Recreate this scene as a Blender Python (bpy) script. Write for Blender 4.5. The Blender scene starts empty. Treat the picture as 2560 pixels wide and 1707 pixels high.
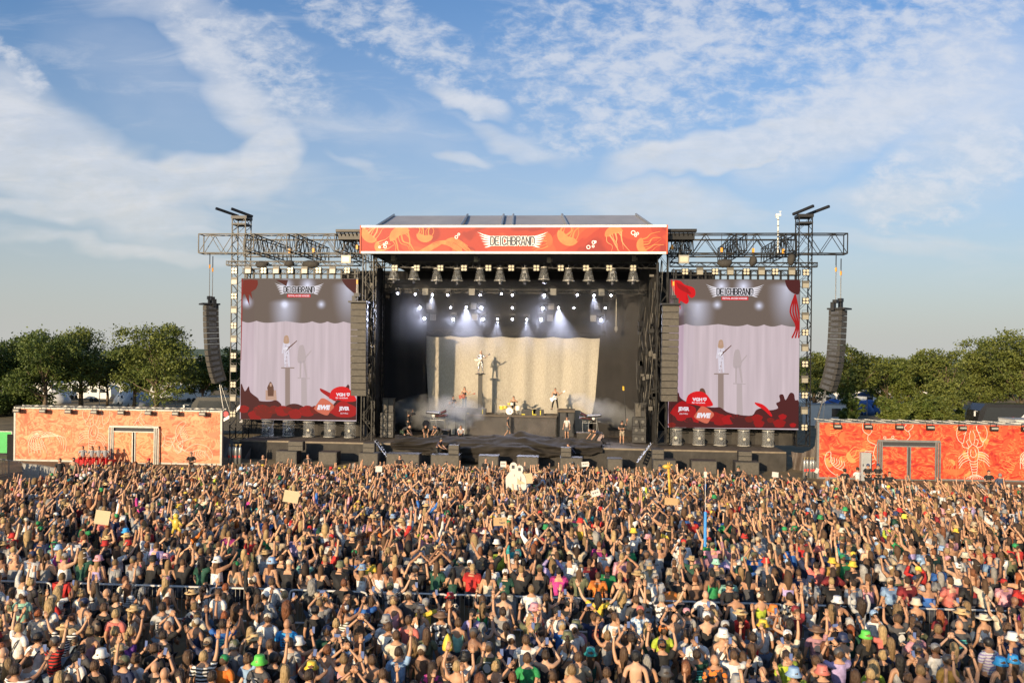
import bpy, math, random
import numpy as np
from mathutils import Vector, Matrix, noise as mnoise
R = math.radians
rnd = random.Random(7)
sc = bpy.context.scene
col = sc.collection

# ------------------------------------------------------------------ camera
CAM = Vector((0.0, 0.0, 8.25)); YAW = R(4.9); ROLL = R(0.7); FPX = 2000.0; HOR = 885.0
cd = bpy.data.cameras.new('camera'); cam = bpy.data.objects.new('camera', cd); col.objects.link(cam)
cam.location = CAM; cam.rotation_euler = (Matrix.Rotation(YAW, 3, 'Z') @ Matrix.Rotation(R(90), 3, 'X') @ Matrix.Rotation(ROLL, 3, 'Z')).to_euler()
cd.sensor_width = 36; cd.lens = 36 * FPX / 2560; cd.shift_y = (HOR - 853.5) / 2560
cd.clip_end = 5000; sc.camera = cam
FW = Vector((-math.sin(YAW), math.cos(YAW), 0)); RT = Vector((math.cos(YAW), math.sin(YAW), 0)); UP = Vector((0, 0, 1))
def ray(x, y):
    a, b = x - 1280, HOR - y; c, s_ = math.cos(ROLL), math.sin(ROLL)
    return FW + RT * ((a * c - b * s_) / FPX) + UP * ((a * s_ + b * c) / FPX)
def PX(p):
    d = Vector(p) - CAM; f = d.dot(FW); a, b = d.dot(RT) / f * FPX, d.z / f * FPX; c, s_ = math.cos(ROLL), math.sin(ROLL)
    return 1280 + a * c + b * s_, HOR - (b * c - a * s_), f
def W(x, y, d): return CAM + ray(x, y) * d                     # point at depth d
def S(x, y, Y): r = ray(x, y); return CAM + r * (Y / r.y)       # point on the stage-parallel plane Y
def G(x, y, z): r = ray(x, y); return CAM + r * ((z - CAM.z) / r.z)   # point at height z

# ------------------------------------------------------------------ light and sky
SUN_AZ, SUN_EL = R(24), R(12.5)       # light comes from behind the camera, from the left
to_sun = Vector((-math.sin(SUN_AZ) * math.cos(SUN_EL), -math.cos(SUN_AZ) * math.cos(SUN_EL), math.sin(SUN_EL)))
ld = bpy.data.lights.new('sun', 'SUN'); lo = bpy.data.objects.new('sun', ld); col.objects.link(lo)
ld.energy = 5.0; ld.angle = R(0.6); ld.color = (1.0, 0.77, 0.50)
lo.rotation_euler = to_sun.to_track_quat('Z', 'Y').to_euler(); lo.location = (0, 0, 60)
vs = sc.view_settings; vs.view_transform = 'Standard'; vs.look = 'None'; vs.exposure = 0.35; vs.gamma = 1
wd = bpy.data.worlds.new('World'); sc.world = wd; wd.use_nodes = True
def build_world():
    nt = wd.node_tree; N = nt.nodes; L = nt.links; N.clear()
    out = N.new('ShaderNodeOutputWorld'); bg = N.new('ShaderNodeBackground'); L.new(bg.outputs[0], out.inputs[0])
    sky = N.new('ShaderNodeTexSky'); sky.sky_type = 'NISHITA'; sky.sun_disc = False
    sky.sun_elevation = SUN_EL; sky.sun_rotation = math.pi + SUN_AZ; sky.air_density = 1.0; sky.dust_density = 1.6; sky.ozone_density = 2.0
    def m(op, a, b=None, c=None):
        n = N.new('ShaderNodeMath'); n.operation = op
        for i, v in enumerate((a, b, c)):
            if v is None: continue
            if isinstance(v, (int, float)): n.inputs[i].default_value = v
            else: L.new(v, n.inputs[i])
        return n.outputs[0]
    tc = N.new('ShaderNodeTexCoord'); rot = N.new('ShaderNodeVectorRotate'); rot.rotation_type = 'Z_AXIS'
    L.new(tc.outputs['Generated'], rot.inputs['Vector']); rot.inputs['Angle'].default_value = -YAW
    sp = N.new('ShaderNodeSeparateXYZ'); L.new(rot.outputs[0], sp.inputs[0])
    X, Yd, Z = sp.outputs
    ym = m('MAXIMUM', Yd, 0.15)
    u = m('DIVIDE', X, ym); v = m('DIVIDE', Z, ym)          # tangents of bearing and height
    zz = m('ADD', m('MAXIMUM', Z, 0.0), 0.10)
    cb = N.new('ShaderNodeCombineXYZ'); L.new(m('DIVIDE', X, zz), cb.inputs[0]); L.new(m('DIVIDE', Yd, zz), cb.inputs[1])
    P = cb.outputs[0]
    def noise(vec, scale, detail, rough, stretch=None, ang=0, dist=0.0, seed=0.0):
        mp = N.new('ShaderNodeMapping'); L.new(vec, mp.inputs[0]); mp.inputs['Rotation'].default_value[2] = ang
        if stretch: mp.inputs['Scale'].default_value = (stretch[0], stretch[1], 1)
        mp.inputs['Location'].default_value = (seed, seed * 0.7, seed)
        n = N.new('ShaderNodeTexNoise'); n.inputs['Scale'].default_value = scale; n.inputs['Detail'].default_value = detail
        n.inputs['Roughness'].default_value = rough; n.inputs['Distortion'].default_value = dist
        L.new(mp.outputs[0], n.inputs['Vector']); return n.outputs[0]
    cuv = N.new('ShaderNodeCombineXYZ'); L.new(u, cuv.inputs[0]); L.new(v, cuv.inputs[1]); UV = cuv.outputs[0]
    def rng(x, a, b):
        n = N.new('ShaderNodeMapRange'); n.interpolation_type = 'SMOOTHSTEP'; L.new(x, n.inputs[0]); n.inputs[1].default_value = a; n.inputs[2].default_value = b; return n.outputs[0]
    # warp of the mask outlines
    wu = m('MULTIPLY', m('SUBTRACT', noise(UV, 5, 3, .6, (1, 1.6)), .5), .13); wv = m('MULTIPLY', m('SUBTRACT', noise(UV, 6, 3, .6, (1, 1.6), seed=5), .5), .09)
    uu = m('ADD', u, wu); vv = m('ADD', v, wv)
    def ell(px, py, rx, ry, deg, soft=1.0):
        cu, cv = (px - 1280) / FPX, (HOR - py) / FPX; a = R(-deg); ca, sa = math.cos(a), math.sin(a)
        du = m('SUBTRACT', uu, cu); dv = m('SUBTRACT', vv, cv)
        p = m('DIVIDE', m('ADD', m('MULTIPLY', du, ca), m('MULTIPLY', dv, sa)), rx / FPX)
        q = m('DIVIDE', m('SUBTRACT', m('MULTIPLY', dv, ca), m('MULTIPLY', du, sa)), ry / FPX)
        r2 = m('ADD', m('MULTIPLY', p, p), m('MULTIPLY', q, q))
        return m('MULTIPLY', m('MAXIMUM', m('SUBTRACT', 1.0, r2), 0.0), soft)
    def tot(lst):
        s = lst[0]
        for k in lst[1:]: s = m('MAXIMUM', s, k)
        return s
    # smooth veils (degrees: positive tilts down to the right)
    veil = tot([ell(120, 400, 520, 170, 26, 1.15), ell(430, 455, 420, 75, -2, 1.0), ell(660, 400, 125, 105, -50, 1.3),
                ell(560, 230, 330, 95, 48, .75), ell(310, 170, 360, 150, 35, .32), ell(900, 330, 420, 60, 12, .3), ell(420, 40, 330, 70, 10, .6), ell(1820, 365, 390, 62, -10, 1.45), ell(2140, 290, 420, 150, -24, .75), ell(2420, 250, 330, 330, -20, .7),
                ell(1650, 505, 330, 75, 8, .7), ell(260, 560, 620, 38, 5, .75), ell(330, 640, 480, 34, 6, .65), ell(2250, 480, 380, 60, -8, .55), ell(2250, 600, 300, 40, 4, .5),
                ell(1170, 265, 130, 32, 12, .9), ell(1150, 390, 110, 22, 4, .9), ell(1260, 345, 190, 28, 18, .6), ell(880, 420, 90, 22, 30, .45)])
    st = noise(P, 1.1, 6, .62, (1.0, 2.6), R(28), .6); st2 = noise(UV, 9, 5, .6, (1.0, 3.2), R(-14), .4, 3.0)
    veilm = m('MULTIPLY', rng(veil, .02, .85), m('ADD', .58, m('MULTIPLY', rng(st, .30, .70), .24)))
    veilm = m('ADD', veilm, m('MULTIPLY', m('MULTIPLY', rng(veil, .05, .9), rng(st2, .40, .70)), .30))
    # small lumpy clouds
    lump = tot([ell(1650, 120, 520, 230, -4, 1.3), ell(1500, 300, 260, 120, 0, .8), ell(2200, 150, 520, 230, -26, 1.15), ell(2400, 420, 330, 120, -22, .9), ell(620, 160, 300, 150, 30, .95),
                ell(980, 90, 330, 90, 28, 1.0), ell(1150, 250, 130, 50, 14, 1.0), ell(20, 190, 210, 46, 38, .8), ell(1330, 195, 60, 60, 0, .6), ell(2480, 700, 120, 40, 0, .0001)])
    ln = noise(UV, 34, 7, .62, (1.0, 1.75), R(12), .25, 1.7); ln2 = noise(UV, 7, 3, .5, (1, 1.6), R(20), 0, 9.0)
    lm = m('ADD', ln, m('ADD', m('MULTIPLY', lump, .17), m('MULTIPLY', m('SUBTRACT', ln2, .5), .30)))
    lumpm = m('MULTIPLY', m('MULTIPLY', rng(lm, .47, .86), rng(lump, .03, .45)), .84)
    wisp = m('MULTIPLY', rng(noise(UV, 5.5, 7, .62, (1, 4.5), R(-8), .7, 12), .47, .78), m('MULTIPLY', rng(v, .05, .16), .42))
    inv = m('MULTIPLY', m('SUBTRACT', 1.0, m('MINIMUM', veilm, 1.0)), m('MULTIPLY', m('SUBTRACT', 1.0, lumpm), m('SUBTRACT', 1.0, wisp)))
    cover = m('MULTIPLY', m('SUBTRACT', 1.0, inv), rng(v, .02, .13))
    low = m('MULTIPLY', cover, .80)
    cc = N.new('ShaderNodeMixRGB'); cc.inputs[1].default_value = SKYC['cloud_low']; cc.inputs[2].default_value = SKYC['cloud_hi']; L.new(rng(m('ADD', v, m('MULTIPLY', m('SUBTRACT', ln, .5), .5)), .05, .36), cc.inputs[0])
    # thicker air low on the horizon
    sk = N.new('ShaderNodeMixRGB'); sk.blend_type = 'MULTIPLY'; sk.inputs[0].default_value = 1.0; L.new(sky.outputs[0], sk.inputs[1]); sk.inputs[2].default_value = SKYC['gain']
    hz = N.new('ShaderNodeMixRGB'); L.new(sk.outputs[0], hz.inputs[1]); hz.inputs[2].default_value = SKYC['haze']
    L.new(m('MULTIPLY', m('POWER', m('SUBTRACT', 1.0, m('MINIMUM', m('MULTIPLY', m('MAXIMUM', v, 0.0), 2.15), 1.0)), 1.5), SKYC['hazek']), hz.inputs[0])
    mx = N.new('ShaderNodeMixRGB'); L.new(hz.outputs[0], mx.inputs[1]); L.new(cc.outputs[0], mx.inputs[2]); L.new(low, mx.inputs[0])
    L.new(mx.outputs[0], bg.inputs[0]); bg.inputs[1].default_value = SKYC['strength']
    wd.cycles.sampling_method = 'MANUAL'; wd.cycles.sample_map_resolution = 256
SKYC = dict(cloud_hi=(5.3, 5.4, 5.7, 1), cloud_low=(4.9, 4.9, 4.85, 1), gain=(0.80, 1.0, 1.24, 1), haze=(3.95, 3.95, 3.80, 1), hazek=.92, strength=0.114)
build_world()

# ------------------------------------------------------------------ materials
MATS = {}
def mat(name, c, rough=.6, metal=0, var=.0, vscale=3.0, emit=None, es=1.0, bump=0, bscale=20, alpha=None, trans=0, ior=1.45, spec=None, objcol=False, stretch=None):
    if name in MATS: return MATS[name]
    M = bpy.data.materials.new(name); M.use_nodes = True; nt = M.node_tree; N = nt.nodes; L = nt.links
    b = N['Principled BSDF']; b.inputs['Roughness'].default_value = rough; b.inputs['Metallic'].default_value = metal
    b.inputs['Base Color'].default_value = (*c, 1)
    if spec is not None: b.inputs['Specular IOR Level'].default_value = spec
    tc = N.new('ShaderNodeTexCoord'); src = tc.outputs['Object']
    if stretch:
        mp = N.new('ShaderNodeMapping'); mp.inputs['Scale'].default_value = stretch; L.new(src, mp.inputs[0]); src = mp.outputs[0]
    if var or objcol:
        n = N.new('ShaderNodeTexNoise'); n.inputs['Scale'].default_value = vscale; n.inputs['Detail'].default_value = 5; L.new(src, n.inputs['Vector'])
        mr = N.new('ShaderNodeMapRange'); L.new(n.outputs[0], mr.inputs[0]); mr.inputs[1].default_value = .25; mr.inputs[2].default_value = .75
        mr.inputs[3].default_value = 1 - var; mr.inputs[4].default_value = 1 + var
        mx = N.new('ShaderNodeVectorMath'); mx.operation = 'SCALE'; L.new(mr.outputs[0], mx.inputs['Scale'])
        if objcol:
            oi = N.new('ShaderNodeObjectInfo'); L.new(oi.outputs['Color'], mx.inputs[0])
        else: mx.inputs[0].default_value = c
        L.new(mx.outputs[0], b.inputs['Base Color'])
    if bump:
        n2 = N.new('ShaderNodeTexNoise'); n2.inputs['Scale'].default_value = bscale; n2.inputs['Detail'].default_value = 4; L.new(src, n2.inputs['Vector'])
        bm = N.new('ShaderNodeBump'); bm.inputs['Strength'].default_value = bump; bm.inputs['Distance'].default_value = .05; L.new(n2.outputs[0], bm.inputs['Height']); L.new(bm.outputs[0], b.inputs['Normal'])
    if emit: b.inputs['Emission Color'].default_value = (*emit, 1); b.inputs['Emission Strength'].default_value = es
    if alpha is not None: b.inputs['Alpha'].default_value = alpha
    if trans: b.inputs['Transmission Weight'].default_value = trans; b.inputs['IOR'].default_value = ior
    MATS[name] = M; return M

# ------------------------------------------------------------------ mesh builder
class MB:
    def __init__(s): s.v = []; s.f = []; s.m = []
    def add(s, V, F, m=0):
        o = len(s.v); s.v.extend(V); s.f.extend(tuple(i + o for i in f) for f in F); s.m.extend([m] * len(F))
    def box(s, c, d, m=0, rot=None):
        x, y, z = d[0] / 2, d[1] / 2, d[2] / 2
        V = [Vector((a * x, b * y, e * z)) for a in (-1, 1) for b in (-1, 1) for e in (-1, 1)]
        if rot is not None: V = [rot @ p for p in V]
        s.add([tuple(p + Vector(c)) for p in V], [(0, 1, 3, 2), (4, 6, 7, 5), (0, 4, 5, 1), (2, 3, 7, 6), (0, 2, 6, 4), (1, 5, 7, 3)], m)
    def boxc(s, x0, x1, y0, y1, z0, z1, m=0): s.box(((x0 + x1) / 2, (y0 + y1) / 2, (z0 + z1) / 2), (x1 - x0, y1 - y0, z1 - z0), m)
    def bar(s, a, b, r, m=0, n=4, r2=None):
        a = Vector(a); b = Vector(b); d = b - a
        if d.length < 1e-6: return
        q = d.to_track_quat('Z', 'Y').to_matrix(); r2 = r if r2 is None else r2; V = []
        for P, rr in ((a, r), (b, r2)):
            for k in range(n):
                t = 2 * math.pi * (k + .5) / n; V.append(tuple(P + q @ Vector((math.cos(t) * rr, math.sin(t) * rr, 0))))
        F = [(k, (k + 1) % n, n + (k + 1) % n, n + k) for k in range(n)] + [tuple(range(n - 1, -1, -1)), tuple(range(n, 2 * n))]
        s.add(V, F, m)
    def path(s, pts, r, m=0, n=4):
        for a, b in zip(pts[:-1], pts[1:]): s.bar(a, b, r, m, n)
    def lathe(s, prof, c=(0, 0, 0), n=16, m=0, rot=None, caps=True):
        V = []; c = Vector(c)
        for r, z in prof:
            for k in range(n):
                t = 2 * math.pi * k / n; p = Vector((r * math.cos(t), r * math.sin(t), z)); p = rot @ p if rot is not None else p; V.append(tuple(p + c))
        F = [(i * n + k, i * n + (k + 1) % n, (i + 1) * n + (k + 1) % n, (i + 1) * n + k) for i in range(len(prof) - 1) for k in range(n)]
        if caps: F += [tuple(range(n - 1, -1, -1)), tuple(range((len(prof) - 1) * n, len(prof) * n))]
        s.add(V, F, m)
    def ball(s, c, r, m=0, nu=10, nv=6):
        if isinstance(r, (int, float)): r = (r, r, r)
        V = []; 
        for j in range(nv + 1):
            ph = math.pi * j / nv
            for k in range(nu):
                t = 2 * math.pi * k / nu; V.append((c[0] + r[0] * math.sin(ph) * math.cos(t), c[1] + r[1] * math.sin(ph) * math.sin(t), c[2] + r[2] * math.cos(ph)))
        F = [(j * nu + k, (j + 1) * nu + k, (j + 1) * nu + (k + 1) % nu, j * nu + (k + 1) % nu) for j in range(nv) for k in range(nu)]
        s.add(V, F, m)
    def poly(s, pts, m=0, th=None):
        """flat outline; th = thickness vector"""
        n = len(pts); pts = [Vector(p) for p in pts]
        if th is None: s.add([tuple(p) for p in pts], [tuple(range(n))], m); return
        th = Vector(th); V = [tuple(p) for p in pts] + [tuple(p + th) for p in pts]
        s.add(V, [tuple(range(n)), tuple(range(2 * n - 1, n - 1, -1))] + [(k, n + k, n + (k + 1) % n, (k + 1) % n) for k in range(n)], m)
    def build(s, name, mats, parent=None, smooth=False, loc=None):
        me = bpy.data.meshes.new(name); me.from_pydata(s.v, [], s.f)
        if not isinstance(mats, (list, tuple)): mats = [mats]
        for x in mats: me.materials.append(x)
        me.polygons.foreach_set('material_index', s.m)
        if smooth: me.polygons.foreach_set('use_smooth', [True] * len(s.f))
        me.update(); o = bpy.data.objects.new(name, me); col.objects.link(o)
        if parent is not None: o.parent = parent
        if loc is not None: o.location = loc
        return o
def tag(o, label=None, cat=None, group=None, kind=None):
    if label: o['label'] = label
    if cat: o['category'] = cat
    if group: o['group'] = group
    if kind: o['kind'] = kind
    return o
def empty(name, loc=(0, 0, 0), rz=0):
    o = bpy.data.objects.new(name, None); o.empty_display_size = .2; o.location = loc; o.rotation_euler = (0, 0, rz); col.objects.link(o); return o
def ctree(o, loc=None, parent=None, rz=None):
    c = o.copy(); col.objects.link(c); c.parent = parent
    if loc is not None: c.location = loc
    if rz is not None: c.rotation_euler = (0, 0, rz)
    for ch in list(o.children): ctree(ch, None, c)
    return c
def truss(mb, A, B, w, h, bay, rc=.035, rl=.018, m=0, up=Vector((0, 0, 1)), side=True, vert=False):
    A = Vector(A); B = Vector(B); d = (B - A); n = max(1, round(d.length / bay)); t = d.normalized(); s = t.cross(up).normalized(); u = s.cross(t).normalized()
    off = [(s * a * w / 2 + u * b * h / 2) for a, b in ((-1, -1), (1, -1), (1, 1), (-1, 1))]
    for o in off: mb.bar(A + o, B + o, rc, m)
    for i in range(n):
        p0 = A + d * (i / n); p1 = A + d * ((i + 1) / n); pm = (p0 + p1) / 2
        for a, b in ((0, 3), (1, 2)):         # upright faces: W lacing
            mb.bar(p0 + off[a], pm + off[b], rl, m); mb.bar(pm + off[b], p1 + off[a], rl, m)
            if vert: mb.bar(p0 + off[a], p0 + off[b], rl, m)
        if side:
            for a, b in ((0, 1), (3, 2)):
                q, w_ = (p0, p1) if i % 2 else (p1, p0); mb.bar(q + off[a], w_ + off[b], rl * .8, m)
    for P in (A, B):
        for a, b in ((0, 1), (1, 2), (2, 3), (3, 0)): mb.bar(P + off[a], P + off[b], rc * .8, m)
def text_mb(mb, s, M, w, h, m=0, bold=.012, depth=0.0, italic=0):
    """letters as filled faces; M maps (x right, y up, 0) in metres from the centre"""
    cu = bpy.data.curves.new('t', 'FONT'); cu.body = s; cu.size = 1; cu.offset = bold; cu.align_x = 'LEFT'; cu.shear = italic; cu.resolution_u = 3
    ob = bpy.data.objects.new('t', cu); col.objects.link(ob); dg = bpy.context.evaluated_depsgraph_get(); me = ob.evaluated_get(dg).to_mesh()
    V = np.array([v.co[:] for v in me.vertices]) if len(me.vertices) else np.zeros((0, 3)); F = [tuple(p.vertices) for p in me.polygons]
    ob.evaluated_get(dg).to_mesh_clear(); bpy.data.objects.remove(ob); bpy.data.curves.remove(cu)
    lo, hi = V.min(0), V.max(0); V = (V - (lo + hi) / 2) / (hi - lo + 1e-9) * np.array([w, h, 0]); mb.add([tuple(M(x, y)) for x, y, _ in V], F, m)
GLY = {'D': ([(0, 0), (0, 2), (.7, 2), (1, 1.6), (1, .4), (.7, 0), (0, 0)],), 'E': ([(1, 0), (0, 0), (0, 2), (1, 2)], [(0, 1), (.8, 1)]), 'I': ([(.5, 0), (.5, 2)],), 'C': ([(1, .25), (.8, 0), (.2, 0), (0, .3), (0, 1.7), (.2, 2), (.8, 2), (1, 1.75)],),
       'H': ([(0, 0), (0, 2)], [(1, 0), (1, 2)], [(0, 1), (1, 1)]), 'B': ([(0, 0), (0, 2), (.7, 2), (.95, 1.7), (.95, 1.3), (.75, 1.05), (0, 1.05)], [(.75, 1.0), (1, .75), (1, .3), (.75, 0), (0, 0)]), 'R': ([(0, 0), (0, 2), (.75, 2), (1, 1.7), (1, 1.25), (.75, 1.0), (0, 1.0)], [(.5, 1), (1, 0)]), 'A': ([(0, 0), (.35, 2), (.65, 2), (1, 0)], [(.15, .6), (.85, .6)]), 'N': ([(0, 0), (0, 2)], [(0, 2), (1, 0)], [(1, 0), (1, 2)])}
_lay = [0]
def lay(p, st=.0003, n=50):
    """each drawn piece lies a hair proud of the one before"""
    return (p[0], p[1] - (_lay[0] % n) * st, p[2])
def block_text(mb, s, M, w, h, m, stroke):
    _lay[0] = 0
    n = sum(.55 if c == 'I' else 1 for c in s); x = -w / 2; cw = w / n
    for c in s:
        k = .55 if c == 'I' else 1; gw = cw * .72 * (k if c != 'I' else .4)
        for pl in GLY[c]:
            P = [Vector((x + (cw * k - gw) / 2 + a * gw, (b - 1) * h / 2)) for a, b in pl]
            for a, b in zip(P[:-1], P[1:]):
                d = (b - a).normalized(); q = Vector((-d.y, d.x)) * stroke / 2; e = d * stroke / 2; _lay[0] += 1; mb.add([lay(M(*k2), .0002) for k2 in (a - q - e, b - q + e, b + q + e, a + q - e)], [(0, 1, 2, 3)], m)
        x += cw * k
MK = mat('black_steel', (.022, .021, .02), .45, .6, .25, 2)
# ================================================================== setting: ground
def pmat_ground():
    M = mat('trampled_grass', (.16, .12, .06), .95, 0, .45, .6, bump=.5, bscale=3); return M
g = MB(); n = 40
XX = [(-400 + 800 * i / n) for i in range(n + 1)]; YY = [(-40 + (j / n) ** 2 * 1500) for j in range(n + 1)]
g.v = [(x, y, 0.0) for y in YY for x in XX]; g.f = [(j * (n + 1) + i, j * (n + 1) + i + 1, (j + 1) * (n + 1) + i + 1, (j + 1) * (n + 1) + i) for j in range(n) for i in range(n)]; g.m = [0] * len(g.f)
tag(g.build('ground', pmat_ground()), kind='structure')
hl = MB()
for k, (a, b, h, D) in enumerate([(-900, 900, 13, 900)]):
    pts = [(a + (b - a) * i / 60, D + 40 * math.sin(i * .4), 0) for i in range(61)]
    top = [(p[0], p[1], h * (.55 + .45 * mnoise.noise(Vector((i * .22, k, 0))))) for i, p in enumerate(pts)]
    back = [(p[0], p[1] + 250, 0) for p in pts]
    for i in range(60): hl.add([pts[i], pts[i + 1], top[i + 1], top[i], back[i], back[i + 1]], [(0, 1, 2, 3), (3, 2, 5, 4)])
tag(hl.build('hills', mat('far_woods', (.045, .07, .07), 1, 0, .3, .02)), kind='structure')

# ================================================================== materials of the stage
FAB = mat('black_stage_cloth', (.040, .036, .031), .85, 0, .35, 1.3, bump=.5, bscale=3.0)
FABD = mat('deep_black_cloth', (.009, .0085, .0085), .95, 0, .25, 1)
DECKM = mat('stage_ply', (.10, .078, .055), .75, 0, .35, 1.5)
MESHG = mat('speaker_grille', (.085, .075, .06), .65, 0, .25, 6, bump=.4, bscale=60)
CABM = mat('speaker_cabinet', (.030, .028, .027), .6, 0, .2, 4)
LAMPM = mat('lamp_reflector_glass', (.56, .50, .37), .25, 0, .05, 9)
PANM = mat('flood_panel_face', (.30, .275, .21), .35, 0, .12, 12, stretch=(1, 1, 6))
YEL = mat('yellow_hoist', (.75, .33, .03), .5)
SILV = mat('galvanised_steel', (.30, .295, .28), .5, .6, .2, 4)
CREAM = mat('white_trim', (.80, .78, .70), .5, 0, .08, 5)
CLEAR = mat('clear_plastic', (.42, .43, .43), .12, 0, alpha=.16, spec=.7)
RIM = mat('clear_plastic_rim', (.36, .34, .30), .3, 0, .1, 4)
ROOFM = mat('grey_roof_sheet', (.30, .30, .32), .55, 0, .12, .8, stretch=(1, .2, 1))
DARKM = mat('dark_metal', (.03, .03, .032), .5, .5, .2, 3)
CURT = mat('silver_gauze', (.37, .335, .27), .55, 0, .22, 16, bump=.7, bscale=40, stretch=(1, 1, .35))
ZD = 1.4; YF = 59.5
def RX(x0, x1, y0, y1, Y):
    ym, xm = (y0 + y1) / 2, (x0 + x1) / 2
    return S(x0, ym, Y).x, S(x1, ym, Y).x, S(xm, y1, Y).z, S(xm, y0, Y).z      # X0, X1, Z0, Z1

# ------------------------------------------------------------------ stage deck with skirt
st = empty('stage', (0, YF, 0)); tag(st, 'long black festival stage platform with cloth skirt running under both screens', 'stage')
DX0, DX1 = S(600, 1105, YF).x, S(1965, 1130, YF).x
def local(mb, name, mats, parent, smooth=False):
    o = mb.build(name, mats, None, smooth); o.parent = parent; o.matrix_parent_inverse = parent.matrix_basis.inverted() if False else Matrix.Translation(-parent.location); return o
d = MB(); d.boxc(DX0, DX1, YF, 82, ZD - .14, ZD)
nj = 26
for i in range(1, nj): d.boxc(DX0 + (DX1 - DX0) * i / nj - .012, DX0 + (DX1 - DX0) * i / nj + .012, YF + .02, 70, ZD, ZD + .006, 1)
d.boxc(DX0, DX1, YF - .05, YF, ZD - .10, ZD + .01, 2)
local(d, 'deck', [DECKM, FABD, mat('deck_edge', (.20, .16, .11), .6, 0, .3, 3)], st)
sk = MB(); n = 400; rows = 8
for j in range(rows + 1):
    for i in range(n + 1):
        x = DX0 + (DX1 - DX0) * i / n; z = (ZD - .12) * j / rows
        y = YF - .04 + .10 * (1 - j / rows) * mnoise.noise(Vector((x * 1.3, z * 1.2, 0))) + .03 * mnoise.noise(Vector((x * 5, z * 1.5 + x, 3))); sk.v.append((x, y - .06, z))
sk.f = [(j * (n + 1) + i, j * (n + 1) + i + 1, (j + 1) * (n + 1) + i + 1, (j + 1) * (n + 1) + i) for j in range(rows) for i in range(n)]; sk.m = [0] * len(sk.f)
local(sk, 'skirt', FAB, st, True)
for x in (DX0, DX1):
    e = MB(); e.poly([(x, YF, 0), (x, 70, 0), (x, 70, ZD - .14), (x, YF, ZD - .14)], 0, th=(.05, 0, 0)); local(e, 'side_skirt', FAB, st)

# ------------------------------------------------------------------ roof and proscenium
rf = empty('stage_roof', (0, 60, 16)); tag(rf, 'grey pitched roof sheet over the middle stage behind the red banner', 'roof')
bx0, bx1, bz0, bz1 = RX(905, 1665, 570, 630, 60)
RY = 76.0; rp0, rp1 = S(985, 541, RY), S(1590, 537, RY); rz = (rp0.z + rp1.z) / 2
m = MB(); fl, fr = S(930, 572, 60), S(1640, 570, 60)
F0 = (fl.x, 60.2, bz1 - .05); F1 = (fr.x, 60.2, bz1 - .05); B0 = (rp0.x, RY, rz); B1 = (rp1.x, RY, rz); H0 = (rp0.x, 88, bz1); H1 = (rp1.x, 88, bz1)
nn = 24
for (a, b, c, e) in ((F0, F1, B1, B0), (B0, B1, H1, H0)):
    A, Bv, Cv, E = map(Vector, (a, b, c, e)); grid = []
    for j in range(5):
        for i in range(nn + 1):
            p = A.lerp(Bv, i / nn).lerp(E.lerp(Cv, i / nn), j / 4); sag = .18 * math.sin(math.pi * (i % 6) / 6) * math.sin(math.pi * j / 4); p.z -= sag; grid.append(tuple(p))
    m.add(grid, [(j * (nn + 1) + i, j * (nn + 1) + i + 1, (j + 1) * (nn + 1) + i + 1, (j + 1) * (nn + 1) + i) for j in range(4) for i in range(nn)])
m.poly([F0, B0, H0], 0); m.poly([F1, B1, H1], 0)
local(m, 'roof_sheet', ROOFM, rf, True)
for f0, f1 in ((.0, .0), (.31, .385), (.46, .50), (.50, .545), (.70, .735), (1, 1)):
    b_ = MB(); b_.bar(Vector(F0).lerp(Vector(F1), f0) + Vector((0, 0, .05)), Vector(B0).lerp(Vector(B1), f0 if f0 in (0, 1) else f0) + Vector((0, 0, .1)), .11, 0, 6); local(b_, 'roof_rib', mat('roof_rib_metal', (.42, .40, .36), .4, .6, .2, 3), rf)
u_ = MB()
u_.boxc(bx0, bx1, 60.2, 80, bz0 + .1, bz0 + .25)          # dark soffit
local(u_, 'soffit', FABD, rf)
for x0, x1 in ((bx0 - 2.2, bx0 - .05), (bx1 + .05, bx1 + 2.3)):    # eave brackets at either side of the banner
    e = MB(); e.boxc(x0, x1, 60.4, 61.0, bz1 - .22, bz1 - .02); e.boxc(x0 + .1, x1 - .1, 60.8, 62.2, bz1 - .75, bz1 - .35)
    for k in range(7): e.bar((x0 + (x1 - x0) * k / 7, 60.6, bz1 - .2), (x0 + (x1 - x0) * (k + .8) / 7, 61.6, bz1 - 1.5), .04)
    local(e, 'eave_bracket', MK, rf)

# ------------------------------------------------------------------ artwork (drawn line figures and swirls)
def art_mat(name, stops, scale=.35, dist=2.2):
    M = bpy.data.materials.new(name); M.use_nodes = True; nt = M.node_tree; N = nt.nodes; L = nt.links; b = N['Principled BSDF']; b.inputs['Roughness'].default_value = .6
    tc = N.new('ShaderNodeTexCoord'); mp = N.new('ShaderNodeMapping'); mp.inputs['Scale'].default_value = (1, 1, 1.5); L.new(tc.outputs['Object'], mp.inputs[0])
    n = N.new('ShaderNodeTexNoise'); n.inputs['Scale'].default_value = scale; n.inputs['Detail'].default_value = 2.5; n.inputs['Distortion'].default_value = dist; L.new(mp.outputs[0], n.inputs['Vector'])
    cr = N.new('ShaderNodeValToRGB'); L.new(n.outputs[0], cr.inputs[0]); e = cr.color_ramp.elements
    while len(e) < len(stops): e.new(.5)
    for k, (p, c) in enumerate(stops): e[k].position = p; e[k].color = (*c, 1)
    L.new(cr.outputs[0], b.inputs['Base Color']); return M
c1, c2, c3, c4 = (.38, .022, .014), (.52, .046, .020), (.60, .085, .030), (.72, .20, .07)
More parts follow.
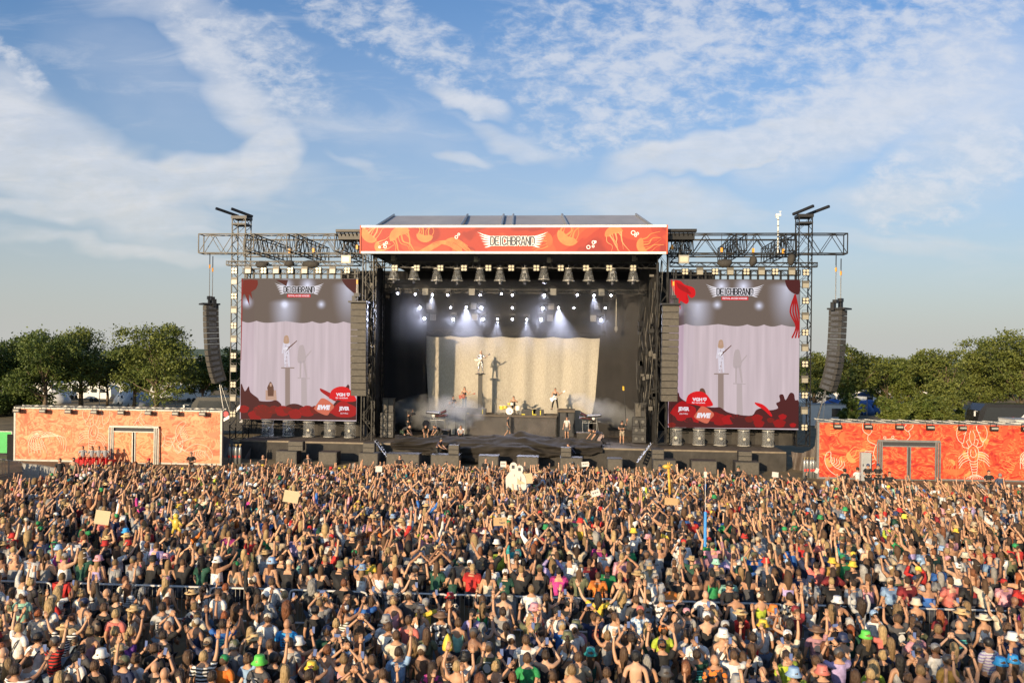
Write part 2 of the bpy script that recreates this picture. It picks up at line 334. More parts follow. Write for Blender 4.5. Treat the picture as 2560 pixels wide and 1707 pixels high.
BANM = art_mat('banner_print', [(0, (.26, .016, .011)), (.40, (.26, .016, .011)), (.43, (.36, .028, .014)), (.52, (.36, .028, .014)), (.55, (.44, .05, .02)), (.66, (.44, .05, .02)), (.69, (.50, .075, .025))], .22, 1.2)
RWM = art_mat('right_wall_print', [(0, c1), (.36, c1), (.39, c2), (.45, c2), (.48, c3), (.55, c3), (.565, c4), (.60, c4), (.61, c3), (.66, c2)], .85, 3.2)
LWM = art_mat('sunlit_left_wall_print', [(0, (.46, .085, .035)), (.38, (.50, .105, .042)), (.40, (.56, .145, .06)), (.49, (.60, .18, .08)), (.51, (.66, .27, .13)), (.58, (.68, .31, .16)), (.60, (.56, .15, .065)), (.68, (.64, .22, .10))], .8, 3.2)  # paler than the right wall: sunlight wash put into the print colours
JEL = mat('print_light_orange', (.76, .27, .09), .6, 0, .18, 2); JEL2 = mat('print_mid_orange', (.68, .14, .045), .6, 0, .2, 2); JELP = mat('print_peach', (.76, .38, .17), .6, 0, .12, 2)
LINE = mat('print_white_line', (.74, .47, .34), .6, 0, .08, 3); WHITE = mat('print_white', (.86, .84, .82), .5, 0, .05, 3); INK = mat('print_dark_ink', (.035, .04, .055), .5, 0, .1, 4)
def smooth(pts, k=4):
    """closed or open smooth curve through points"""
    out = []; n = len(pts)
    for i in range(n - 1):
        p0, p1, p2, p3 = pts[max(i - 1, 0)], pts[i], pts[i + 1], pts[min(i + 2, n - 1)]
        for j in range(k):
            t = j / k; a = [.5 * (2 * p1[d] + (p2[d] - p0[d]) * t + (2 * p0[d] - 5 * p1[d] + 4 * p2[d] - p3[d]) * t * t + (3 * p1[d] - p0[d] - 3 * p2[d] + p3[d]) * t ** 3) for d in (0, 1)]; out.append(a)
    out.append(list(pts[-1])); return out
def ribbon(mb, pts, w, M, m=0, taper=False):
    P = [Vector(p) for p in pts]; P = [p for k, p in enumerate(P) if k == 0 or (p - P[k - 1]).length > 1e-6]; n = len(P)
    if n < 2: return
    _lay[0] += 1; L_, Rr = [], []
    for i in range(n):
        d = (P[min(i + 1, n - 1)] - P[max(i - 1, 0)])
        if d.length < 1e-9: d = P[min(i + 1, n - 1)] - P[i]
        if d.length < 1e-9: d = Vector((1, 0))
        d.normalize(); nr = Vector((-d.y, d.x)) * (w * (1 - .8 * i / n) if taper else w) / 2; L_.append(lay(M(*(P[i] + nr)))); Rr.append(lay(M(*(P[i] - nr))))
    mb.add(L_ + Rr, [(i, i + 1, n + i + 1, n + i) for i in range(n - 1)], m)
def circ(cx, cy, rx, ry=None, n=18, a0=0, a1=2 * math.pi): ry = ry or rx; return [(cx + rx * math.cos(a0 + (a1 - a0) * k / n), cy + ry * math.sin(a0 + (a1 - a0) * k / n)) for k in range(n + 1)]
def xf(pts, cx, cy, s, rot=0, fx=1): c, s_ = math.cos(rot), math.sin(rot); return [(cx + s * (fx * x * c - y * s_), cy + s * (fx * x * s_ + y * c)) for x, y in pts]
def lobster():
    P = []
    P.append(smooth([(0, .42), (-.13, .30), (-.15, .10), (-.08, -.05), (.08, -.05), (.15, .10), (.13, .30), (0, .42)]))
    P.append(smooth([(-.05, .28), (-.08, .12), (0, .05), (.08, .12), (.05, .28)]))
    for k in range(5): w = .11 - .012 * k; y = -.08 - .075 * k; P.append(smooth([(-w, y + .02), (-w * .9, y - .04), (0, y - .06), (w * .9, y - .04), (w, y + .02)]))
    for a in (-.14, -.07, 0, .07, .14): P.append(smooth([(a * .4, -.44), (a * 1.4 - .03, -.52), (a * 1.5, -.60), (a * 1.4 + .03, -.53), (a * .5, -.44)]))
    for s in (-1, 1):
        P.append(smooth([(s * .10, .34), (s * .16, .50), (s * .10, .56)])); P.append(smooth([(s * .12, .32), (s * .26, .36), (s * .30, .48)]))
        P.append(smooth([(s * .26, .46), (s * .38, .55), (s * .42, .75), (s * .34, .98), (s * .20, 1.02), (s * .14, .86), (s * .20, .66), (s * .26, .46)]))
        P.append(smooth([(s * .24, .72), (s * .15, .78), (s * .13, .92)]));
        for k in range(4): P.append(smooth([(s * .13, .2 - .07 * k), (s * .30, .16 - .08 * k), (s * .42, .04 - .09 * k)]))
        P.append(smooth([(s * .03, .42), (s * .08, .62), (s * .03, .80)]))
    return P
def crab():
    P = [smooth([(-.42, 0), (-.30, .25), (0, .34), (.30, .25), (.42, 0), (.32, -.22), (0, -.30), (-.32, -.22), (-.42, 0)])]
    for s in (-1, 1):
        P.append(smooth([(s * .34, .22), (s * .52, .34), (s * .50, .50)])); P.append(smooth([(s * .48, .48), (s * .62, .60), (s * .60, .85), (s * .46, .95), (s * .40, .75), (s * .46, .66), (s * .40, .58), (s * .48, .48)]))
        for k in range(4): P.append(smooth([(s * .40, .05 - .09 * k), (s * .62, .08 - .14 * k), (s * .66, -.10 - .15 * k), (s * .58, -.22 - .14 * k)]))
        P.append(circ(s * .1, .38, .03))
    P.append(smooth([(-.2, .1), (0, .16), (.2, .1)])); return P
def shell():
    P = [circ(0, 0, .34 - .06 * k, .30 - .05 * k, 14, k * .5, k * .5 + 4.6) for k in range(5)]
    for k in range(6): P.append(smooth([(.05, .1), (.3 + .1 * k, .28 - .03 * k), (.55 + .06 * k, .15 - .09 * k)]))
    for k in range(7): P.append(smooth([(-.05, .25), (-.3 + .07 * k, .0), (-.32 + .1 * k, -.38)]))
    return P
def shrimp():
    P = [smooth([(-.6, .2), (-.2, .35), (.2, .25), (.45, 0), (.5, -.3), (.36, -.4), (.25, -.1), (0, .08), (-.3, .1), (-.6, .2)])]
    for k in range(6): P.append(smooth([(-.2 + .1 * k, .12 - .03 * k), (-.3 + .1 * k, -.1), (-.22 + .1 * k, -.25)]))
    for k in range(3): P.append(smooth([(-.55, .2), (-.8, .4 + .1 * k), (-.6 + .3 * k, .62)]))
    return P
def jelly(mb, M, cx, cy, s, rot, m1, m2, r):
    _lay[0] += 1; mb.poly([lay(M(*p)) for p in xf([(math.cos(t) * .5, math.sin(t) * .42) for t in [math.pi * k / 10 for k in range(11)]] + [(-.3, -.06), (0, .02), (.3, -.06)], cx, cy, s, rot)], m1)
    for k in range(6):
        x = -.4 + .16 * k; pts = smooth([(x, .02), (x + r.uniform(-.1, .1), -.3), (x + r.uniform(-.2, .2), -.6), (x + r.uniform(-.25, .25), -.6 - r.uniform(.2, .6))]); ribbon(mb, xf(pts, cx, cy, s, rot), s * (.09 if k % 2 else .045), lambda a, b: M(a, b, .001), m2, True)
def logo(mb, M, W_, mw, md):
    """winged word mark, W_ metres across; mw white, md ink"""
    h = W_ * .24
    for sgn in (-1, 1):
        for k in range(6):
            y0 = h * (.20 - .10 * k); x0 = sgn * W_ * .31; L_ = W_ * (.21 - .022 * k); yt = h * (.52 - .19 * k)
            mid = (x0 + sgn * L_ * .55, (y0 + yt) / 2 - h * .03); tip = (x0 + sgn * L_, yt)
            top = smooth([(x0, y0 + h * .05), (mid[0], mid[1] + h * .036), tip], 4); bot = smooth([tip, (mid[0], mid[1] - h * .036), (x0, y0 - h * .05)], 4)
            _lay[0] += 1; mb.poly([lay(M(a, b, .004), .0001) for a, b in top + bot[1:]], mw)
    block_text(mb, 'DEICHBRAND', lambda a, b: M(a, b - h * .04, .010), W_ * .66, h * .44, mw, W_ * .037)
    block_text(mb, 'DEICHBRAND', lambda a, b: M(a, b - h * .04, .018), W_ * .66, h * .46, md, W_ * .0195)

# ------------------------------------------------------------------ banner above the stage
bn = empty('banner', ((bx0 + bx1) / 2, 59.9, (bz0 + bz1) / 2)); tag(bn, 'long red and orange jellyfish banner with winged logo across the stage roof edge', 'banner')
m = MB(); m.boxc(bx0, bx1, 59.8, 59.9, bz0, bz1); local(m, 'banner_cloth', BANM, bn)
m = MB(); m.boxc(bx0, bx1, 59.74, 59.95, bz1, bz1 + .17); m.boxc(bx0, bx1, 59.74, 59.95, bz0 - .16, bz0); m.boxc(bx0 - .1, bx0, 59.74, 59.95, bz0 - .16, bz1 + .17, 1); m.boxc(bx1, bx1 + .1, 59.74, 59.95, bz0 - .16, bz1 + .17, 1)
local(m, 'banner_rail', [CREAM, mat('red_edge', (.5, .08, .03), .6)], bn)
m = MB(); bcx, bcz = (bx0 + bx1) / 2, (bz0 + bz1) / 2
def BP(px, py): p = S(px, py, 59.8); return (p.x - bcx, p.z - bcz)
def MBn(a, b, l=0): return (bcx + a, 59.792 - l, bcz + b)
art = random.Random(5)
for px, py, s, rot, k in ((925, 585, 1.5, 2.4, 2), (1000, 590, 1.7, .5, 0), (1062, 588, 1.3, 3.0, 0), (1150, 628, 1.4, 1.0, 3), (1420, 590, 1.7, 2.6, 0), (1535, 585, 1.4, .3, 2), (1610, 615, 1.3, 1.9, 0), (1365, 600, 1.2, -1.3, 3), (950, 618, 1.0, 2.0, 2)):
    cx, cy = BP(px, py); s = min(s, 1.7)
    def MC(a, b, l=0): return MBn(max(min(a, (bx1 - bx0) / 2), -(bx1 - bx0) / 2), max(min(b, (bz1 - bz0) / 2), -(bz1 - bz0) / 2), l)
    jelly(m, MC, cx, cy, s, rot, 1 if k != 3 else 2, 0 if k == 2 else 1, art)
for px, py, s in ((1116, 620, 1), (1130, 612, .8)):
    cx, cy = BP(px, py)
    for k in range(5): ribbon(m, smooth([(cx + 1.2, cy - .5 + .1 * k), (cx, cy + .25 + .07 * k), (cx - 1.2, cy + .2 - .1 * k), (cx - 2.3, cy - .4 - .05 * k)]), .06, lambda a, b: MC(a, b, .006), 1)
for px, py, r in ((966, 607, .09), (960, 611, .06), (949, 618, .07), (963, 617, .11), (1141, 593, .11), (1147, 586, .08), (1583, 582, .15), (1589, 589, .08), (1594, 584, .08), (1484, 606, .12), (1488, 605, .08), (1471, 618, .13), (1483, 616, .08)):
    cx, cy = BP(px, py); ribbon(m, circ(cx, cy, r, n=10), .05, lambda a, b: MC(a, b, .008), 3)
cx, cy = BP(1281, 601); logo(m, lambda a, b, l=0: MBn(a + cx, b + cy, l + .012), S(1366, 600, 59.8).x - S(1196, 600, 59.8).x, 3, 4)
local(m, 'banner_art', [mat('banner_peach', (.60, .27, .11), .6, 0, .15, 2), mat('banner_orange', (.60, .19, .055), .6, 0, .2, 2), mat('banner_deep_orange', (.52, .10, .03), .6, 0, .2, 2), WHITE, INK], bn)

# ------------------------------------------------------------------ printed walls at both sides
def print_wall(label, pa, pb, h, mtl, figs, seed, fx):
    A = Vector((pa.x, pa.y, 0)); B = Vector((pb.x, pb.y, 0)); d = (B - A); Lw = d.length; t = d.normalized(); nrm = Vector((t.y, -t.x, 0))   # towards the camera
    w = empty('printed_wall', A, math.atan2(t.y, t.x)); tag(w, label, 'wall')
    m = MB(); m.boxc(0, Lw, 0, .12, .12, h); m.build('wall_cloth', mtl, w)
    f = MB()
    for x in (0, Lw): f.boxc(x - .07, x + .07, -.03, .2, 0, h + .12)
    f.boxc(0, Lw, -.03, .15, h, h + .09); f.boxc(0, Lw, -.02, .15, 0, .12)
    nb = int(Lw / 1.1)
    for k in range(nb): x = Lw * k / nb; f.bar((x, .1, h + .1), (x + Lw / nb, .8, h + .22), .03); f.bar((x, .8, h + .22), (x + Lw / nb, .1, h + .1), .03); f.bar((x, .05, h + .05), (x, 1.2, 0), .03)
    f.boxc(0, Lw, .75, .82, h + .12, h + .2)
    f.build('wall_frame', SILV, w)
    a = MB(); r = random.Random(seed)
    def M(u_, v_, l=0): return (min(max(u_, .05), Lw - .05), -.008 - l, min(max(v_, .16), h - .05))
    for _ in range(int(Lw * 2.4)): jelly(a, M, r.uniform(.4, Lw - .4), r.uniform(.5, h - .3), r.uniform(.4, 1.0), r.uniform(0, 6.28), r.choice((0, 1, 1, 2)), r.choice((0, 1, 2)), r)
    for kind, cx, cy, s, rot in [(k_, a_ * .935, b_ * .935, c_ * .935, d_) for k_, a_, b_, c_, d_ in figs]:
        for pl in kind(): ribbon(a, xf(pl, cx, cy, s, rot), .036, lambda p, q: M(p, q, .018), 3)
    a.build('wall_art', fx, w)
    return w, Lw
pa, pb = W(37, 1090, 58.7), W(553, 1096, 57.5)
lw, LL = print_wall('tall pale orange wall printed with sea animals left of the stage', pa, pb, 3.83, LWM, [(shell, 2.0, 1.6, 2.6, 0), (lobster, 6.4, 1.9, 2.6, -.15), (crab, 11.2, 2.1, 2.6, 2.6), (shrimp, 15, 1.0, 1.9, .3), (shrimp, 13.6, 2.4, 1.6, 2)], 3,
                    [mat('sunlit_peach_print', (.70, .34, .17), .6, 0, .12, 2), mat('sunlit_orange_print', (.64, .23, .10), .6, 0, .15, 2), mat('sunlit_salmon_print', (.58, .17, .08), .6, 0, .15, 2), LINE])  # figure colours paled by the same painted-in sunlight
pa2, pb2 = W(2045, 1130, 54.7), W(2600, 1140, 54.3)
rw, LR = print_wall('tall bright red wall printed with lobster and crab right of the stage', pa2, pb2, 3.83, RWM, [(shrimp, 1.3, 1.0, 1.9, 2.8), (crab, 5.2, 2.0, 2.9, .1), (lobster, 11.2, 1.6, 2.6, .08), (shell, 15.2, 1.7, 2.0, 0)], 9, [JEL, JEL2, mat('deep_red_print', (.60, .08, .03), .6, 0, .2, 2), mat('white_line_print', (.78, .56, .47), .6)])
def gate(w, x0, x1, ht, mtl, label):       # metal framed double gate in the wall
    g_ = empty('double_gate', (0, 0, 0)); g_.parent = w
    tag(g_, label); f = MB()
    for a, b in ((x0, 0), (x1, 0)):
        for k in (0, .16, .3): f.boxc(a - .05 + k * (1 if a == x0 else -1), a + .03 + k * (1 if a == x0 else -1), -.22, -.12, 0, ht)
    f.boxc(x0, x1, -.22, -.1, ht, ht + .14); f.boxc((x0 + x1) / 2 - .14, (x0 + x1) / 2 - .06, -.22, -.12, 0, ht - .25); f.boxc((x0 + x1) / 2 + .06, (x0 + x1) / 2 + .14, -.22, -.12, 0, ht - .25)
    f.boxc(x0 + .3, x1 - .3, -.2, -.14, ht - .33, ht - .25)
    f.build('gate_frame', SILV, g_)
    for s in (0, 1):
        l_ = MB(); xa = x0 + .36 if s == 0 else (x0 + x1) / 2 + .14; xb = (x0 + x1) / 2 - .14 if s == 0 else x1 - .36; l_.boxc(xa, xb, -.17, -.13, .1, ht - .34); l_.build('gate_leaf', mtl, g_)
    k_ = MB(); k_.boxc(x0 + .3, x1 - .3, -.09, -.06, .1, ht, 0); k_.build('gate_gap_shade', mat('shaded_gap', (.05, .05, .055), .9), g_)  # dark sheet stands in for the shade in the gaps around the leaves
gate(lw, 7.35, 11.05, 2.6, art_mat('left_gate_print', [(0, (.60, .11, .04)), (.42, (.66, .14, .05)), (.46, (.74, .25, .1)), (.56, (.78, .33, .15)), (.6, (.68, .17, .06))], .8, 3), 'grey metal double gate with orange leaves')
gate(rw, 3.95, 8.15, 2.6, RWM, 'grey metal double gate with red leaves')
def floodlight(kind, label, group, parent=None, loc=(0, 0, 0)):
    t = empty('floodlight', loc); tag(t, label, 'floodlight', group)
    a = MB(); a.box((0, -.1, -.05), (.5, .22, .28)); a.build('housing', DARKM, t); b_ = MB()
    if kind == 'face': b_.box((0, -.225, -.04), (.42, .03, .12)); b_.build('lamp_face', mat('shaded_lamp', (.35, .33, .28), .3), t)
    c_ = MB(); c_.bar((-.2, 0, .1), (-.2, 0, .3), .02); c_.bar((.2, 0, .1), (.2, 0, .3), .02); c_.bar((-.2, 0, .3), (.2, 0, .3), .02); c_.build('bracket', DARKM, t)
    return t
fl0 = None
for i, px in enumerate((51, 117, 181, 246, 313, 380, 447, 513)):
    tt = (px - 37) / 516; p = Vector((pa.x, pa.y, 0)).lerp(Vector((pb.x, pb.y, 0)), tt) + Vector((0, -.28, 3.75))
    o = floodlight('face', 'black floodlight on the pale orange wall top edge', 'floodlights along the pale orange wall', loc=p) if fl0 is None else ctree(fl0, p)
    fl0 = fl0 or o; o['label'] = 'black floodlight on the pale orange wall top edge, number %s from its left end' % ('one two three four five six seven eight'.split()[i])
fr0 = None
for i, px in enumerate((2088, 2165, 2243, 2320, 2400, 2478, 2556)):
    tt = (px - 2045) / 555; p = Vector((pa2.x, pa2.y, 0)).lerp(Vector((pb2.x, pb2.y, 0)), tt) + Vector((0, -.28, 3.68)); o = ctree(fl0, p)
    o['group'] = 'floodlights along the bright red wall'; o['label'] = 'black floodlight on the bright red wall top edge, number %s from its left end' % ('one two three four five six seven'.split()[i])

# ------------------------------------------------------------------ screens
def emis(name, c, e=1.0): return mat(name, tuple(x * .04 for x in c), .5, 0, emit=tuple(x * .84 for x in c), es=e, spec=.05)
def screen_mat(name, blobs, edge, tint, topc=(.125, .092, .078), lowc=(.54, .44, .475)):
    M = bpy.data.materials.new(name); M.use_nodes = True; nt = M.node_tree; N = nt.nodes; L = nt.links; b = N['Principled BSDF']; b.inputs['Base Color'].default_value = (.012, .012, .012, 1); b.inputs['Roughness'].default_value = .6; b.inputs['Specular IOR Level'].default_value = .05
    tc = N.new('ShaderNodeTexCoord'); sp = N.new('ShaderNodeSeparateXYZ'); L.new(tc.outputs['Object'], sp.inputs[0])
    def mm(op, a, b_=None):
        n = N.new('ShaderNodeMath'); n.operation = op
        for i, v in enumerate((a, b_)):
            if v is None: continue
            if isinstance(v, (int, float)): n.inputs[i].default_value = v
            else: L.new(v, n.inputs[i])
        return n.outputs[0]
    x, z = sp.outputs[0], sp.outputs[2]
    wav = mm('MULTIPLY', mm('ABSOLUTE', mm('SINE', mm('ADD', mm('MULTIPLY', x, 1.75), mm('SINE', mm('MULTIPLY', x, .9))))), .15); low = mm('LESS_THAN', mm('ADD', z, wav), edge)
    n1 = N.new('ShaderNodeTexNoise'); n1.inputs['Scale'].default_value = 1.2; n1.inputs['Detail'].default_value = 3; mp = N.new('ShaderNodeMapping'); mp.inputs['Scale'].default_value = (2.2, 1, .12); L.new(tc.outputs['Object'], mp.inputs[0]); L.new(mp.outputs[0], n1.inputs['Vector'])
    fold = N.new('ShaderNodeMapRange'); L.new(n1.outputs[0], fold.inputs[0]); fold.inputs[1].default_value = .3; fold.inputs[2].default_value = .7; fold.inputs[3].default_value = .86; fold.inputs[4].default_value = 1.06
    lowcol = N.new('ShaderNodeVectorMath'); lowcol.operation = 'SCALE'; lowcol.inputs[0].default_value = lowc; L.new(fold.outputs[0], lowcol.inputs['Scale'])
    tsum = mm('MULTIPLY', mm('MAXIMUM', mm('SUBTRACT', 11.5, z), 0), .0)
    glow = None
    for bx, bz, r, cone in blobs:
        dx = mm('SUBTRACT', x, bx); dz = mm('SUBTRACT', z, bz)
        if cone: dz = mm('ADD', mm('MULTIPLY', mm('MINIMUM', dz, 0), .38), mm('MULTIPLY', mm('MAXIMUM', dz, 0), 3))
        d = mm('SQRT', mm('ADD', mm('MULTIPLY', dx, dx), mm('MULTIPLY', dz, dz))); gl = mm('POWER', mm('MAXIMUM', mm('SUBTRACT', 1.0, mm('DIVIDE', d, r)), 0), 2.0 if not cone else 1.6)
        gl = mm('MULTIPLY', gl, 1.0 if not cone else .62); glow = gl if glow is None else mm('ADD', glow, gl)
    mx = N.new('ShaderNodeMixRGB'); L.new(glow, mx.inputs[0]); mx.inputs[1].default_value = (*topc, 1); mx.inputs[2].default_value = (.72, .74, .92, 1); mx.use_clamp = True
    m2 = N.new('ShaderNodeMixRGB'); L.new(low, m2.inputs[0]); L.new(mx.outputs[0], m2.inputs[1]); L.new(lowcol.outputs[0], m2.inputs[2])
    # side tint of a worn panel column
    m3 = N.new('ShaderNodeMixRGB'); m3.blend_type = 'MULTIPLY'; L.new(mm('MULTIPLY', mm('LESS_THAN', x, 1.1), tint), m3.inputs[0]); L.new(m2.outputs[0], m3.inputs[1]); m3.inputs[2].default_value = (.85, .68, .85, 1)
    L.new(m3.outputs[0], b.inputs['Emission Color']); b.inputs['Emission Strength'].default_value = .86
    return M
CDK = emis('display_dark_coral', (.075, .018, .018)); CMD = emis('display_mid_coral', (.17, .018, .014)); CRD = emis('display_red_coral', (.27, .013, .013)); CBR = emis('display_bright_red', (.62, .012, .016))
CPK = emis('display_salmon', (.56, .14, .085)); CWH = emis('display_white', (.75, .73, .80)); CIN = emis('display_ink', (.03, .03, .035)); CSH = emis('display_shadow', (.42, .35, .36)); CPI = emis('display_pillar', (.27, .20, .18)); CSK = emis('display_skin', (.46, .29, .22)); CHB = emis('display_hair', (.13, .06, .04)); CHL = emis('display_fair_hair', (.42, .27, .18)); CSV = emis('display_silver', (.60, .56, .64)); CTR = emis('display_deep_red', (.36, .012, .014))
SM = [CDK, CMD, CRD, CBR, CPK, CWH, CIN, CSH, CPI, CSK, CHB, CHL, CSV, CTR]; K = {n: i for i, n in enumerate('dk md rd br pk wh in sh pi sk hb hl sv tr'.split())}
YS = 62.2
def screen(side, x0, x1, y0, y1, label, blobs, edge, tint):
    X0, X1, Z0, Z1 = RX(x0, x1, y0, y1, YS); s = empty('led_screen', (X0, YS, Z0)); tag(s, label, 'video screen', 'video screens beside the stage')
    w, h = X1 - X0, Z1 - Z0
    hb = MB(); hb.boxc(-.03, w + .03, .03, .45, -.03, h + .03); hb.build('housing', DARKM, s)
    f = MB(); f.boxc(0, w, -.02, .025, 0, h); f.build('display', screen_mat('display_%s' % side, blobs(w, h), edge * h, tint), s)
    q = MB()
    def P(px, py, l=1): p = S(px, py, YS - .03); return (min(max(p.x - X0, 0), w), -.02 - .006 * l, min(max(p.z - Z0, 0), h))
    def M_of(px, py, l=1): p = S(px, py, YS - .03); return lambda a, b, e=0: (min(max(p.x - X0 + a, 0), w), -.02 - .006 * l - e, min(max(p.z - Z0 + b, 0), h))
    def pol(pts, m, l=1, k=3):
        pts = smooth(pts, k) if k else pts; q.poly([P(a, b, l) for a, b in pts], K[m])
    return s, q, P, M_of, pol, w, h
def POL(q, P):
    def pol(pts, m, l=1, k=3):
        pts = smooth(pts, k) if k else pts; q.poly([P(a, b, l) for a, b in pts], K[m])
    return pol
def figure(pol, q, P, M_of, cx, y0, y1, wid=1.0):
    """silver clad singer with guitar on a tall post, as the screens show her"""
    H = y1 - y0; c = cx
    pol([(c - 5, y0 + 2), (c, y0 - 1), (c + 5, y0 + 2), (c + 7, y0 + .2 * H), (c + 4, y0 + .25 * H), (c - 5, y0 + .25 * H), (c - 7, y0 + .18 * H), (c - 5, y0 + 2)], 'hl', 3)
    pol([(c - 2.5, y0 + 4), (c + 3, y0 + 4), (c + 2, y0 + 13), (c - 2, y0 + 13)], 'sk', 4, 0)
    pol([(c - 7, y0 + .2 * H), (c + 7, y0 + .2 * H), (c + 6, y0 + .5 * H), (c - 6, y0 + .5 * H)], 'sv', 2, 0)
    pol([(c - 8, y0 + .21 * H), (c - 5, y0 + .22 * H), (c - 8, y0 + .56 * H), (c - 12, y0 + .56 * H)], 'sv', 2, 0); pol([(c + 5, y0 + .21 * H), (c + 9, y0 + .24 * H), (c + 11, y0 + .40 * H), (c + 9, y0 + .42 * H)], 'sv', 2, 0)
    pol([(c - 7, y0 + .5 * H), (c + 1, y0 + .5 * H), (c - 1, y1 - 1), (c - 5, y1 - 1)], 'sv', 2, 0); pol([(c, y0 + .5 * H), (c + 7, y0 + .5 * H), (c + 9, y1 - 1), (c + 5, y1 - 1)], 'sv', 2, 0)
    pol([(c - 6, y0 + .42 * H), (c + 8, y0 + .34 * H), (c + 26, y0 + .15 * H), (c + 27, y0 + .17 * H), (c + 9, y0 + .38 * H), (c - 2, y0 + .52 * H)], 'hb', 5, 0)
    pol([(c - 8, y0 + .40 * H), (c + 6, y0 + .37 * H), (c - 2, y0 + .50 * H)], 'wh', 6, 0)
    for k in range(12): a = y0 + (.24 + .06 * k) * H; pol([(c - 5 + (k * 3) % 8, a), (c - 3 + (k * 3) % 8, a + 1), (c - 4 + (k * 3) % 8, a + 4)], 'hb' if k % 2 else 'wh', 7, 0)
def shadow(pol, cx, y0, y1, pb):
    H = y1 - y0; c = cx
    pol([(c - 5, y0 + 2), (c, y0), (c + 5, y0 + 2), (c + 9, y0 + .22 * H), (c + 10, y0 + .5 * H), (c - 9, y0 + .55 * H), (c - 9, y0 + .2 * H), (c - 5, y0 + 2)], 'sh', 1)
    pol([(c - 5, y0 + .5 * H), (c, y0 + .5 * H), (c - 1, y1), (c - 5, y1)], 'sh', 1, 0); pol([(c + 3, y0 + .5 * H), (c + 9, y0 + .48 * H), (c + 14, y1), (c + 10, y1)], 'sh', 1, 0)
    pol([(c + 9, y0 + .36 * H), (c + 24, y0 + .16 * H), (c + 25, y0 + .19 * H), (c + 10, y0 + .42 * H)], 'sh', 1, 0); pol([(c - 10, y1), (c + 22, y1 + 2), (c + 20, y1 + 4), (c - 10, y1 + 3)], 'sh', 1, 0)
    pol([(c - 1, y1 + 2), (c + 12, y1 + 2), (c + 14, pb), (c - 1, pb)], 'sh', 1, 0)
def badges(q, M_of, pol, V, E, J, live):
    pol([(V[0] - 34, V[1] + 8), (V[0] - 28, V[1] - 12), (V[0] - 8, V[1] - 22), (V[0] + 14, V[1] - 18), (V[0] + 30, V[1] + 2), (V[0] + 33, V[1] + 14), (V[0] + 8, V[1] + 16), (V[0] - 8, V[1] + 12), (V[0] - 34, V[1] + 8)], 'br', 8)
    pol([(E[0] - 25, E[1] + 3), (E[0] - 12, E[1] - 16), (E[0] - 4, E[1] - 23), (E[0] + 10, E[1] - 18), (E[0] + 26, E[1] - 3), (E[0] + 16, E[1] + 10), (E[0] + 8, E[1] + 20), (E[0] - 14, E[1] + 12), (E[0] - 25, E[1] + 3)], 'pk', 9)
    pol([(J[0] - 34, J[1] + 8), (J[0] - 22, J[1] - 10), (J[0] - 4, J[1] - 22), (J[0] + 12, J[1] - 14), (J[0] + 30, J[1] - 4), (J[0] + 28, J[1] + 14), (J[0] + 10, J[1] + 20), (J[0] - 18, J[1] + 18), (J[0] - 34, J[1] + 8)], 'tr', 8.5)
    px = .031
    text_mb(q, 'VGH', lambda a, b: M_of(V[0] - 5, V[1] - 2, 11)(a, b), 24 * px, 8.5 * px, K['wh'], .05); text_mb(q, 'fair versichert', lambda a, b: M_of(V[0] - 2, V[1] + 6, 11)(a, b), 32 * px, 4 * px, K['wh'], .02)
    f = M_of(V[0] + 14, V[1] - 2, 11); q.poly([f(-.12, .13), f(.12, .13), f(.12, -.02), f(0, -.14), f(-.12, -.02)], K['wh']); f = M_of(V[0] + 14, V[1] - 2, 12); q.poly([f(-.06, .07), f(.06, .07), f(.04, -.03), f(-.04, -.03)], K['br'])
    text_mb(q, 'EWE', lambda a, b: M_of(E[0], E[1], 12)(a, b), 35 * px, 12.5 * px, K['wh'], .07, italic=.25)
    text_mb(q, 'JEVER', lambda a, b: M_of(J[0], J[1] - 1, 12)(a, b), 27 * px, 12.5 * px, K['wh'], .05); text_mb(q, '((LIVE))', lambda a, b: M_of(J[0], J[1] + 10, 12)(a, b), 20 * px, 4 * px, K['wh'], .01)
def corals(pol, pts, seed, q, P, x0, x1):
    r = random.Random(seed); pol(pts, 'dk', 2.5)
    for k in range(16):
        cx = x0 + (x1 - x0) * (k + r.random()) / 16; cy = r.uniform(pts[0][1] - 30, pts[0][1] - 8); rr = r.uniform(8, 22); mm_ = r.choice(('md', 'rd', 'md', 'tr', 'dk'))
        pol([(cx + rr * math.cos(t) * (1 + .15 * math.sin(5 * t)), min(pts[0][1], cy - rr * .7 * math.sin(t))) for t in [2 * math.pi * j / 14 for j in range(15)]], mm_, 3 + .15 * k, 2)
        for j in range(5):
            a = math.pi * (.15 + .17 * j); q.poly([P(cx + rr * .3 * math.cos(a), min(pts[0][1], cy - rr * .2 * math.sin(a)), 6.2), P(cx + rr * .95 * math.cos(a - .05), cy - rr * .66 * math.sin(a - .05), 6.2), P(cx + rr * .95 * math.cos(a + .05), cy - rr * .66 * math.sin(a + .05), 6.2)], K[r.choice(('tr', 'rd', 'md'))])
s, q, P, M_of, pol, w, h = screen('left', 602, 893, 697, 1050, 'large video screen left of the stage, its advertising badges at the lower right', lambda w, h: [(w * .39, h * .955, .8, 0), (w * .57, h * .955, .9, 0), (w * .375, h * .82, .5, 0), (w * .69, h * .82, .5, 0), (w * .38, h * .82, 1.5, 1), (w * .92, h * .95, 1.5, 1), (w * .05, h * .83, .7, 0)], .70, .15)
pol([(690, 700), (720, 700), (716, 716)], 'dk', 1, 0)
pol([(608, 700), (644, 700), (640, 722), (628, 730), (632, 750), (622, 735), (624, 765), (612, 735), (606, 742)], 'md', 2, 2); pol([(602, 697), (607, 697), (606, 780), (603, 900), (602, 900)], 'rd', 2.2, 0)
pol([(855, 697), (893, 697), (893, 735), (874, 724), (862, 712), (856, 702), (855, 697)], 'dk', 2, 2)
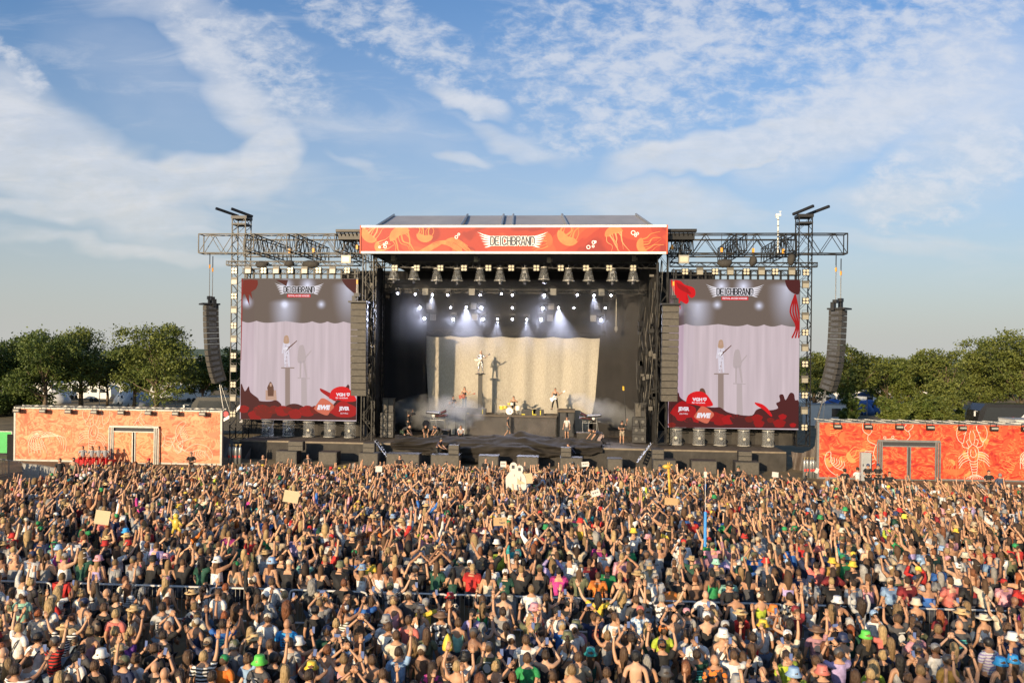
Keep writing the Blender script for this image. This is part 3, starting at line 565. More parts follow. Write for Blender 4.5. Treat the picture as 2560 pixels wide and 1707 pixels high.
pol([(713, 919), (725, 919), (725, 1030), (713, 1030)], 'pi', 2, 0); pol([(703, 918), (736, 918), (736, 921), (703, 921)], 'pi', 2.1, 0); shadow(pol, 754, 862, 943, 1015); figure(pol, q, P, M_of, 716, 839, 918)
pol([(672, 960), (676, 954), (681, 960), (684, 972), (668, 972), (672, 960)], 'hb', 3); pol([(674, 958), (680, 958), (679, 966), (675, 966)], 'sk', 4, 0); pol([(664, 975), (690, 975), (692, 1000), (664, 1000)], 'sk', 3, 0); pol([(669, 972), (685, 972), (684, 990), (670, 990)], 'hb', 5, 0)
corals(pol, [(602, 1050), (602, 960), (612, 978), (622, 965), (626, 980), (645, 995), (650, 1002), (675, 1003), (690, 1000), (703, 1010), (705, 1020), (725, 1010), (745, 1010), (768, 1020), (790, 1022), (830, 1015), (870, 960), (875, 990), (893, 1000), (893, 1050)], 4, q, P, 605, 890)
pol([(800, 970), (812, 975), (830, 985), (842, 1000), (836, 1002), (818, 990), (802, 978), (800, 970)], 'tr', 7.5)
q.build('display_image', SM, s); q = MB(); pol = POL(q, P)
badges(q, M_of, pol, (857, 988), (810, 1018), (861, 1023), 1)
q.build('display_badges', SM, s); q = MB()
lg = M_of(748, 723, 3); logo(q, lambda a, b, l=0: lg(a, b, l), 3.9, K['wh'], K['in'])
f = M_of(747, 739.5, 4); q.poly([f(-.96, -.12), f(.96, -.12), f(.96, .12), f(-.96, .12)], K['br']); text_mb(q, 'FESTIVAL AN DER NORDSEE', lambda a, b: M_of(747, 739.5, 5)(a, b), 1.75, .13, K['wh'], .03)
q.build('display_logo', SM, s)
s, q, P, M_of, pol, w, h = screen('right', 1672, 1998, 699, 1071, 'large video screen right of the stage, its advertising badges at the lower left', lambda w, h: [(w * .40, h * .955, .8, 0), (w * .57, h * .955, .9, 0), (w * .37, h * .83, .5, 0), (w * .69, h * .825, .5, 0), (w * .22, h * .83, 1.5, 1), (w * .90, h * .95, 1.6, 1), (w * .05, h * .8, .8, 0)], .70, .6)
pol([(1678, 700), (1700, 702), (1712, 712), (1735, 720), (1738, 738), (1728, 745), (1718, 735), (1722, 752), (1715, 760), (1700, 752), (1702, 775), (1692, 745), (1680, 720), (1678, 700)], 'br', 2); pol([(1690, 705), (1715, 718), (1728, 735), (1712, 730), (1696, 720), (1690, 705)], 'tr', 2.5)
pol([(1962, 699), (1998, 699), (1998, 735), (1978, 730), (1966, 715), (1962, 699)], 'dk', 2)
for k in range(4): ribbon(q, smooth([(0, 0), (-.35 + .2 * k, -1.3), (.1 + .1 * k, -2.4), (-.2 + .25 * k, -3.3)]), .12, lambda a, b: M_of(1988, 736, 3)(a, b), K['tr'])
pol([(1795, 935), (1809, 935), (1809, 1040), (1795, 1040)], 'pi', 2, 0); pol([(1785, 933), (1822, 933), (1822, 936), (1785, 936)], 'pi', 2.1, 0); shadow(pol, 1843, 873, 957, 1040); figure(pol, q, P, M_of, 1802, 850, 932)
pol([(1750, 972), (1756, 970), (1762, 975), (1764, 988), (1748, 988), (1750, 972)], 'hb', 3)
corals(pol, [(1672, 1071), (1672, 1002), (1690, 985), (1697, 982), (1702, 995), (1730, 1010), (1780, 1018), (1800, 1018), (1815, 1028), (1830, 1033), (1850, 1037), (1880, 1038), (1890, 1025), (1905, 1020), (1925, 1025), (1945, 1020), (1940, 1008), (1950, 1002), (1948, 988), (1958, 986), (1964, 1000), (1975, 982), (1985, 985), (1988, 1000), (1998, 1005), (1998, 1071)], 8, q, P, 1675, 1995)
pol([(1886, 1005), (1905, 1010), (1920, 1022), (1930, 1038), (1926, 1040), (1910, 1025), (1890, 1012), (1886, 1005)], 'br', 7.5)
q.build('display_image', SM, s); q = MB(); pol = POL(q, P)
badges(q, M_of, pol, (1748, 1000), (1759, 1038), (1709, 1024), 1)
q.build('display_badges', SM, s); q = MB()
lg = M_of(1837, 728, 3); logo(q, lambda a, b, l=0: lg(a, b, l), 4.2, K['wh'], K['in'])
f = M_of(1837, 746, 4); q.poly([f(-1.0, -.13), f(1.0, -.13), f(1.0, .13), f(-1.0, .13)], K['br']); text_mb(q, 'FESTIVAL AN DER NORDSEE', lambda a, b: M_of(1837, 746, 5)(a, b), 1.85, .14, K['wh'], .03)
q.build('display_logo', SM, s)

# ------------------------------------------------------------------ lattice work of the two wings
def tower(px, y0, y1, Y, wpx, label, nm='lattice_tower', beams=0, grp=None):
    p0, p1 = S(px, y0, Y), S(px, y1, Y); w = abs(S(px + wpx / 2, 900, Y).x - S(px - wpx / 2, 900, Y).x); x = S(px, (y0 + y1) / 2, Y).x
    t = empty(nm, (x, Y + w / 2, 0)); tag(t, label, 'lattice tower', grp); m = MB(); truss(m, (0, 0, max(p1.z, 0)), (0, 0, p0.z), w, w, 1.05, .055, .026, up=Vector((0, 1, 0))); m.build('lattice', MK, t)
    if beams:
        b = MB(); sg = beams
        b.box((0, 0, p0.z + .1), (w + .2, w + .1, .22)); b.box((0, 0, p0.z - .45), (w + .1, w + .1, .14)); b.build('head_plate', DARKM, t)
        for k in (-1, 1):
            c_ = MB(); c_.bar((-sg * .3 + k * .55, k * .1, p0.z + .25), (sg * .85 + k * .60, -1.5 + k * .1, p0.z + .62), .13); c_.build('roof_beam', DARKM, t)
    return t, x, w
tL, tLx, tLw = tower(594, 546, 1098, 62.6, 33, 'tall black lattice tower on the outer side of the left screen', beams=-1, grp='outer lattice towers')
tR, tRx, tRw = tower(2011, 542, 1115, 62.6, 33, 'tall black lattice tower on the outer side of the right screen', beams=1, grp='outer lattice towers')
for px, l in ((918, 'black proscenium tower at the left edge of the stage opening'), (1655, 'black proscenium tower at the right edge of the stage opening')):
    tower(px, 632, 1110, 61.0, 26, l, 'proscenium_tower', grp='proscenium towers')
for px, l in ((1632, 'inner black tower behind the right proscenium tower'), (944, 'inner black tower behind the left proscenium tower')):
    tower(px, 640, 1085, 65.0, 20, l, 'proscenium_tower', grp='proscenium towers')
def tr(name, label, a, b, w, h, bay, rc=.05, rl=.028, cat='truss', side=True, grp=None):
    a = Vector(a); b = Vector(b); o = empty(name, tuple((a + b) / 2)); c = (a + b) / 2; m = MB(); truss(m, a - c, b - c, w, h, bay, rc, rl, side=side); x = m.build('lattice', MK, o); tag(o, label, cat, grp); return o
def hz(name, label, x0, x1, y0, y1, Y, w, bay, grp=None, **k):
    A0, A1 = S(x0, y0, Y), S(x0, y1, Y); B0, B1 = S(x1, y0, Y), S(x1, y1, Y); z = (A0.z + A1.z + B0.z + B1.z) / 4; h_ = ((A0.z - A1.z) + (B0.z - B1.z)) / 2
    return tr(name, label, ((A0.x + A1.x) / 2, Y, z), ((B0.x + B1.x) / 2, Y, z), w, h_, bay, grp=grp, **k), z, h_
hz('roof_truss', 'deep black top truss spanning out over the left screen', 503, 905, 587, 634, 62.6, .9, 2.05, 'deep top trusses', rc=.06, rl=.03)
hz('roof_truss', 'deep black top truss spanning out over the right screen', 1668, 2114, 586, 635, 62.6, .9, 2.05, 'deep top trusses', rc=.06, rl=.03)
hz('roof_truss', 'deep black truss behind the left top truss, farther back', 612, 905, 600, 642, 69.5, .5, 2.0, 'deep top trusses', rc=.05, rl=.03)
hz('roof_truss', 'deep black truss behind the right top truss, farther back', 1668, 1990, 600, 642, 69.5, .5, 2.0, 'deep top trusses', rc=.05, rl=.03)
for (px, sd, wd_) in ((628, 'left', 'outermost'), (733, 'left', 'middle'), (852, 'left', 'innermost'), (1716, 'right', 'innermost'), (1852, 'right', 'middle'), (1975, 'right', 'outermost')):
    A = S(px, 587, 61.6); B_ = S(px, 628, 61.6); z = (A.z + B_.z) / 2; tr('cross_truss', '%s black cross truss running back over the %s screen' % (wd_, sd), (A.x, 61.2, z), (A.x, 69.5, z), .75, A.z - B_.z, 1.1, .05, .03, grp='cross trusses over the screens')
hz('lighting_truss', 'thin black truss between the top truss and lights above the left screen', 568, 902, 654, 664, 62.6, .35, .9, 'thin trusses above the screens', rc=.045)
hz('lighting_truss', 'thin black truss between the top truss and lights above the right screen', 1675, 2042, 657, 667, 62.6, .35, .9, 'thin trusses above the screens', rc=.045)
for sd, x0, x1, y0, y1 in (('left', 610, 897, 673, 685), ('right', 1680, 1999, 676, 688)):
    o, z, h_ = hz('screen_hanging_truss', 'black truss with hanging hooks right on top of the %s screen' % sd, x0, x1, y0, y1, 62.3, .4, 1.0, 'screen hanging trusses', rc=.045)
    n = 17; hk = MB(); L0 = S(x0, y0, 62.3).x; L1 = S(x1, y0, 62.3).x
    for k in range(n): x = (L0 + (L1 - L0) * (k + .5) / n) - o.location.x; hk.boxc(x - .07, x + .07, -.12, .02, -h_ / 2 - .32, h_ / 2); hk.bar((x, 0, -h_ / 2 - .3), (x, 0, -h_ / 2 - .66), .08, 0, 4, .02)
    hk.build('hook', MK, o)['kind'] = 'stuff'
# black cloth bundles and chain hoists
def bundle(px, py, Y, sx, sz, label):
    p = S(px, py, Y); m = MB(); m.ball((0, 0, 0), (sx, .3, sz), 0, 14, 8); m.v = [(x * (1 + .25 * mnoise.noise(Vector((x * 2, y * 2, z * 3 + px)))), y, z + .15 * mnoise.noise(Vector((x * 3, 7, px)))) for x, y, z in m.v]
    o = m.build('cloth_bundle', FAB, None, True, loc=p); tag(o, label, 'cloth bundle', 'wrapped cloth bundles on the wing trusses')
for a in ((655, 662, 62.1, .55, .30, 'black wrapped bundle near the left tower on the thin truss'), (724, 660, 62.1, .42, .28, 'small black wrapped bundle midway on the thin left truss'), (776, 661, 62.1, .75, .32, 'long black wrapped bundle near the middle of the thin left truss'), (1812, 658, 62.1, .6, .33, 'black wrapped bundle on the thin right truss'), (1882, 652, 62.1, .3, .42, 'upright black bundle under the right top truss'), (1978, 648, 62.1, .28, .5, 'upright black bundle beside the right tower')): bundle(*a)
h0 = None
for i, (px, py, Y) in enumerate(((724, 620, 62), (784, 618, 62), (893, 610, 61), (1804, 617, 62), (1883, 618, 62), (1958, 620, 62), (1680, 610, 61))):
    p = S(px, py, Y)
    if h0 is None:
        h0 = empty('chain_hoist', p); tag(h0, '', 'hoist', 'yellow chain hoists on the wings'); m = MB(); m.box((0, 0, -.25), (.16, .14, .32)); m.build('hoist_body', YEL, h0); m = MB(); m.bar((0, 0, -.1), (0, 0, .95), .025); m.bar((0, 0, -.4), (0, 0, -1.1), .02); m.build('chain', DARKM, h0); o = h0
    else: o = ctree(h0, p)
    o['label'] = 'yellow chain hoist hanging on the %s wing, %s' % ('left' if px < 1280 else 'right', ('nearest the left tower', 'between its two neighbours', 'right beside the banner end', 'nearest the banner of the right trio', 'middle one of the right trio', 'nearest the right tower', 'right beside the banner right end')[i])
# audience blinders and flood panels
def blinder():
    t = empty('blinder_light'); a = MB(); a.box((0, .1, 0), (.62, .2, .62)); a.build('housing', DARKM, t)
    for sx in (-1, 1):
        for sz in (-1, 1): b = MB(); b.lathe([(.09, 0), (.135, .05)], (sx * .155, .01, sz * .155), 10, 0, Matrix.Rotation(R(90), 3, 'X')); b.build('lamp', LAMPM, t)
    c = MB(); c.bar((-.33, .1, 0), (-.33, .1, .45), .02); c.bar((.33, .1, 0), (.33, .1, .45), .02); c.bar((-.33, .1, .45), (.33, .1, .45), .02); c.build('yoke', DARKM, t); return t
def panel_light():
    t = empty('flood_panel'); a = MB(); a.box((0, .1, .05), (.66, .24, .72)); a.build('housing', mat('flood_housing', (.10, .09, .07), .5, 0, .2, 4), t); b = MB(); b.box((0, -.03, -.08), (.56, .04, .44)); b.build('light_panel', PANM, t)
    c = MB(); c.bar((-.3, .1, .3), (-.3, .1, .62), .02); c.bar((.3, .1, .3), (.3, .1, .62), .02); c.bar((-.3, .1, .62), (.3, .1, .62), .02); c.build('yoke', DARKM, t); return t
BL = blinder(); PL = panel_light(); usedB = [0]; usedP = [0]
NUM = 'first second third fourth fifth sixth seventh eighth ninth tenth eleventh twelfth thirteenth'.split()
def place(kind, px, py, Y, label, grp):
    src, used = (BL, usedB) if kind == 'b' else (PL, usedP); p = S(px, py, Y)
    if not used[0]: o = src; o.location = p; used[0] = 1
    else: o = ctree(src, p)
    o.scale = (.76,) * 3; tag(o, label, 'blinder light' if kind == 'b' else 'flood light', grp); return o
for i, (px, k) in enumerate(((620, 'p'), (659, 'b'), (690, 'p'), (726, 'b'), (761, 'p'), (796, 'b'), (831, 'p'), (868, 'b'))):
    place(k, px, 676, 61.9, ('%s %s from the left in the light row above the left screen' % (NUM[i // 2], 'square flood panel' if k == 'p' else 'four-lamp blinder')), 'lights above the left screen')
for i, (px, k) in enumerate(((1713, 'b'), (1750, 'p'), (1788, 'b'), (1826, 'p'), (1866, 'b'), (1904, 'p'), (1938, 'b'), (1980, 'p'))):
    place(k, px, 679, 61.9, ('%s %s from the left in the light row above the right screen' % (NUM[i // 2], 'square flood panel' if k == 'p' else 'four-lamp blinder')), 'lights above the right screen')
for side, px, ys in (('left', 586, (677, 703, 740, 775, 814, 848, 889, 922, 961, 995, 1035)), ('right', 2015, (681, 712, 752, 791, 831, 870, 910, 949, 988, 1027, 1068))):
    for i, y in enumerate(ys):
        k = 'b' if i % 2 == 0 else 'p'; place(k, px + (i * -.4), y, 62.0, '%s %s from the top on the %s lattice tower' % (NUM[i // 2], 'four-lamp blinder' if k == 'b' else 'square flood panel', side), 'lights up the %s tower' % side)
for px, py, l in ((865, 648, 'square white work light beside the left end of the banner'), (1710, 648, 'square white work light beside the right end of the banner')):
    t = empty('work_light', S(px, py, 61)); tag(t, l, 'work light', 'work lights at the banner ends'); a = MB(); a.box((0, .1, 0), (.75, .2, .62)); a.build('housing', mat('worklight_body', (.30, .29, .25), .5, .2, .2, 4), t); a = MB(); a.box((0, -.02, -.02), (.58, .04, .40)); a.build('lamp_face', LAMPM, t); a = MB(); a.bar((-.4, .1, 0), (-.3, .1, .7), .025); a.bar((.4, .1, 0), (.3, .1, .7), .025); a.build('bracket', DARKM, t)
# weather mast
p = S(1945, 585, 62.8); t = empty('weather_mast', p); tag(t, 'white weather mast standing on the right top truss', 'mast'); m = MB(); m.bar((0, 0, -1.45), (0, 0, 1.35), .055, 0, 6)
for k in range(6): m.bar((0, 0, -1.2 + .45 * k), (0, 0, -1.14 + .45 * k), .075, 1, 6)
m.build('mast_pole', [CREAM, DARKM], t); m = MB(); m.box((0, 0, 1.45), (.38, .2, .18)); m.bar((.15, 0, 1.5), (.15, 0, 1.75), .02); m.bar((.05, 0, 1.72), (.25, 0, 1.72), .025); m.box((-.12, 0, 1.28), (.12, .1, .12)); m.build('weather_sensor', CREAM, t)

# ------------------------------------------------------------------ line array speakers
def array(name, label, top, n, cw, ch, cdp, az, curve, motors, grp):
    """hanging column of cabinets; az turns it about the vertical, curve = list of tilt per cabinet"""
    t = empty(name, top, az); tag(t, label, 'line array speaker', grp); z = 0; y = 0; tilt = 0
    f = MB(); f.boxc(-cw / 2 - .12, cw / 2 + .12, -cdp / 2 - .3, cdp / 2 + .1, .02, .14); f.build('flying_frame', DARKM, t)
    for k in range(n):
        tilt += curve(k); a = tilt; Rm = Matrix.Rotation(a, 3, 'X'); c = Vector((0, y, z)) + Rm @ Vector((0, 0, -ch / 2))
        b = MB(); b.box(c, (cw, cdp, ch - .03), 0, Rm); b.box(c + Rm @ Vector((0, -cdp / 2 - .006, 0)), (cw - .03, .015, ch - .06), 1, Rm)
        for sx in (-1, 1): b.box(c + Rm @ Vector((sx * (cw / 2 + .01), 0, 0)), (.03, cdp * .6, ch * .5), 2, Rm)
        b.build('speaker_cabinet', [CABM, MESHG, mat('rigging_metal', (.10, .10, .11), .4, .6, .3, 8)], t)
        nv = Rm @ Vector((0, 0, -ch)); y += nv.y; z += nv.z
    for mx, mz, rope in motors:
        b = MB(); b.box((mx, 0, .62 + mz), (.42, .3, .26)); b.box((mx + (.24 if mx >= 0 else -.24), .1, .25 + mz), (.3, .26, .62)); b.bar((mx, 0, .5 + mz), (mx, 0, .1), .045); b.build('hoist_motor', DARKM, t)
        b = MB(); b.bar((mx - .06, 0, .7 + mz), (mx - .03, 0, rope), .018); b.bar((mx + .06, 0, .7 + mz), (mx + .03, 0, rope), .018); b.box((mx, 0, rope - .3), (.12, .1, .3), 1); b.bar((mx, 0, rope - .15), (mx, 0, rope + .8), .04, 2); b.build('hoist_chain', [SILV, YEL, DARKM], t)
    return t
tp = S(899, 758, 59.0); bt = S(899, 988, 59.0); hh = tp.z - bt.z
array('line_array', 'straight speaker column hanging between left screen and stage', tp, 14, 1.18, hh / 14 * 1.005, .62, 0, lambda k: R(.3) if k < 10 else R(1.0), [(-.2, 0, 1.9)], 'line array speakers')
tp = S(1676, 764, 59.0); bt = S(1670, 1002, 59.0); hh = tp.z - bt.z
array('line_array', 'straight speaker column hanging between right screen and stage', tp, 14, 1.18, hh / 14 * 1.005, .62, 0, lambda k: R(.3) if k < 10 else R(1.0), [(.2, 0, 1.9)], 'line array speakers')
tp = S(527, 763, 62.0); array('line_array', 'curved speaker column hanging free outside the left tower', tp, 14, 1.05, .445, .95, R(-50), lambda k: R(.55) if k < 8 else R(2.4), [(-.45, .0, 3.45), (.45, -.1, 3.1)], 'line array speakers')
tp = S(2095, 775, 62.0); array('line_array', 'curved speaker column hanging free outside the right tower', tp, 14, 1.05, .435, .95, R(50), lambda k: R(.55) if k < 8 else R(2.4), [(-.45, .0, 3.3), (.45, .15, 3.1)], 'line array speakers')
for px0, py0, px1, py1, l in ((547, 945, 560, 1030, 'black stay pole under the left curved speaker column'), (2066, 965, 2038, 1070, 'slanting stay pole under the right curved speaker column')):
    a, b = S(px0, py0, 62.5), S(px1, py1, 62.5); m = MB(); m.bar((0, 0, 0), b - a, .06, 0, 6); m.bar((0, 0, 0), Vector((b.x - a.x + .5, 0, b.z - a.z)), .02, 0, 4); o = m.build('stay_pole', mat('stay_metal', (.2, .2, .2), .4, .7), None, loc=a); tag(o, l, 'pole', 'stay poles')

# ------------------------------------------------------------------ inside the stage opening
OX0, OX1 = S(918, 850, 61).x, S(1655, 850, 61).x
bk = MB()
YB = 74.0; bk.boxc(OX0 - 6, OX1 + 6, YB, YB + .1, ZD + .002, bz0); o = bk.build('back_drape', FABD); tag(o, 'black backdrop cloth filling the rear of the stage', 'stage drape')
def drape(name, label, x0, x1, z0, z1, y0, y1=None, amp=.12, fr=2.2, mtl=None, xb0=None, xb1=None, n=120, rows=10, wav=0, grp=None, bulge=0, parent=None):
    m = MB(); y1 = y0 if y1 is None else y1; xb0 = x0 if xb0 is None else xb0; xb1 = x1 if xb1 is None else xb1
    for j in range(rows + 1):
        v = j / rows
        for i in range(n + 1):
            u = i / n; xa = xb0 + (xb1 - xb0) * u; xt = x0 + (x1 - x0) * u; e = v ** .8 if bulge else v; x = xa + (xt - xa) * e
            y = y0 + (y1 - y0) * u + amp * math.sin(x * fr * 2.2 + 1.5 * mnoise.noise(Vector((x * .6, v * .7, 2)))) * (1 - .5 * v) + amp * .8 * mnoise.noise(Vector((x * 1.1, v * 1.5, 9)))
            z = z0 + (z1 - z0) * v - (wav * abs(math.sin(u * math.pi * 7)) * v); m.v.append((x, y, z))
    m.f = [(j * (n + 1) + i, j * (n + 1) + i + 1, (j + 1) * (n + 1) + i + 1, (j + 1) * (n + 1) + i) for j in range(rows) for i in range(n)]; m.m = [0] * len(m.f)
    o = m.build(name, mtl or FABD, parent, True); tag(o, label, 'curtain', grp); return o
cT0, cT1 = S(1063, 841, 70), S(1514, 841, 70); cB0, cB1 = S(1078, 1030, 70), S(1468, 1030, 70); zt = (cT0.z + cT1.z) / 2
drape('gauze_curtain', 'wide silvery gauze curtain hanging behind the band', cT0.x, cT1.x, ZD + .02, zt, 70, amp=.13, fr=1.3, mtl=CURT, xb0=cB0.x, xb1=cB1.x, wav=.13, n=260, rows=16, bulge=1)
drape('side_drape', 'black side drape left of the gauze curtain', S(940, 800, 69).x, S(1066, 800, 69).x, ZD, S(1000, 735, 69).z, 66.5, 69.2, amp=.15, fr=1.5, grp='black side drapes')
drape('side_drape', 'black side drape right of the gauze curtain', S(1508, 800, 69).x, S(1600, 800, 69).x, ZD, S(1550, 735, 69).z, 69.4, 67.5, amp=.2, fr=1.6, mtl=mat('worn_black_cloth', (.016, .014, .013), .9, 0, .3, 1), xb0=S(1482, 1000, 69).x, xb1=S(1590, 1000, 69).x, grp='black side drapes')
drape('side_drape', 'black wing drape behind the left proscenium tower', OX0 + .2, S(950, 800, 66).x, ZD, 15.5, 63, 66.5, amp=.15, grp='black side drapes')
drape('side_drape', 'black wing drape behind the right proscenium tower', S(1600, 800, 66).x, OX1 - .1, ZD, 15.5, 67.5, 63, amp=.15, grp='black side drapes')
for sd, x0, x1 in (('left', 606, 905), ('right', 1662, 1990)):
    a, b = S(x0, 1070, 64).x, S(x1, 1080, 64).x; drape('under_screen_drape', 'olive black cloth hanging under the %s screen behind the glass pods' % sd, a, b, ZD, ZD + 2.4, 64, amp=.10, fr=.9, mtl=FAB, grp='cloths under the screens')
hz('lighting_truss', 'front lighting truss across the stage opening carrying the clear domes', 925, 1645, 656, 670, 62.6, .45, .95, 'trusses inside the stage', rc=.035, rl=.02)
hz('lighting_truss', 'second lighting truss across the stage opening below the domes', 957, 1617, 724, 733, 66, .45, .6, 'trusses inside the stage', rc=.04, rl=.025)
hz('lighting_truss', 'dim lighting truss behind the clear domes', 975, 1600, 708, 720, 68, .4, .9, 'trusses inside the stage', rc=.03, rl=.02)
hz('lighting_truss', 'dark truss just above the gauze curtain', 1045, 1560, 826, 836, 69.4, .4, 1.2, 'trusses inside the stage', rc=.03, rl=.02)
def dome():
    t = empty('dome_light'); a = MB(); a.lathe([(.44, -.55), (.24, .36), (.10, .42)], (0, 0, 0), 16, 0, caps=False); a.build('clear_dome', CLEAR, t, True)
    a = MB(); a.lathe([(.43, -.58), (.47, -.58), (.47, -.54), (.43, -.54), (.43, -.58)], (0, 0, 0), 16, 0, caps=False); a.build('dome_rim', RIM, t); a = MB(); a.lathe([(.20, .34), (.26, .34), (.25, .42), (.10, .44)], (0, 0, 0), 12); a.build('dome_cap', RIM, t)
    a = MB(); a.box((0, 0, .12), (.3, .22, .2)); a.bar((-.15, 0, .1), (-.15, 0, -.3), .03); a.bar((.15, 0, .1), (.15, 0, -.3), .03); a.lathe([(.10, -.15), (.13, 0), (.12, .25)], (0, 0, -.5), 10); a.bar((0, 0, .4), (0, 0, .75), .035)
    a.bar((0, 0, -.5), (.03, -.05, -.85), .11, 0, 8, .13); a.build('moving_head', mat('moving_head_body', (.06, .062, .07), .4, .2, .15, 3), t); return t
d0 = None
for i, px in enumerate((985, 1035, 1092, 1143, 1200, 1250, 1312, 1360, 1421, 1472, 1531, 1583)):
    p = S(px, 684 + (-3 if i in (0, 1, 7) else 0), 62.3)
    if d0 is None: d0 = dome(); d0.location = p; o = d0
    else: o = ctree(d0, p, rz=rnd.uniform(-1, 1))
    tag(o, '%s clear dome lamp from the left under the front stage truss' % NUM[i], 'dome lamp', 'clear dome lamps under the front truss')
for i, px in enumerate((987, 1042, 1101, 1160, 1221, 1278, 1341, 1402, 1465, 1523, 1583)):
    place('b', px, 670, 62.1, '%s four-lamp blinder from the left on the front stage truss' % NUM[i], 'blinders on the front stage truss')
pb_ = None
for i, (px, py, Y) in enumerate(((1072, 766, 69), (1184, 766, 69), (1378, 767, 69), (1493, 767, 69), (1082, 794, 70), (1187, 794, 70), (1375, 796, 70), (1483, 797, 70), (1063, 730, 65.6), (1180, 731, 65.6), (1383, 731, 65.6), (1504, 732, 65.6))):
    o = place('p', px, py, Y, '%s dim grey panel in the %s row above the gauze curtain' % (NUM[i % 4], ('middle', 'lowest', 'highest')[i // 4]), 'grey panels above the gauze curtain')
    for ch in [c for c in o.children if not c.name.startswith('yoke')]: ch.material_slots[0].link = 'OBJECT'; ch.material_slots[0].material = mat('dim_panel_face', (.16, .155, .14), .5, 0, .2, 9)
# cable looms, drop poles and clutter at both sides of the opening
for px, Y, n_, wpx, y0, y1, l in ((930, 62.5, 12, 22, 640, 1090, 'black cable loom hanging beside the left proscenium tower'), (1612, 63.0, 16, 44, 735, 1070, 'dense hanging cable loom inside the right edge of the stage opening'), (1640, 62.0, 10, 24, 645, 1095, 'black cable loom hanging beside the right proscenium tower')):
    a, b = S(px, y0, Y), S(px, y1, Y); m = MB(); r_ = random.Random(px)
    for k in range(n_):
        x = r_.uniform(-wpx / 2, wpx / 2) / 33; zt_ = a.z - r_.uniform(0, 2.5); zb_ = b.z + r_.uniform(0, 3) * (k % 2); pts = [(x + .12 * math.sin(j * 1.3 + k), r_.uniform(-.3, .3), zt_ + (zb_ - zt_) * j / 8 - b.z) for j in range(9)]; m.path(pts, r_.uniform(.02, .05), k % 3, 4)
    for k in range(n_): m.box((r_.uniform(-wpx / 2, wpx / 2) / 33, -.2, r_.uniform(1, a.z - b.z - 1)), (r_.uniform(.15, .4), .2, r_.uniform(.1, .45)), k % 3)
    o = m.build('cable_loom', [MK, mat('cable_grey', (.10, .09, .075), .6, .2, .3, 5), FABD], None, loc=(a.x, Y, b.z)); tag(o, l, 'cable loom', 'cable looms at the stage sides')
for px, Y, y0, y1, l in ((957, 65.8, 730, 1000, 'thin pole dropping from the left end of the second truss'), (1541, 67, 745, 830, 'chain with lamp dropping at the right of the lit spotlights')):
    a, b = S(px, y0, Y), S(px, y1, Y); m = MB(); m.bar((0, 0, 0), (0, 0, b.z - a.z), .035, 0, 5); m.box((0, 0, (b.z - a.z) * .9), (.22, .2, .3)); o = m.build('drop_pole', mat('drop_metal', (.16, .15, .13), .4, .5), None, loc=a); tag(o, l, 'pole')
pm = [(983, 645), (1190, 648), (1372, 650), (1585, 646)]
hm = None
for i, (px, py) in enumerate(pm):
    p = S(px, py, 62.4)
    if hm is None: hm = empty('truss_motor', p); m = MB(); m.box((0, 0, 0), (.3, .25, .42)); m.lathe([(.12, -.2), (.12, .2)], (.1, 0, -.05), 8, 0, Matrix.Rotation(R(90), 3, 'Y')); m.build('motor_body', mat('motor_grey', (.20, .19, .16), .4, .4, .3, 6), hm); m = MB(); m.bar((0, 0, .2), (0, 0, 1.3), .025); m.bar((-.1, 0, -.2), (-.35, 0, -.7), .03); m.bar((.1, 0, -.2), (.35, 0, -.7), .03); m.build('motor_chain', DARKM, hm); o = hm
    else: o = ctree(hm, p)
    tag(o, '%s chain motor from the left above the front stage truss' % NUM[i], 'chain motor', 'chain motors above the front stage truss')
# pods under the screens
def pod():
    t = empty('glass_pod'); a = MB(); a.lathe([(.46, .08), (.46, 1.25), (.42, 1.38), (.30, 1.45), (.0, 1.46)], (0, 0, 0), 20, 0, caps=False); a.build('clear_cover', CLEAR, t, True)
    a = MB(); a.lathe([(.44, 1.22), (.475, 1.22), (.475, 1.27), (.44, 1.27)], (0, 0, 0), 20, 0, caps=False); a.build('upper_rim', RIM, t); a = MB(); a.lathe([(.44, .06), (.49, .06), (.49, .12), (.44, .12)], (0, 0, 0), 20, 0, caps=False); a.build('lower_rim', RIM, t)
    a = MB(); a.box((0, 0, .04), (.75, .6, .08)); a.build('foot_board', DARKM, t)
    a = MB(); a.box((0, 0, .18), (.36, .3, .2)); a.bar((-.17, 0, .2), (-.17, 0, .62), .035); a.bar((.17, 0, .2), (.17, 0, .62), .035); a.ball((0, 0, .56), (.15, .15, .2), 0, 10, 6); a.lathe([(.09, 0), (.11, .06)], (0, -.13, .58), 10, 1, Matrix.Rotation(R(90), 3, 'X')); a.build('moving_head', [mat('pod_head_body', (.10, .10, .10), .4, .2, .1, 2), LAMPM], t); return t
p0_ = None
for sd, xs, yb in (('left', (669, 721, 772, 824, 875), 1097), ('right', (1690, 1747, 1800, 1859, 1920), 1119)):
    for i, px in enumerate(xs):
        q_ = G(px, yb + (px - xs[2]) * .0, ZD); q_ = Vector((S(px, yb, 62.5).x, 62.5, ZD + .002))
        if p0_ is None: p0_ = pod(); p0_.location = q_; o = p0_
        else: o = ctree(p0_, q_, rz=rnd.uniform(-.4, .4))
        tag(o, '%s glass light pod from the left under the %s screen' % (NUM[i], sd), 'light pod', 'glass light pods under the screens')
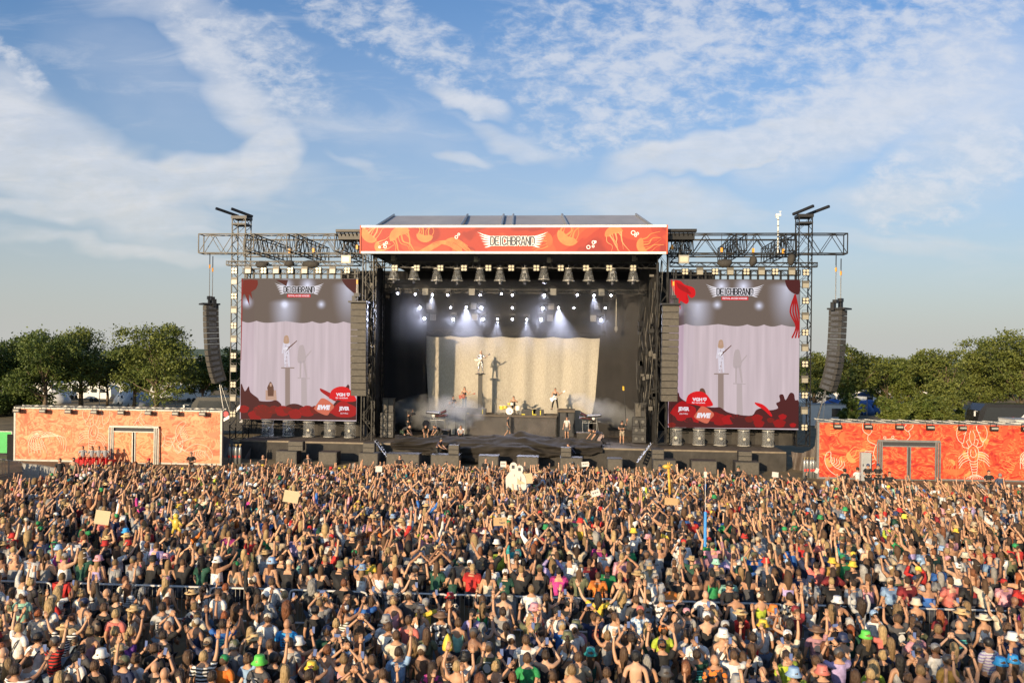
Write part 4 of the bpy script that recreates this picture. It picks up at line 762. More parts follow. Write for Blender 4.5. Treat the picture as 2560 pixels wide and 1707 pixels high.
# spotlights above the curtain: real lamps shining through the stage haze
SPOTS = [(995, 734, .3, 0), (1039, 736, 1, 0), (1082, 737, 1, 1), (1120, 738, 1, 0), (1201, 738, .7, 0), (1254, 735, .7, 0), (1281, 738, 1, 0), (1051, 769, 2, 0), (1127, 769, 1, 0), (1166, 768, 1, 2), (1204, 770, 2.2, 0), (1281, 770, 1.2, 0),
         (1026, 798, 1, 3), (1062, 797, 1.6, 0), (1134, 798, 1.7, 0), (1208, 798, 1.5, 0), (1244, 798, 1, 1), (1281, 798, 1.3, 0), (1361, 739, 1.7, 0), (1443, 738, 1, 0), (1485, 739, 1, 1), (1527, 739, .7, 0), (1357, 771, 2, 0), (1396, 769, 1, 2), (1435, 770, 1, 0), (1513, 770, 1, 0),
         (1317, 799, 1, 1), (1353, 799, 1.6, 0), (1503, 800, 1.8, 0), (1540, 800, .8, 0)]
GLOWM = mat('spot_lens_lit', (.9, .9, .95), .3, 0, emit=(.80, .82, 1.0), es=26.0)
sp0 = None; rowc = {}
for i, (px, py, big, beam) in enumerate(SPOTS):
    Y = 65.2 if py < 745 else 69.0; p = S(px, py, Y)
    if sp0 is None:
        sp0 = empty('spotlight', p); a = MB(); a.ball((0, .08, 0), (.17, .2, .19), 0, 10, 6); a.bar((-.2, .05, -.1), (-.2, .05, .3), .025); a.bar((.2, .05, -.1), (.2, .05, .3), .025); a.box((0, .05, .38), (.42, .2, .14)); a.build('moving_head', DARKM, sp0)
        a = MB(); a.lathe([(.0, 0), (.08, 0), (.08, .03)], (0, -.12, 0), 12, 0, Matrix.Rotation(R(90), 3, 'X')); a.build('lens', GLOWM, sp0); o = sp0
    else: o = ctree(sp0, p)
    o.scale = (math.sqrt(big),) * 3 if big > 1 else (1,) * 3
    r_ = 'top' if py < 745 else ('middle' if py < 785 else 'lower'); rowc[r_] = rowc.get(r_, 0) + 1
    tag(o, '%s lit white spotlight from the left in the %s row above the curtain' % (NUM[rowc[r_] - 1] if rowc[r_] <= 13 else 'last', r_), 'spotlight', 'lit spotlights above the curtain')
    if beam or big >= 1.5:
        sl = bpy.data.lights.new('spot_beam', 'SPOT'); so = bpy.data.objects.new('spot_beam', sl); col.objects.link(so); sl.color = (.72, .76, 1.0); sl.shadow_soft_size = .06
        so.parent = o; so.location = (0, -.2, -.02)
        if beam: sl.energy = {1: 3200, 2: 6500, 3: 16000}[beam]; sl.spot_size = R({1: 44, 2: 56, 3: 50}[beam]); sl.spot_blend = .8; tgt = Vector({1: (.05, -.75, -1), 2: (.12, -.75, -1), 3: (-.75, -.7, -1)}[beam])
        else: sl.energy = 900; sl.spot_size = R(70); sl.spot_blend = 1; tgt = Vector((0, -1, -.25))
        so.rotation_euler = tgt.to_track_quat('-Z', 'Y').to_euler()
# low haze that hangs in the stage opening
hzb = MB(); hzb.boxc(OX0 + 1.0, OX1 - 1.0, 64.2, 69.5, 6.5, bz0 - 1.6); HZ = bpy.data.materials.new('stage_haze'); HZ.use_nodes = True; nt = HZ.node_tree; nt.nodes.remove(nt.nodes['Principled BSDF']); pv = nt.nodes.new('ShaderNodeVolumePrincipled'); pv.inputs['Density'].default_value = .03; g1 = nt.nodes.new('ShaderNodeNewGeometry'); g2 = nt.nodes.new('ShaderNodeSeparateXYZ'); nt.links.new(g1.outputs['Position'], g2.inputs[0]); g3 = nt.nodes.new('ShaderNodeMapRange'); g3.interpolation_type = 'SMOOTHSTEP'; nt.links.new(g2.outputs[2], g3.inputs[0]); g3.inputs[1].default_value = 7.0; g3.inputs[2].default_value = 12.0; g3.inputs[4].default_value = .036; nt.links.new(g3.outputs[0], pv.inputs['Density']); pv.inputs['Anisotropy'].default_value = .2; pv.inputs['Color'].default_value = (.9, .9, .92, 1); nt.links.new(pv.outputs[0], nt.nodes['Material Output'].inputs['Volume'])
tag(hzb.build('stage_haze', HZ), kind='stuff')
# ================================================================== people
SKIN = mat('skin', (.46, .25, .155), .55, objcol=True, var=.08, vscale=6)
CLOTH = mat('cloth', (.5, .5, .5), .85, objcol=True, var=.22, vscale=9, bump=.4, bscale=14)
HAIR = mat('hair', (.1, .06, .03), .5, objcol=True, var=.45, vscale=22, bump=.8, bscale=45, stretch=(1, 1, .25))
PAINT = mat('plain_goods', (.5, .5, .5), .5, objcol=True, var=.1, vscale=8)
FACE = mat('face_features', (.03, .02, .018), .6); LIP = mat('lips', (.35, .12, .09), .5)
def pattern_mat(name, kind, c2, scale):
    M = bpy.data.materials.new(name); M.use_nodes = True; nt = M.node_tree; N = nt.nodes; L = nt.links; b = N['Principled BSDF']; b.inputs['Roughness'].default_value = .85
    tc = N.new('ShaderNodeTexCoord'); oi = N.new('ShaderNodeObjectInfo'); mx = N.new('ShaderNodeMixRGB'); L.new(oi.outputs['Color'], mx.inputs[1]); mx.inputs[2].default_value = (*c2, 1)
    if kind in ('stripe', 'vstripe'):
        w = N.new('ShaderNodeTexWave'); w.bands_direction = 'Z' if kind == 'stripe' else 'X'; w.inputs['Scale'].default_value = scale; L.new(tc.outputs['Object'], w.inputs['Vector']); fac = w.outputs['Fac']
    elif kind == 'check':
        w = N.new('ShaderNodeTexChecker'); w.inputs['Scale'].default_value = scale; L.new(tc.outputs['Object'], w.inputs['Vector']); fac = w.outputs['Fac']
    else:
        w = N.new('ShaderNodeTexVoronoi'); w.inputs['Scale'].default_value = scale; L.new(tc.outputs['Object'], w.inputs['Vector']); fac = w.outputs['Distance']
    mr = N.new('ShaderNodeMapRange'); L.new(fac, mr.inputs[0]); mr.inputs[1].default_value = .42; mr.inputs[2].default_value = .55; L.new(mr.outputs[0], mx.inputs[0]); L.new(mx.outputs[0], b.inputs['Base Color']); return M
PAT = {'stripe': pattern_mat('striped_cloth', 'stripe', (.75, .74, .72), 5), 'vstripe': pattern_mat('pinstriped_cloth', 'vstripe', (.70, .70, .70), 9), 'check': pattern_mat('checked_cloth', 'check', (.72, .72, .72), 14),
       'print': pattern_mat('printed_cloth', 'dots', (.70, .62, .50), 11), 'dark': pattern_mat('dark_printed_cloth', 'dots', (.05, .045, .05), 10), 'redstripe': pattern_mat('dark_striped_cloth', 'stripe', (.02, .02, .02), 4.5)}
def _skin_eval(V, E, Rr, root, sub):
    me = bpy.data.meshes.new('k'); me.from_pydata(V, E, []); ob = bpy.data.objects.new('k', me); col.objects.link(ob)
    sm = ob.modifiers.new('s', 'SKIN'); sm.use_smooth_shade = True
    for i, r in enumerate(Rr): me.skin_vertices[0].data[i].radius = r if isinstance(r, tuple) else (r, r)
    me.skin_vertices[0].data[root].use_root = True
    if sub: s2 = ob.modifiers.new('u', 'SUBSURF'); s2.levels = sub; s2.render_levels = sub
    dg = bpy.context.evaluated_depsgraph_get(); ev = ob.evaluated_get(dg); m2 = ev.to_mesh()
    v = [tuple(x.co) for x in m2.vertices]; f = [tuple(p.vertices) for p in m2.polygons]; ev.to_mesh_clear(); bpy.data.objects.remove(ob); bpy.data.meshes.remove(me); return v, f
# arm poses for the right side (x > 0): elbow, wrist
ARM = {'down': ((.25, -.02, 1.14), (.27, .10, .90)), 'up': ((.31, .07, 1.64), (.26, .14, 1.90)), 'high': ((.24, .05, 1.70), (.24, .10, 1.98)), 'phone': ((.31, .19, 1.50), (.12, .33, 1.72)), 'clap': ((.34, .10, 1.60), (.07, .16, 1.84)),
       'front': ((.27, .08, 1.15), (.08, .28, 1.24)), 'hip': ((.41, -.06, 1.17), (.21, .06, 1.03)), 'wide': ((.40, .05, 1.60), (.52, .10, 1.86)), 'fold': ((.27, .10, 1.16), (-.04, .24, 1.20)), 'bent': ((.38, .08, 1.42), (.30, .18, 1.66)), 'reach': ((.27, .24, 1.52), (.25, .44, 1.72)), 'tilt': ((.36, .02, 1.62), (.40, .05, 1.90)), 'fist': ((.33, .12, 1.52), (.36, .16, 1.80))}
def joints(la='down', ra='down', build=1.0, **ov):
    J = dict(pel=(0, 0, .96), spi=(0, -.005, 1.16), che=(0, -.01, 1.34), nb=(0, -.01, 1.47), nk=(0, .0, 1.54), hd=(0, .015, 1.64))
    for s, nm, a in ((1, 'r', ra), (-1, 'l', la)):
        e, w = ARM[a]; J['sh' + nm] = (s * .185 * build, -.01, 1.425); J['el' + nm] = (s * e[0], e[1], e[2]); J['wr' + nm] = (s * w[0], w[1], w[2])
        J['hp' + nm] = (s * .095, 0, .90); J['kn' + nm] = (s * .11, .015, .50); J['an' + nm] = (s * .12, -.02, .09); J['to' + nm] = (s * .13, .13, .03)
    J.update(ov); return J
def hand_mb(mb, el, wr, side, grip=False):
    el, wr = Vector(el), Vector(wr); d = (wr - el).normalized(); ref = Vector((0, 1, 0)) if abs(d.y) < .8 else Vector((0, 0, 1)); s = d.cross(ref).normalized() * side; nrm = s.cross(d).normalized()
    Rm = Matrix((s, nrm, d)).transposed(); mb.box(wr + d * .055, (.078, .030, .10), 0, Rm)
    for k, (x, L_) in enumerate(((-.030, .062), (-.010, .078), (.011, .082), (.031, .072))):
        a = wr + d * .10 + s * x; sp = s * (x * .35); b = a + (d * .9 + sp * 3 - nrm * .15).normalized() * L_ * .52; c = b + (d * (.75 if not grip else -.1) + sp * 2 - nrm * (-.35 if not grip else -.9)).normalized() * L_ * .48
        mb.bar(a - d * .012, b, .0105, 0, 4, .0095); mb.bar(b, c, .0095, 0, 4, .007)
    a = wr + d * .035 + s * .036; b = a + (d * .5 + s * .75).normalized() * .036; mb.bar(a - s * .01, b, .013, 0, 4, .011); mb.bar(b, b + (d * .85 + s * .2 + nrm * .2).normalized() * .032, .011, 0, 4, .008)
def head_mb(mb, c, lod, face=True):
    cx, cy, cz = c; nu, nv = (12, 9) if not lod else (6, 5); V = []
    for j in range(nv + 1):
        ph = math.pi * j / nv; z = math.cos(ph)
        for k in range(nu):
            t = 2 * math.pi * k / nu; x = math.sin(ph) * math.cos(t); y = math.sin(ph) * math.sin(t); w = 1 - .30 * max(0, -z - .15)
            V.append((cx + x * .082 * w, cy + y * .104 * (1 - .16 * max(0, -z)) + (.012 * max(0, -z) if y > 0 else 0), cz + z * .122))
    mb.add(V, [(j * nu + k, (j + 1) * nu + k, (j + 1) * nu + (k + 1) % nu, j * nu + (k + 1) % nu) for j in range(nv) for k in range(nu)])
    if not lod and face:
        mb.add([(cx - .011, cy + .088, cz + .02), (cx + .011, cy + .088, cz + .02), (cx, cy + .118, cz - .025), (cx - .016, cy + .09, cz - .035), (cx + .016, cy + .09, cz - .035)], [(0, 2, 1), (0, 3, 2), (1, 2, 4), (3, 4, 2)])
        for s in (-1, 1):
            mb.ball((cx + s * .079, cy + .0, cz - .005), (.010, .022, .032), 0, 6, 4); mb.ball((cx + s * .03, cy + .086, cz + .012), (.014, .008, .008), 1, 6, 4); mb.box((cx + s * .03, cy + .093, cz + .034), (.032, .008, .007), 1)
        mb.ball((cx, cy + .089, cz - .055), (.024, .010, .009), 2, 6, 4)
def xf_pts(pts, M): return [tuple(M @ Vector(p)) for p in pts]
CACHE = {}
def body_geo(J, key, lod, girth=1.0, bend=False, grip=False):
    k = ('body', key, lod, girth, grip)
    if k in CACHE: return CACHE[k]
    names = ['pel', 'spi', 'che', 'nb', 'nk', 'hd']; V = [J[n] for n in names]; Rr = [(.145 * girth, .115 * girth), (.125 * girth, .10 * girth), (.150 * girth, .11 * girth), .075, .052, .06]; E = [(i, i + 1) for i in range(5)]
    def add(n, r, p): V.append(J[n]); Rr.append(r); E.append((p, len(V) - 1)); return len(V) - 1
    for s in 'rl':
        a = add('sh' + s, .058, 2 if lod else 3); b = add('el' + s, .040, a); c = add('wr' + s, .026, b)
        if lod: w, e = Vector(J['wr' + s]), Vector(J['el' + s]); V.append(tuple(w + (w - e).normalized() * .15)); Rr.append(.030); E.append((c, len(V) - 1))
        h = add('hp' + s, .085, 0); n = add('kn' + s, .058, h)
        if not lod: n = add('an' + s, .038, n); add('to' + s, .032, n)
    v, f = _skin_eval(V, E, Rr, 0, 0 if lod else 1); mb = MB(); mb.add(v, f)
    head_mb(mb, J['hd'], lod)
    if not lod:
        hand_mb(mb, J['elr'], J['wrr'], 1, grip); hand_mb(mb, J['ell'], J['wrl'], -1, grip)
    CACHE[k] = mb; return mb
def top_geo(J, key, kind, lod, girth=1.0):
    k = ('top', key, kind, lod, girth)
    if k in CACHE: return CACHE[k]
    g_ = girth; V = [J['pel'], J['spi'], J['che'], tuple(Vector(J['nb']) - Vector((0, 0, .015)))]; V[0] = tuple(Vector(V[0]) + (Vector(V[0]) - Vector(V[1])) * .25)
    Rr = [(.165 * g_, .14 * g_), (.150 * g_, .125 * g_), (.170 * g_, .130 * g_), .080]; E = [(0, 1), (1, 2), (2, 3)]
    if kind == 'crop': V[0] = tuple(Vector(J['spi']) - Vector((0, 0, .02)))
    if kind in ('tank', 'crop', 'dress'): Rr[3] = .072; Rr[2] = (.178 * g_, .138 * g_); 
    for s in 'rl':
        sh = Vector(J['sh' + s]); el = Vector(J['el' + s]); wr = Vector(J['wr' + s])
        if kind in ('tank', 'crop', 'dress'):
            V.append(tuple(sh.lerp(Vector(J['che']), .25) + Vector((0, 0, .01)))); Rr.append(.066); E.append((2, len(V) - 1)); continue
        V.append(tuple(sh)); Rr.append(.078); E.append((2 if lod else 3, len(V) - 1)); V.append(tuple(sh.lerp(el, .62 if kind == 'tee' else .98))); Rr.append(.068 if kind == 'tee' else .052); E.append((len(V) - 2, len(V) - 1))
        if kind in ('long', 'hoodie'): V.append(tuple(el.lerp(wr, .9))); Rr.append(.040); E.append((len(V) - 2, len(V) - 1))
    if kind == 'dress': V.append(tuple(Vector(J['pel']) + Vector((0, 0, -.30)))); Rr.append((.24, .2)); E.append((0, len(V) - 1))
    v, f = _skin_eval(V, E, Rr, 2, 0 if lod else 1); mb = MB(); mb.add(v, f)
    if kind == 'hoodie' and not lod: c = Vector(J['nb']); mb.ball((c.x, c.y - .09, c.z - .03), (.12, .07, .12), 0, 10, 6)
    CACHE[k] = mb; return mb
def bottom_geo(J, key, kind, lod=0):
    k = ('bot', key, kind, lod)
    if k in CACHE: return CACHE[k]
    V = [J['pel'], ]; Rr = [(.158, .128)]; E = []
    for s in 'rl':
        V.append(J['hp' + s]); Rr.append(.10); E.append((0, len(V) - 1)); kn = Vector(J['kn' + s]); hp = Vector(J['hp' + s]); an = Vector(J['an' + s])
        if kind == 'trousers': V.append(tuple(kn)); Rr.append(.075); E.append((len(V) - 2, len(V) - 1)); V.append(tuple(kn.lerp(an, .93))); Rr.append(.058); E.append((len(V) - 2, len(V) - 1))
        else: V.append(tuple(hp.lerp(kn, .8))); Rr.append(.10); E.append((len(V) - 2, len(V) - 1))
    v, f = _skin_eval(V, E, Rr, 0, 0 if lod else 1); mb = MB(); mb.add(v, f); CACHE[k] = mb; return mb
def hair_geo(hd, key, kind, lod, var=0):
    k = ('hair', key, kind, lod, var)
    if k in CACHE: return CACHE[k]
    cx, cy, cz = hd; nu, nv = (14, 10) if not lod else (7, 5); mb = MB(); rr = random.Random(str(k)); sc_ = 1.55 if kind == 'curly' else (1.06 if kind == 'short' else 1.14)
    V = []
    for j in range(nv + 1):
        ph = math.pi * j / nv; z = math.cos(ph)
        for q in range(nu):
            t = 2 * math.pi * q / nu; x = math.sin(ph) * math.cos(t); y = math.sin(ph) * math.sin(t); s_ = sc_ * (1 + .10 * mnoise.noise(Vector((x * 3, y * 3 + var, z * 3))) + (.22 * mnoise.noise(Vector((x * 6, y * 6 + var, z * 6))) if kind == 'curly' else 0))
            if y > .25 and z < .45: s_ = .80                                   # the face stays clear
            px, py, pz = x * .086 * s_, y * .111 * s_ - .008, z * .126 * s_
            if kind in ('long', 'wavy', 'curly') and z < .1:
                L_ = {'long': .34, 'wavy': .27, 'curly': .14}[kind]
                if y < .25: pz = pz - (-z + .1) * L_; px *= 1 + .22 * (-z + .1) ; py = min(py, .02) - .035 * (-z) + (.02 * math.sin(pz * 40 + q) if kind == 'wavy' else 0)
                px *= 1 + (.35 if z < -.9 else 0); 
                if z < -.95: px = (.05 + .01 * var) * math.cos(t); py = -.10 + .03 * math.sin(t)
            elif kind in ('short', 'bun', 'pony', 'braid') and z < -.35: pz *= .65; px *= .85
            V.append((cx + px, cy + py, cz + .012 + pz))
    mb.add(V, [(j * nu + q, (j + 1) * nu + q, (j + 1) * nu + (q + 1) % nu, j * nu + (q + 1) % nu) for j in range(nv) for q in range(nu)])
    if kind == 'bun': mb.ball((cx, cy - .06, cz + .14), (.05, .05, .045), 0, 8, 5)
    if kind in ('pony', 'braid'):
        pts = [(cx, cy - .09, cz + .06), (cx, cy - .16, cz + .0), (cx + .01, cy - .15, cz - .16), (cx + .015, cy - .15, cz - .36)]; rs = (.03, .045, .04, .012) if kind == 'pony' else (.03, .028, .026, .012)
        for a, b, r1, r2 in zip(pts[:-1], pts[1:], rs[:-1], rs[1:]): mb.bar(a, b, r1, 0, 4 if lod else 7, r2)
    CACHE[k] = mb; return mb
def hat_geo(hd, key, kind, lod):
    k = ('hat', key, kind, lod)
    if k in CACHE: return CACHE[k]
    c = Vector(hd); n = 8 if lod else 16; mb = MB(); b = c + Vector((0, -.005, .035))
    if kind == 'bucket': mb.lathe([(.165, -.035), (.108, .025), (.098, .105), (.085, .118), (0, .12)], b, n)
    elif kind in ('cap', 'capback'):
        mb.lathe([(.097, -.02), (.098, .03), (.085, .08), (.045, .108), (0, .114)], b, n); s = 1 if kind == 'cap' else -1; mb.add([(b.x + x, b.y + s * y, b.z + z) for x, y, z in ((-.07, .07, .0), (.07, .07, 0), (.062, .15, -.012), (.03, .178, -.018), (-.03, .178, -.018), (-.062, .15, -.012), (-.07, .07, .012), (.07, .07, .012), (.062, .15, 0), (.03, .178, -.006), (-.03, .178, -.006), (-.062, .15, 0))], [(0, 1, 2, 3, 4, 5), (6, 7, 8, 9, 10, 11), (2, 8, 9, 3), (3, 9, 10, 4), (4, 10, 11, 5)])
    elif kind == 'straw': mb.lathe([(.19, -.012), (.20, .0), (.105, .02), (.102, .085), (.085, .10), (0, .10)], b, n); 
    elif kind == 'cowboy':
        mb.lathe([(.21, .03), (.17, .0), (.105, .01), (.10, .10), (.07, .13), (0, .10)], b, n)
    elif kind == 'point': mb.lathe([(.115, -.06), (.118, .0), (.10, .10), (.06, .22), (0, .30)], b, n)
    elif kind == 'band': mb.lathe([(.10, -.03), (.105, .02), (.09, .07), (.05, .10), (0, .105)], b, n)
    CACHE[k] = mb; return mb
def strap_geo(J, key, back, side=1):
    k = ('strap', key, back, side)
    if k in CACHE: return CACHE[k]
    mb = MB(); ch = Vector(J['che']); pe = Vector(J['pel']); up = Vector(J['nb']) - pe; yb = -.155
    def P(x, f, y): return pe + up * f + Vector((x, y, 0))
    if back == 'strap':
        for ys in (-1, 1):
            pts = [P(side * .13, 1.0, ys * .05), P(side * .07, .80, ys * .15), P(0, .55, ys * .155), P(-side * .10, .25, ys * .15), P(-side * .17, .08, ys * .05)]
            for a, b in zip(pts[:-1], pts[1:]): mb.add([tuple(a + Vector((-.012, 0, .012))), tuple(a + Vector((.012, 0, -.012))), tuple(b + Vector((.012, 0, -.012))), tuple(b + Vector((-.012, 0, .012)))], [(0, 1, 2, 3)])
        mb.box(P(-side * .2, .06, .03), (.07, .16, .14))
    else:
        c = P(0, .52, -.21); mb.ball(c, (.15, .09, .21), 0, 12, 8)
        for s in (-1, 1): mb.bar(P(s * .11, .95, -.02), P(s * .11, .88, -.15), .018, 0, 4); mb.bar(P(s * .11, .98, .02), P(s * .12, .75, .13), .018, 0, 4)
    CACHE[k] = mb; return mb
MESHC = {}
def mesh_obj(name, key, geo, m, parent=None, color=None, smooth_=True):
    if key not in MESHC:
        o = geo.build(name, m, None, smooth_)
        for sl in o.material_slots: sl.link = 'DATA'
        MESHC[key] = o.data
    else: o = bpy.data.objects.new(name, MESHC[key]); col.objects.link(o)
    if parent is not None: o.parent = parent
    if color: o.color = (*color, 1)
    return o
def person(loc, rz, J, jkey, skin=(.46, .25, .155), hair=('short', (.05, .03, .015)), top=('tee', (.02, .02, .02)), bottom=('trousers', (.03, .035, .05)), hat=None, bag=None, scale=1.0, girth=1.0, pat=None, label='', group=None, var=0, shoes=True, grip=False):
    b = mesh_obj('person', ('body', jkey, girth, grip), body_geo(J, jkey, 0, girth, grip=grip), [SKIN, FACE, LIP], None, skin); b.location = loc; b.rotation_euler = (0, 0, rz); b.scale = (scale,) * 3; tag(b, label, 'person', group)
    if top and top[0] != 'bare':
        m = PAT[pat] if pat else CLOTH; o = mesh_obj({'tee': 'shirt', 'tank': 'tank_top', 'crop': 'crop_top', 'long': 'sweater', 'hoodie': 'hoodie', 'dress': 'dress'}[top[0]], ('top', jkey, top[0], girth, pat), top_geo(J, jkey, top[0], 0, girth), m, b, top[1])
    if bottom: mesh_obj(bottom[0], ('bot', jkey, bottom[0]), bottom_geo(J, jkey, bottom[0]), CLOTH, b, bottom[1])
    if hair and hair[0] != 'bald': mesh_obj('hair', ('hair', jkey, hair[0], var), hair_geo(J['hd'], jkey, hair[0], 0, var), HAIR, b, hair[1])
    if hat: mesh_obj('hat' if hat[0] not in ('cap', 'capback') else 'cap', ('hat', jkey, hat[0]), hat_geo(J['hd'], jkey, hat[0], 0), PAINT, b, hat[1])
    if bag: mesh_obj('shoulder_bag' if bag[0] == 'strap' else 'backpack', ('bag', jkey, bag[0], bag[2] if len(bag) > 2 else 1), strap_geo(J, jkey, bag[0], bag[2] if len(bag) > 2 else 1), PAINT, b, bag[1])
    if shoes:
        k = ('shoes', jkey)
        if k not in CACHE:
            s_ = MB()
            for q in 'rl': a, t = Vector(J['an' + q]), Vector(J['to' + q]); d = (t - a); s_.box((a + t) / 2 + Vector((0, 0, -.01)), (.10, .27, .085), 0, Matrix.Rotation(math.atan2(d.x, d.y) * -1, 3, 'Z'))
            CACHE[k] = s_
        mesh_obj('shoes', k, CACHE[k], PAINT, b, (.12, .11, .10))
    return b
# ================================================================== stage furniture
def obj1(mb, name, mats, label, cat, group=None, smooth_=False, loc=None): return tag(mb.build(name, mats, None, smooth_, loc), label, cat, group)
def pcol(o, c): o.color = (*c, 1)
# risers
GLASS = mat('riser_glass', (.12, .12, .12), .06, 0, alpha=.07, spec=.8); AMP = mat('amp_vinyl', (.025, .025, .027), .5, 0, .3, 6)
RZ0 = S(1280, 1038, 66.4).z; RZR = S(1415, 1026, 66.6).z; RZL = S(1140, 1023, 66.6).z
def riser(label, x0, x1, y0, y1, zt, panels, front):
    t = empty('riser', ((x0 + x1) / 2, y0, ZD)); tag(t, label, 'riser', 'risers of the band'); h = zt - ZD; w = (x1 - x0) / 2
    m = MB(); m.boxc(-w, w, 0, y1 - y0, h - .14, h); m.build('riser_top', DECKM, t); m = MB()
    for a in (-w + .06, 0, w - .06):
        for b in (.08, y1 - y0 - .08): m = MB(); m.boxc(a - .04, a + .04, b - .04, b + .04, 0, h - .14); m.build('riser_leg', MK, t)
    m = MB(); m.boxc(-w, w, .3, .34, .004, h - .15); m.build('riser_front', front, t)
    if panels:
        for k in range(panels): m = MB(); a = -w + 2 * w * k / panels; m.boxc(a + .01, a + 2 * w / panels - .01, -.75, -.72, .01, h + .10); m.build('glass_panel', GLASS, t)
    return t
X1166, X1392, X1436 = S(1166, 1060, 66.4).x, S(1392, 1060, 66.4).x, S(1437, 1060, 66.6).x; X1112 = S(1112, 1060, 66.6).x
BROWNF = mat('mottled_riser_front', (.045, .036, .032), .45, 0, .6, 1.2)  # brown tone mottled unevenly over the front
riser('middle riser with glass panels carrying the drum kit', X1166, X1392, 66.4, 69.2, RZ0, 5, BROWNF)
riser('right black riser on which the bass player stands', X1392 + .02, X1436, 66.6, 69.2, RZR, 0, AMP)
riser('left pale riser on which the dark haired guitarist stands', X1112, X1166 - .02, 66.6, 69.2, RZL, 0, mat('smoke_pale_riser_front', (.30, .31, .30), .6, 0, .15, 2))  # whiteness of the smoke put into the riser front colour
for px, wd_, label in ((1190, 1.7, 'low black amplifier at the left end of the glass riser'), (1322, 1.2, 'black amplifier with yellow tape right of the drum kit'), (1346, .9, 'small black amplifier farthest right on the glass riser')):
    p = S(px, 1038, 67.0); t = empty('amplifier', (p.x, 67.0, RZ0)); tag(t, label, 'amplifier', 'amplifiers on the risers'); m = MB(); m.boxc(-wd_ / 2, wd_ / 2, -.2, .3, 0, .48); m.build('cabinet', AMP, t); m = MB(); m.boxc(-wd_ / 2 + .05, wd_ / 2 - .05, -.22, -.2, .05, .36); m.build('grille', CABM, t)
    m = MB(); m.boxc(wd_ / 2 - .3, wd_ / 2 - .24, -.235, -.22, .04, .42); m.boxc(-wd_ / 2, -wd_ / 2 + .3, -.235, -.22, .04, .10); m.build('tape', mat('yellow_tape', (.62, .52, .02), .5), t)
# drum kit
p = S(1277, 1038, 67.3); DK = empty('drum_kit', (p.x, 67.2, RZ0)); tag(DK, 'drum kit with yellow drums and white bass drum head on the glass riser', 'drum kit')
YD = mat('yellow_drum_shell', (.62, .47, .06), .3, .2, .15, 6); HD = mat('drum_head', (.80, .76, .68), .5, 0, .08, 6); BR = mat('cymbal_brass', (.32, .26, .13), .3, .9, .2, 9); RX90 = Matrix.Rotation(R(90), 3, 'X')
m = MB(); m.lathe([(.30, -.22), (.30, .22)], (-.1, 0, .32), 20, 0, RX90); m.lathe([(0, 0), (.29, 0), (.31, .02), (.31, -.02)], (-.1, -.24, .32), 20, 1, RX90, caps=False); m.lathe([(0, 0), (.06, 0), (.06, .01)], (-.02, -.255, .25), 10, 2, RX90, caps=False); m.build('bass_drum', [YD, HD, INK], DK)
for x, y, z, r, h in ((-.75, 0, .42, .24, .34), (-.45, -.1, .52, .18, .26), (.10, -.05, .80, .15, .2), (.6, .1, .38, .22, .36), (-.15, -.05, .82, .14, .2)):
    m = MB(); m.lathe([(r, 0), (r, h)], (x, y, z), 16, 0); m.lathe([(0, h + .005), (r + .01, h + .005), (r + .01, h - .02)], (x, y, z), 16, 1, caps=False)
    for a in (0, 2, 4): m.bar((x + r * math.cos(a), y + r * math.sin(a), 0), (x + r * math.cos(a), y + r * math.sin(a), z + .1), .012, 2)
    m.build('tom_drum', [YD if x < 0 else HD, HD, SILV], DK)
for x, y, z, r, ti in ((-1.25, 0, 1.38, .26, .25), (-.95, .1, 1.22, .24, .3), (.55, .1, 1.15, .24, -.35), (.95, 0, 1.05, .22, -.4), (.75, .1, 1.3, .2, -.3), (-1.3, -.1, .80, .2, 1.2)):
    m = MB(); m.lathe([(0, .02), (r, 0), (0, -.005)], (x, y, z), 16, 0, Matrix.Rotation(ti, 3, 'Y')); m.bar((x, y, 0), (x, y, z), .014, 1)
    for a in (0, 2.1, 4.2): m.bar((x, y, .3), (x + .25 * math.cos(a), y + .25 * math.sin(a), 0), .012, 1)
    m.build('cymbal', [BR if z > 1 else HD, SILV], DK)
# keyboards and racks
def rack(px, py, Y, label, sg):
    p = S(px, py, Y); z0 = ZD + .75; t = empty('keyboard_rack', (p.x, Y, ZD)); tag(t, label, 'keyboard', 'keyboard racks on the stage'); m = MB(); m.boxc(-1.0, 1.0, -.6, .6, 0, .7); m.boxc(-1.02, 1.02, -.62, .62, .7, .75, 1); m.build('rack_platform', [FAB, DECKM], t)
    m = MB()
    for x in (-.55, -.1, .55): m.bar((x, -.1, .75), (x, -.1, 2.0), .025, 0, 6); m.bar((x, -.1, 1.6), (x + .3, -.25, 1.65), .02)
    m.bar((-.6, -.1, 1.95), (.6, -.1, 1.95), .03); m.bar((-.6, -.1, 1.5), (.6, -.1, 1.5), .02); m.bar((.7, -.1, .75), (.55, 0, 2.0), .02); m.build('stand', SILV, t)
    for k, (x, z, w, ti) in enumerate(((-.35, 2.10, 1.1, .06), (.35, 1.86, 1.0, -.08), (.5, 2.16, .5, -.45))):
        m = MB(); Rm = Matrix.Rotation(ti * sg, 3, 'Y') @ Matrix.Rotation(.35, 3, 'X'); m.box((x * sg, -.2, z), (w, .4, .09), 0, Rm); m.box(Vector((x * sg, -.2, z)) + Rm @ Vector((0, -.06, .05)), (w * .9, .2, .012), 1, Rm); m.build('keyboard', [AMP, mat('keys_pale', (.30, .28, .24), .4) if k == 0 else mat('keys_dark', (.12, .03, .03), .4)], t)
    m = MB(); m.ball((-.3 * sg, -.1, 1.85), (.13, .12, .13), 0, 8, 6); m.ball((.0, -.15, 1.78), (.10, .1, .12), 1, 8, 6); m.build('percussion', [HD, YD], t)
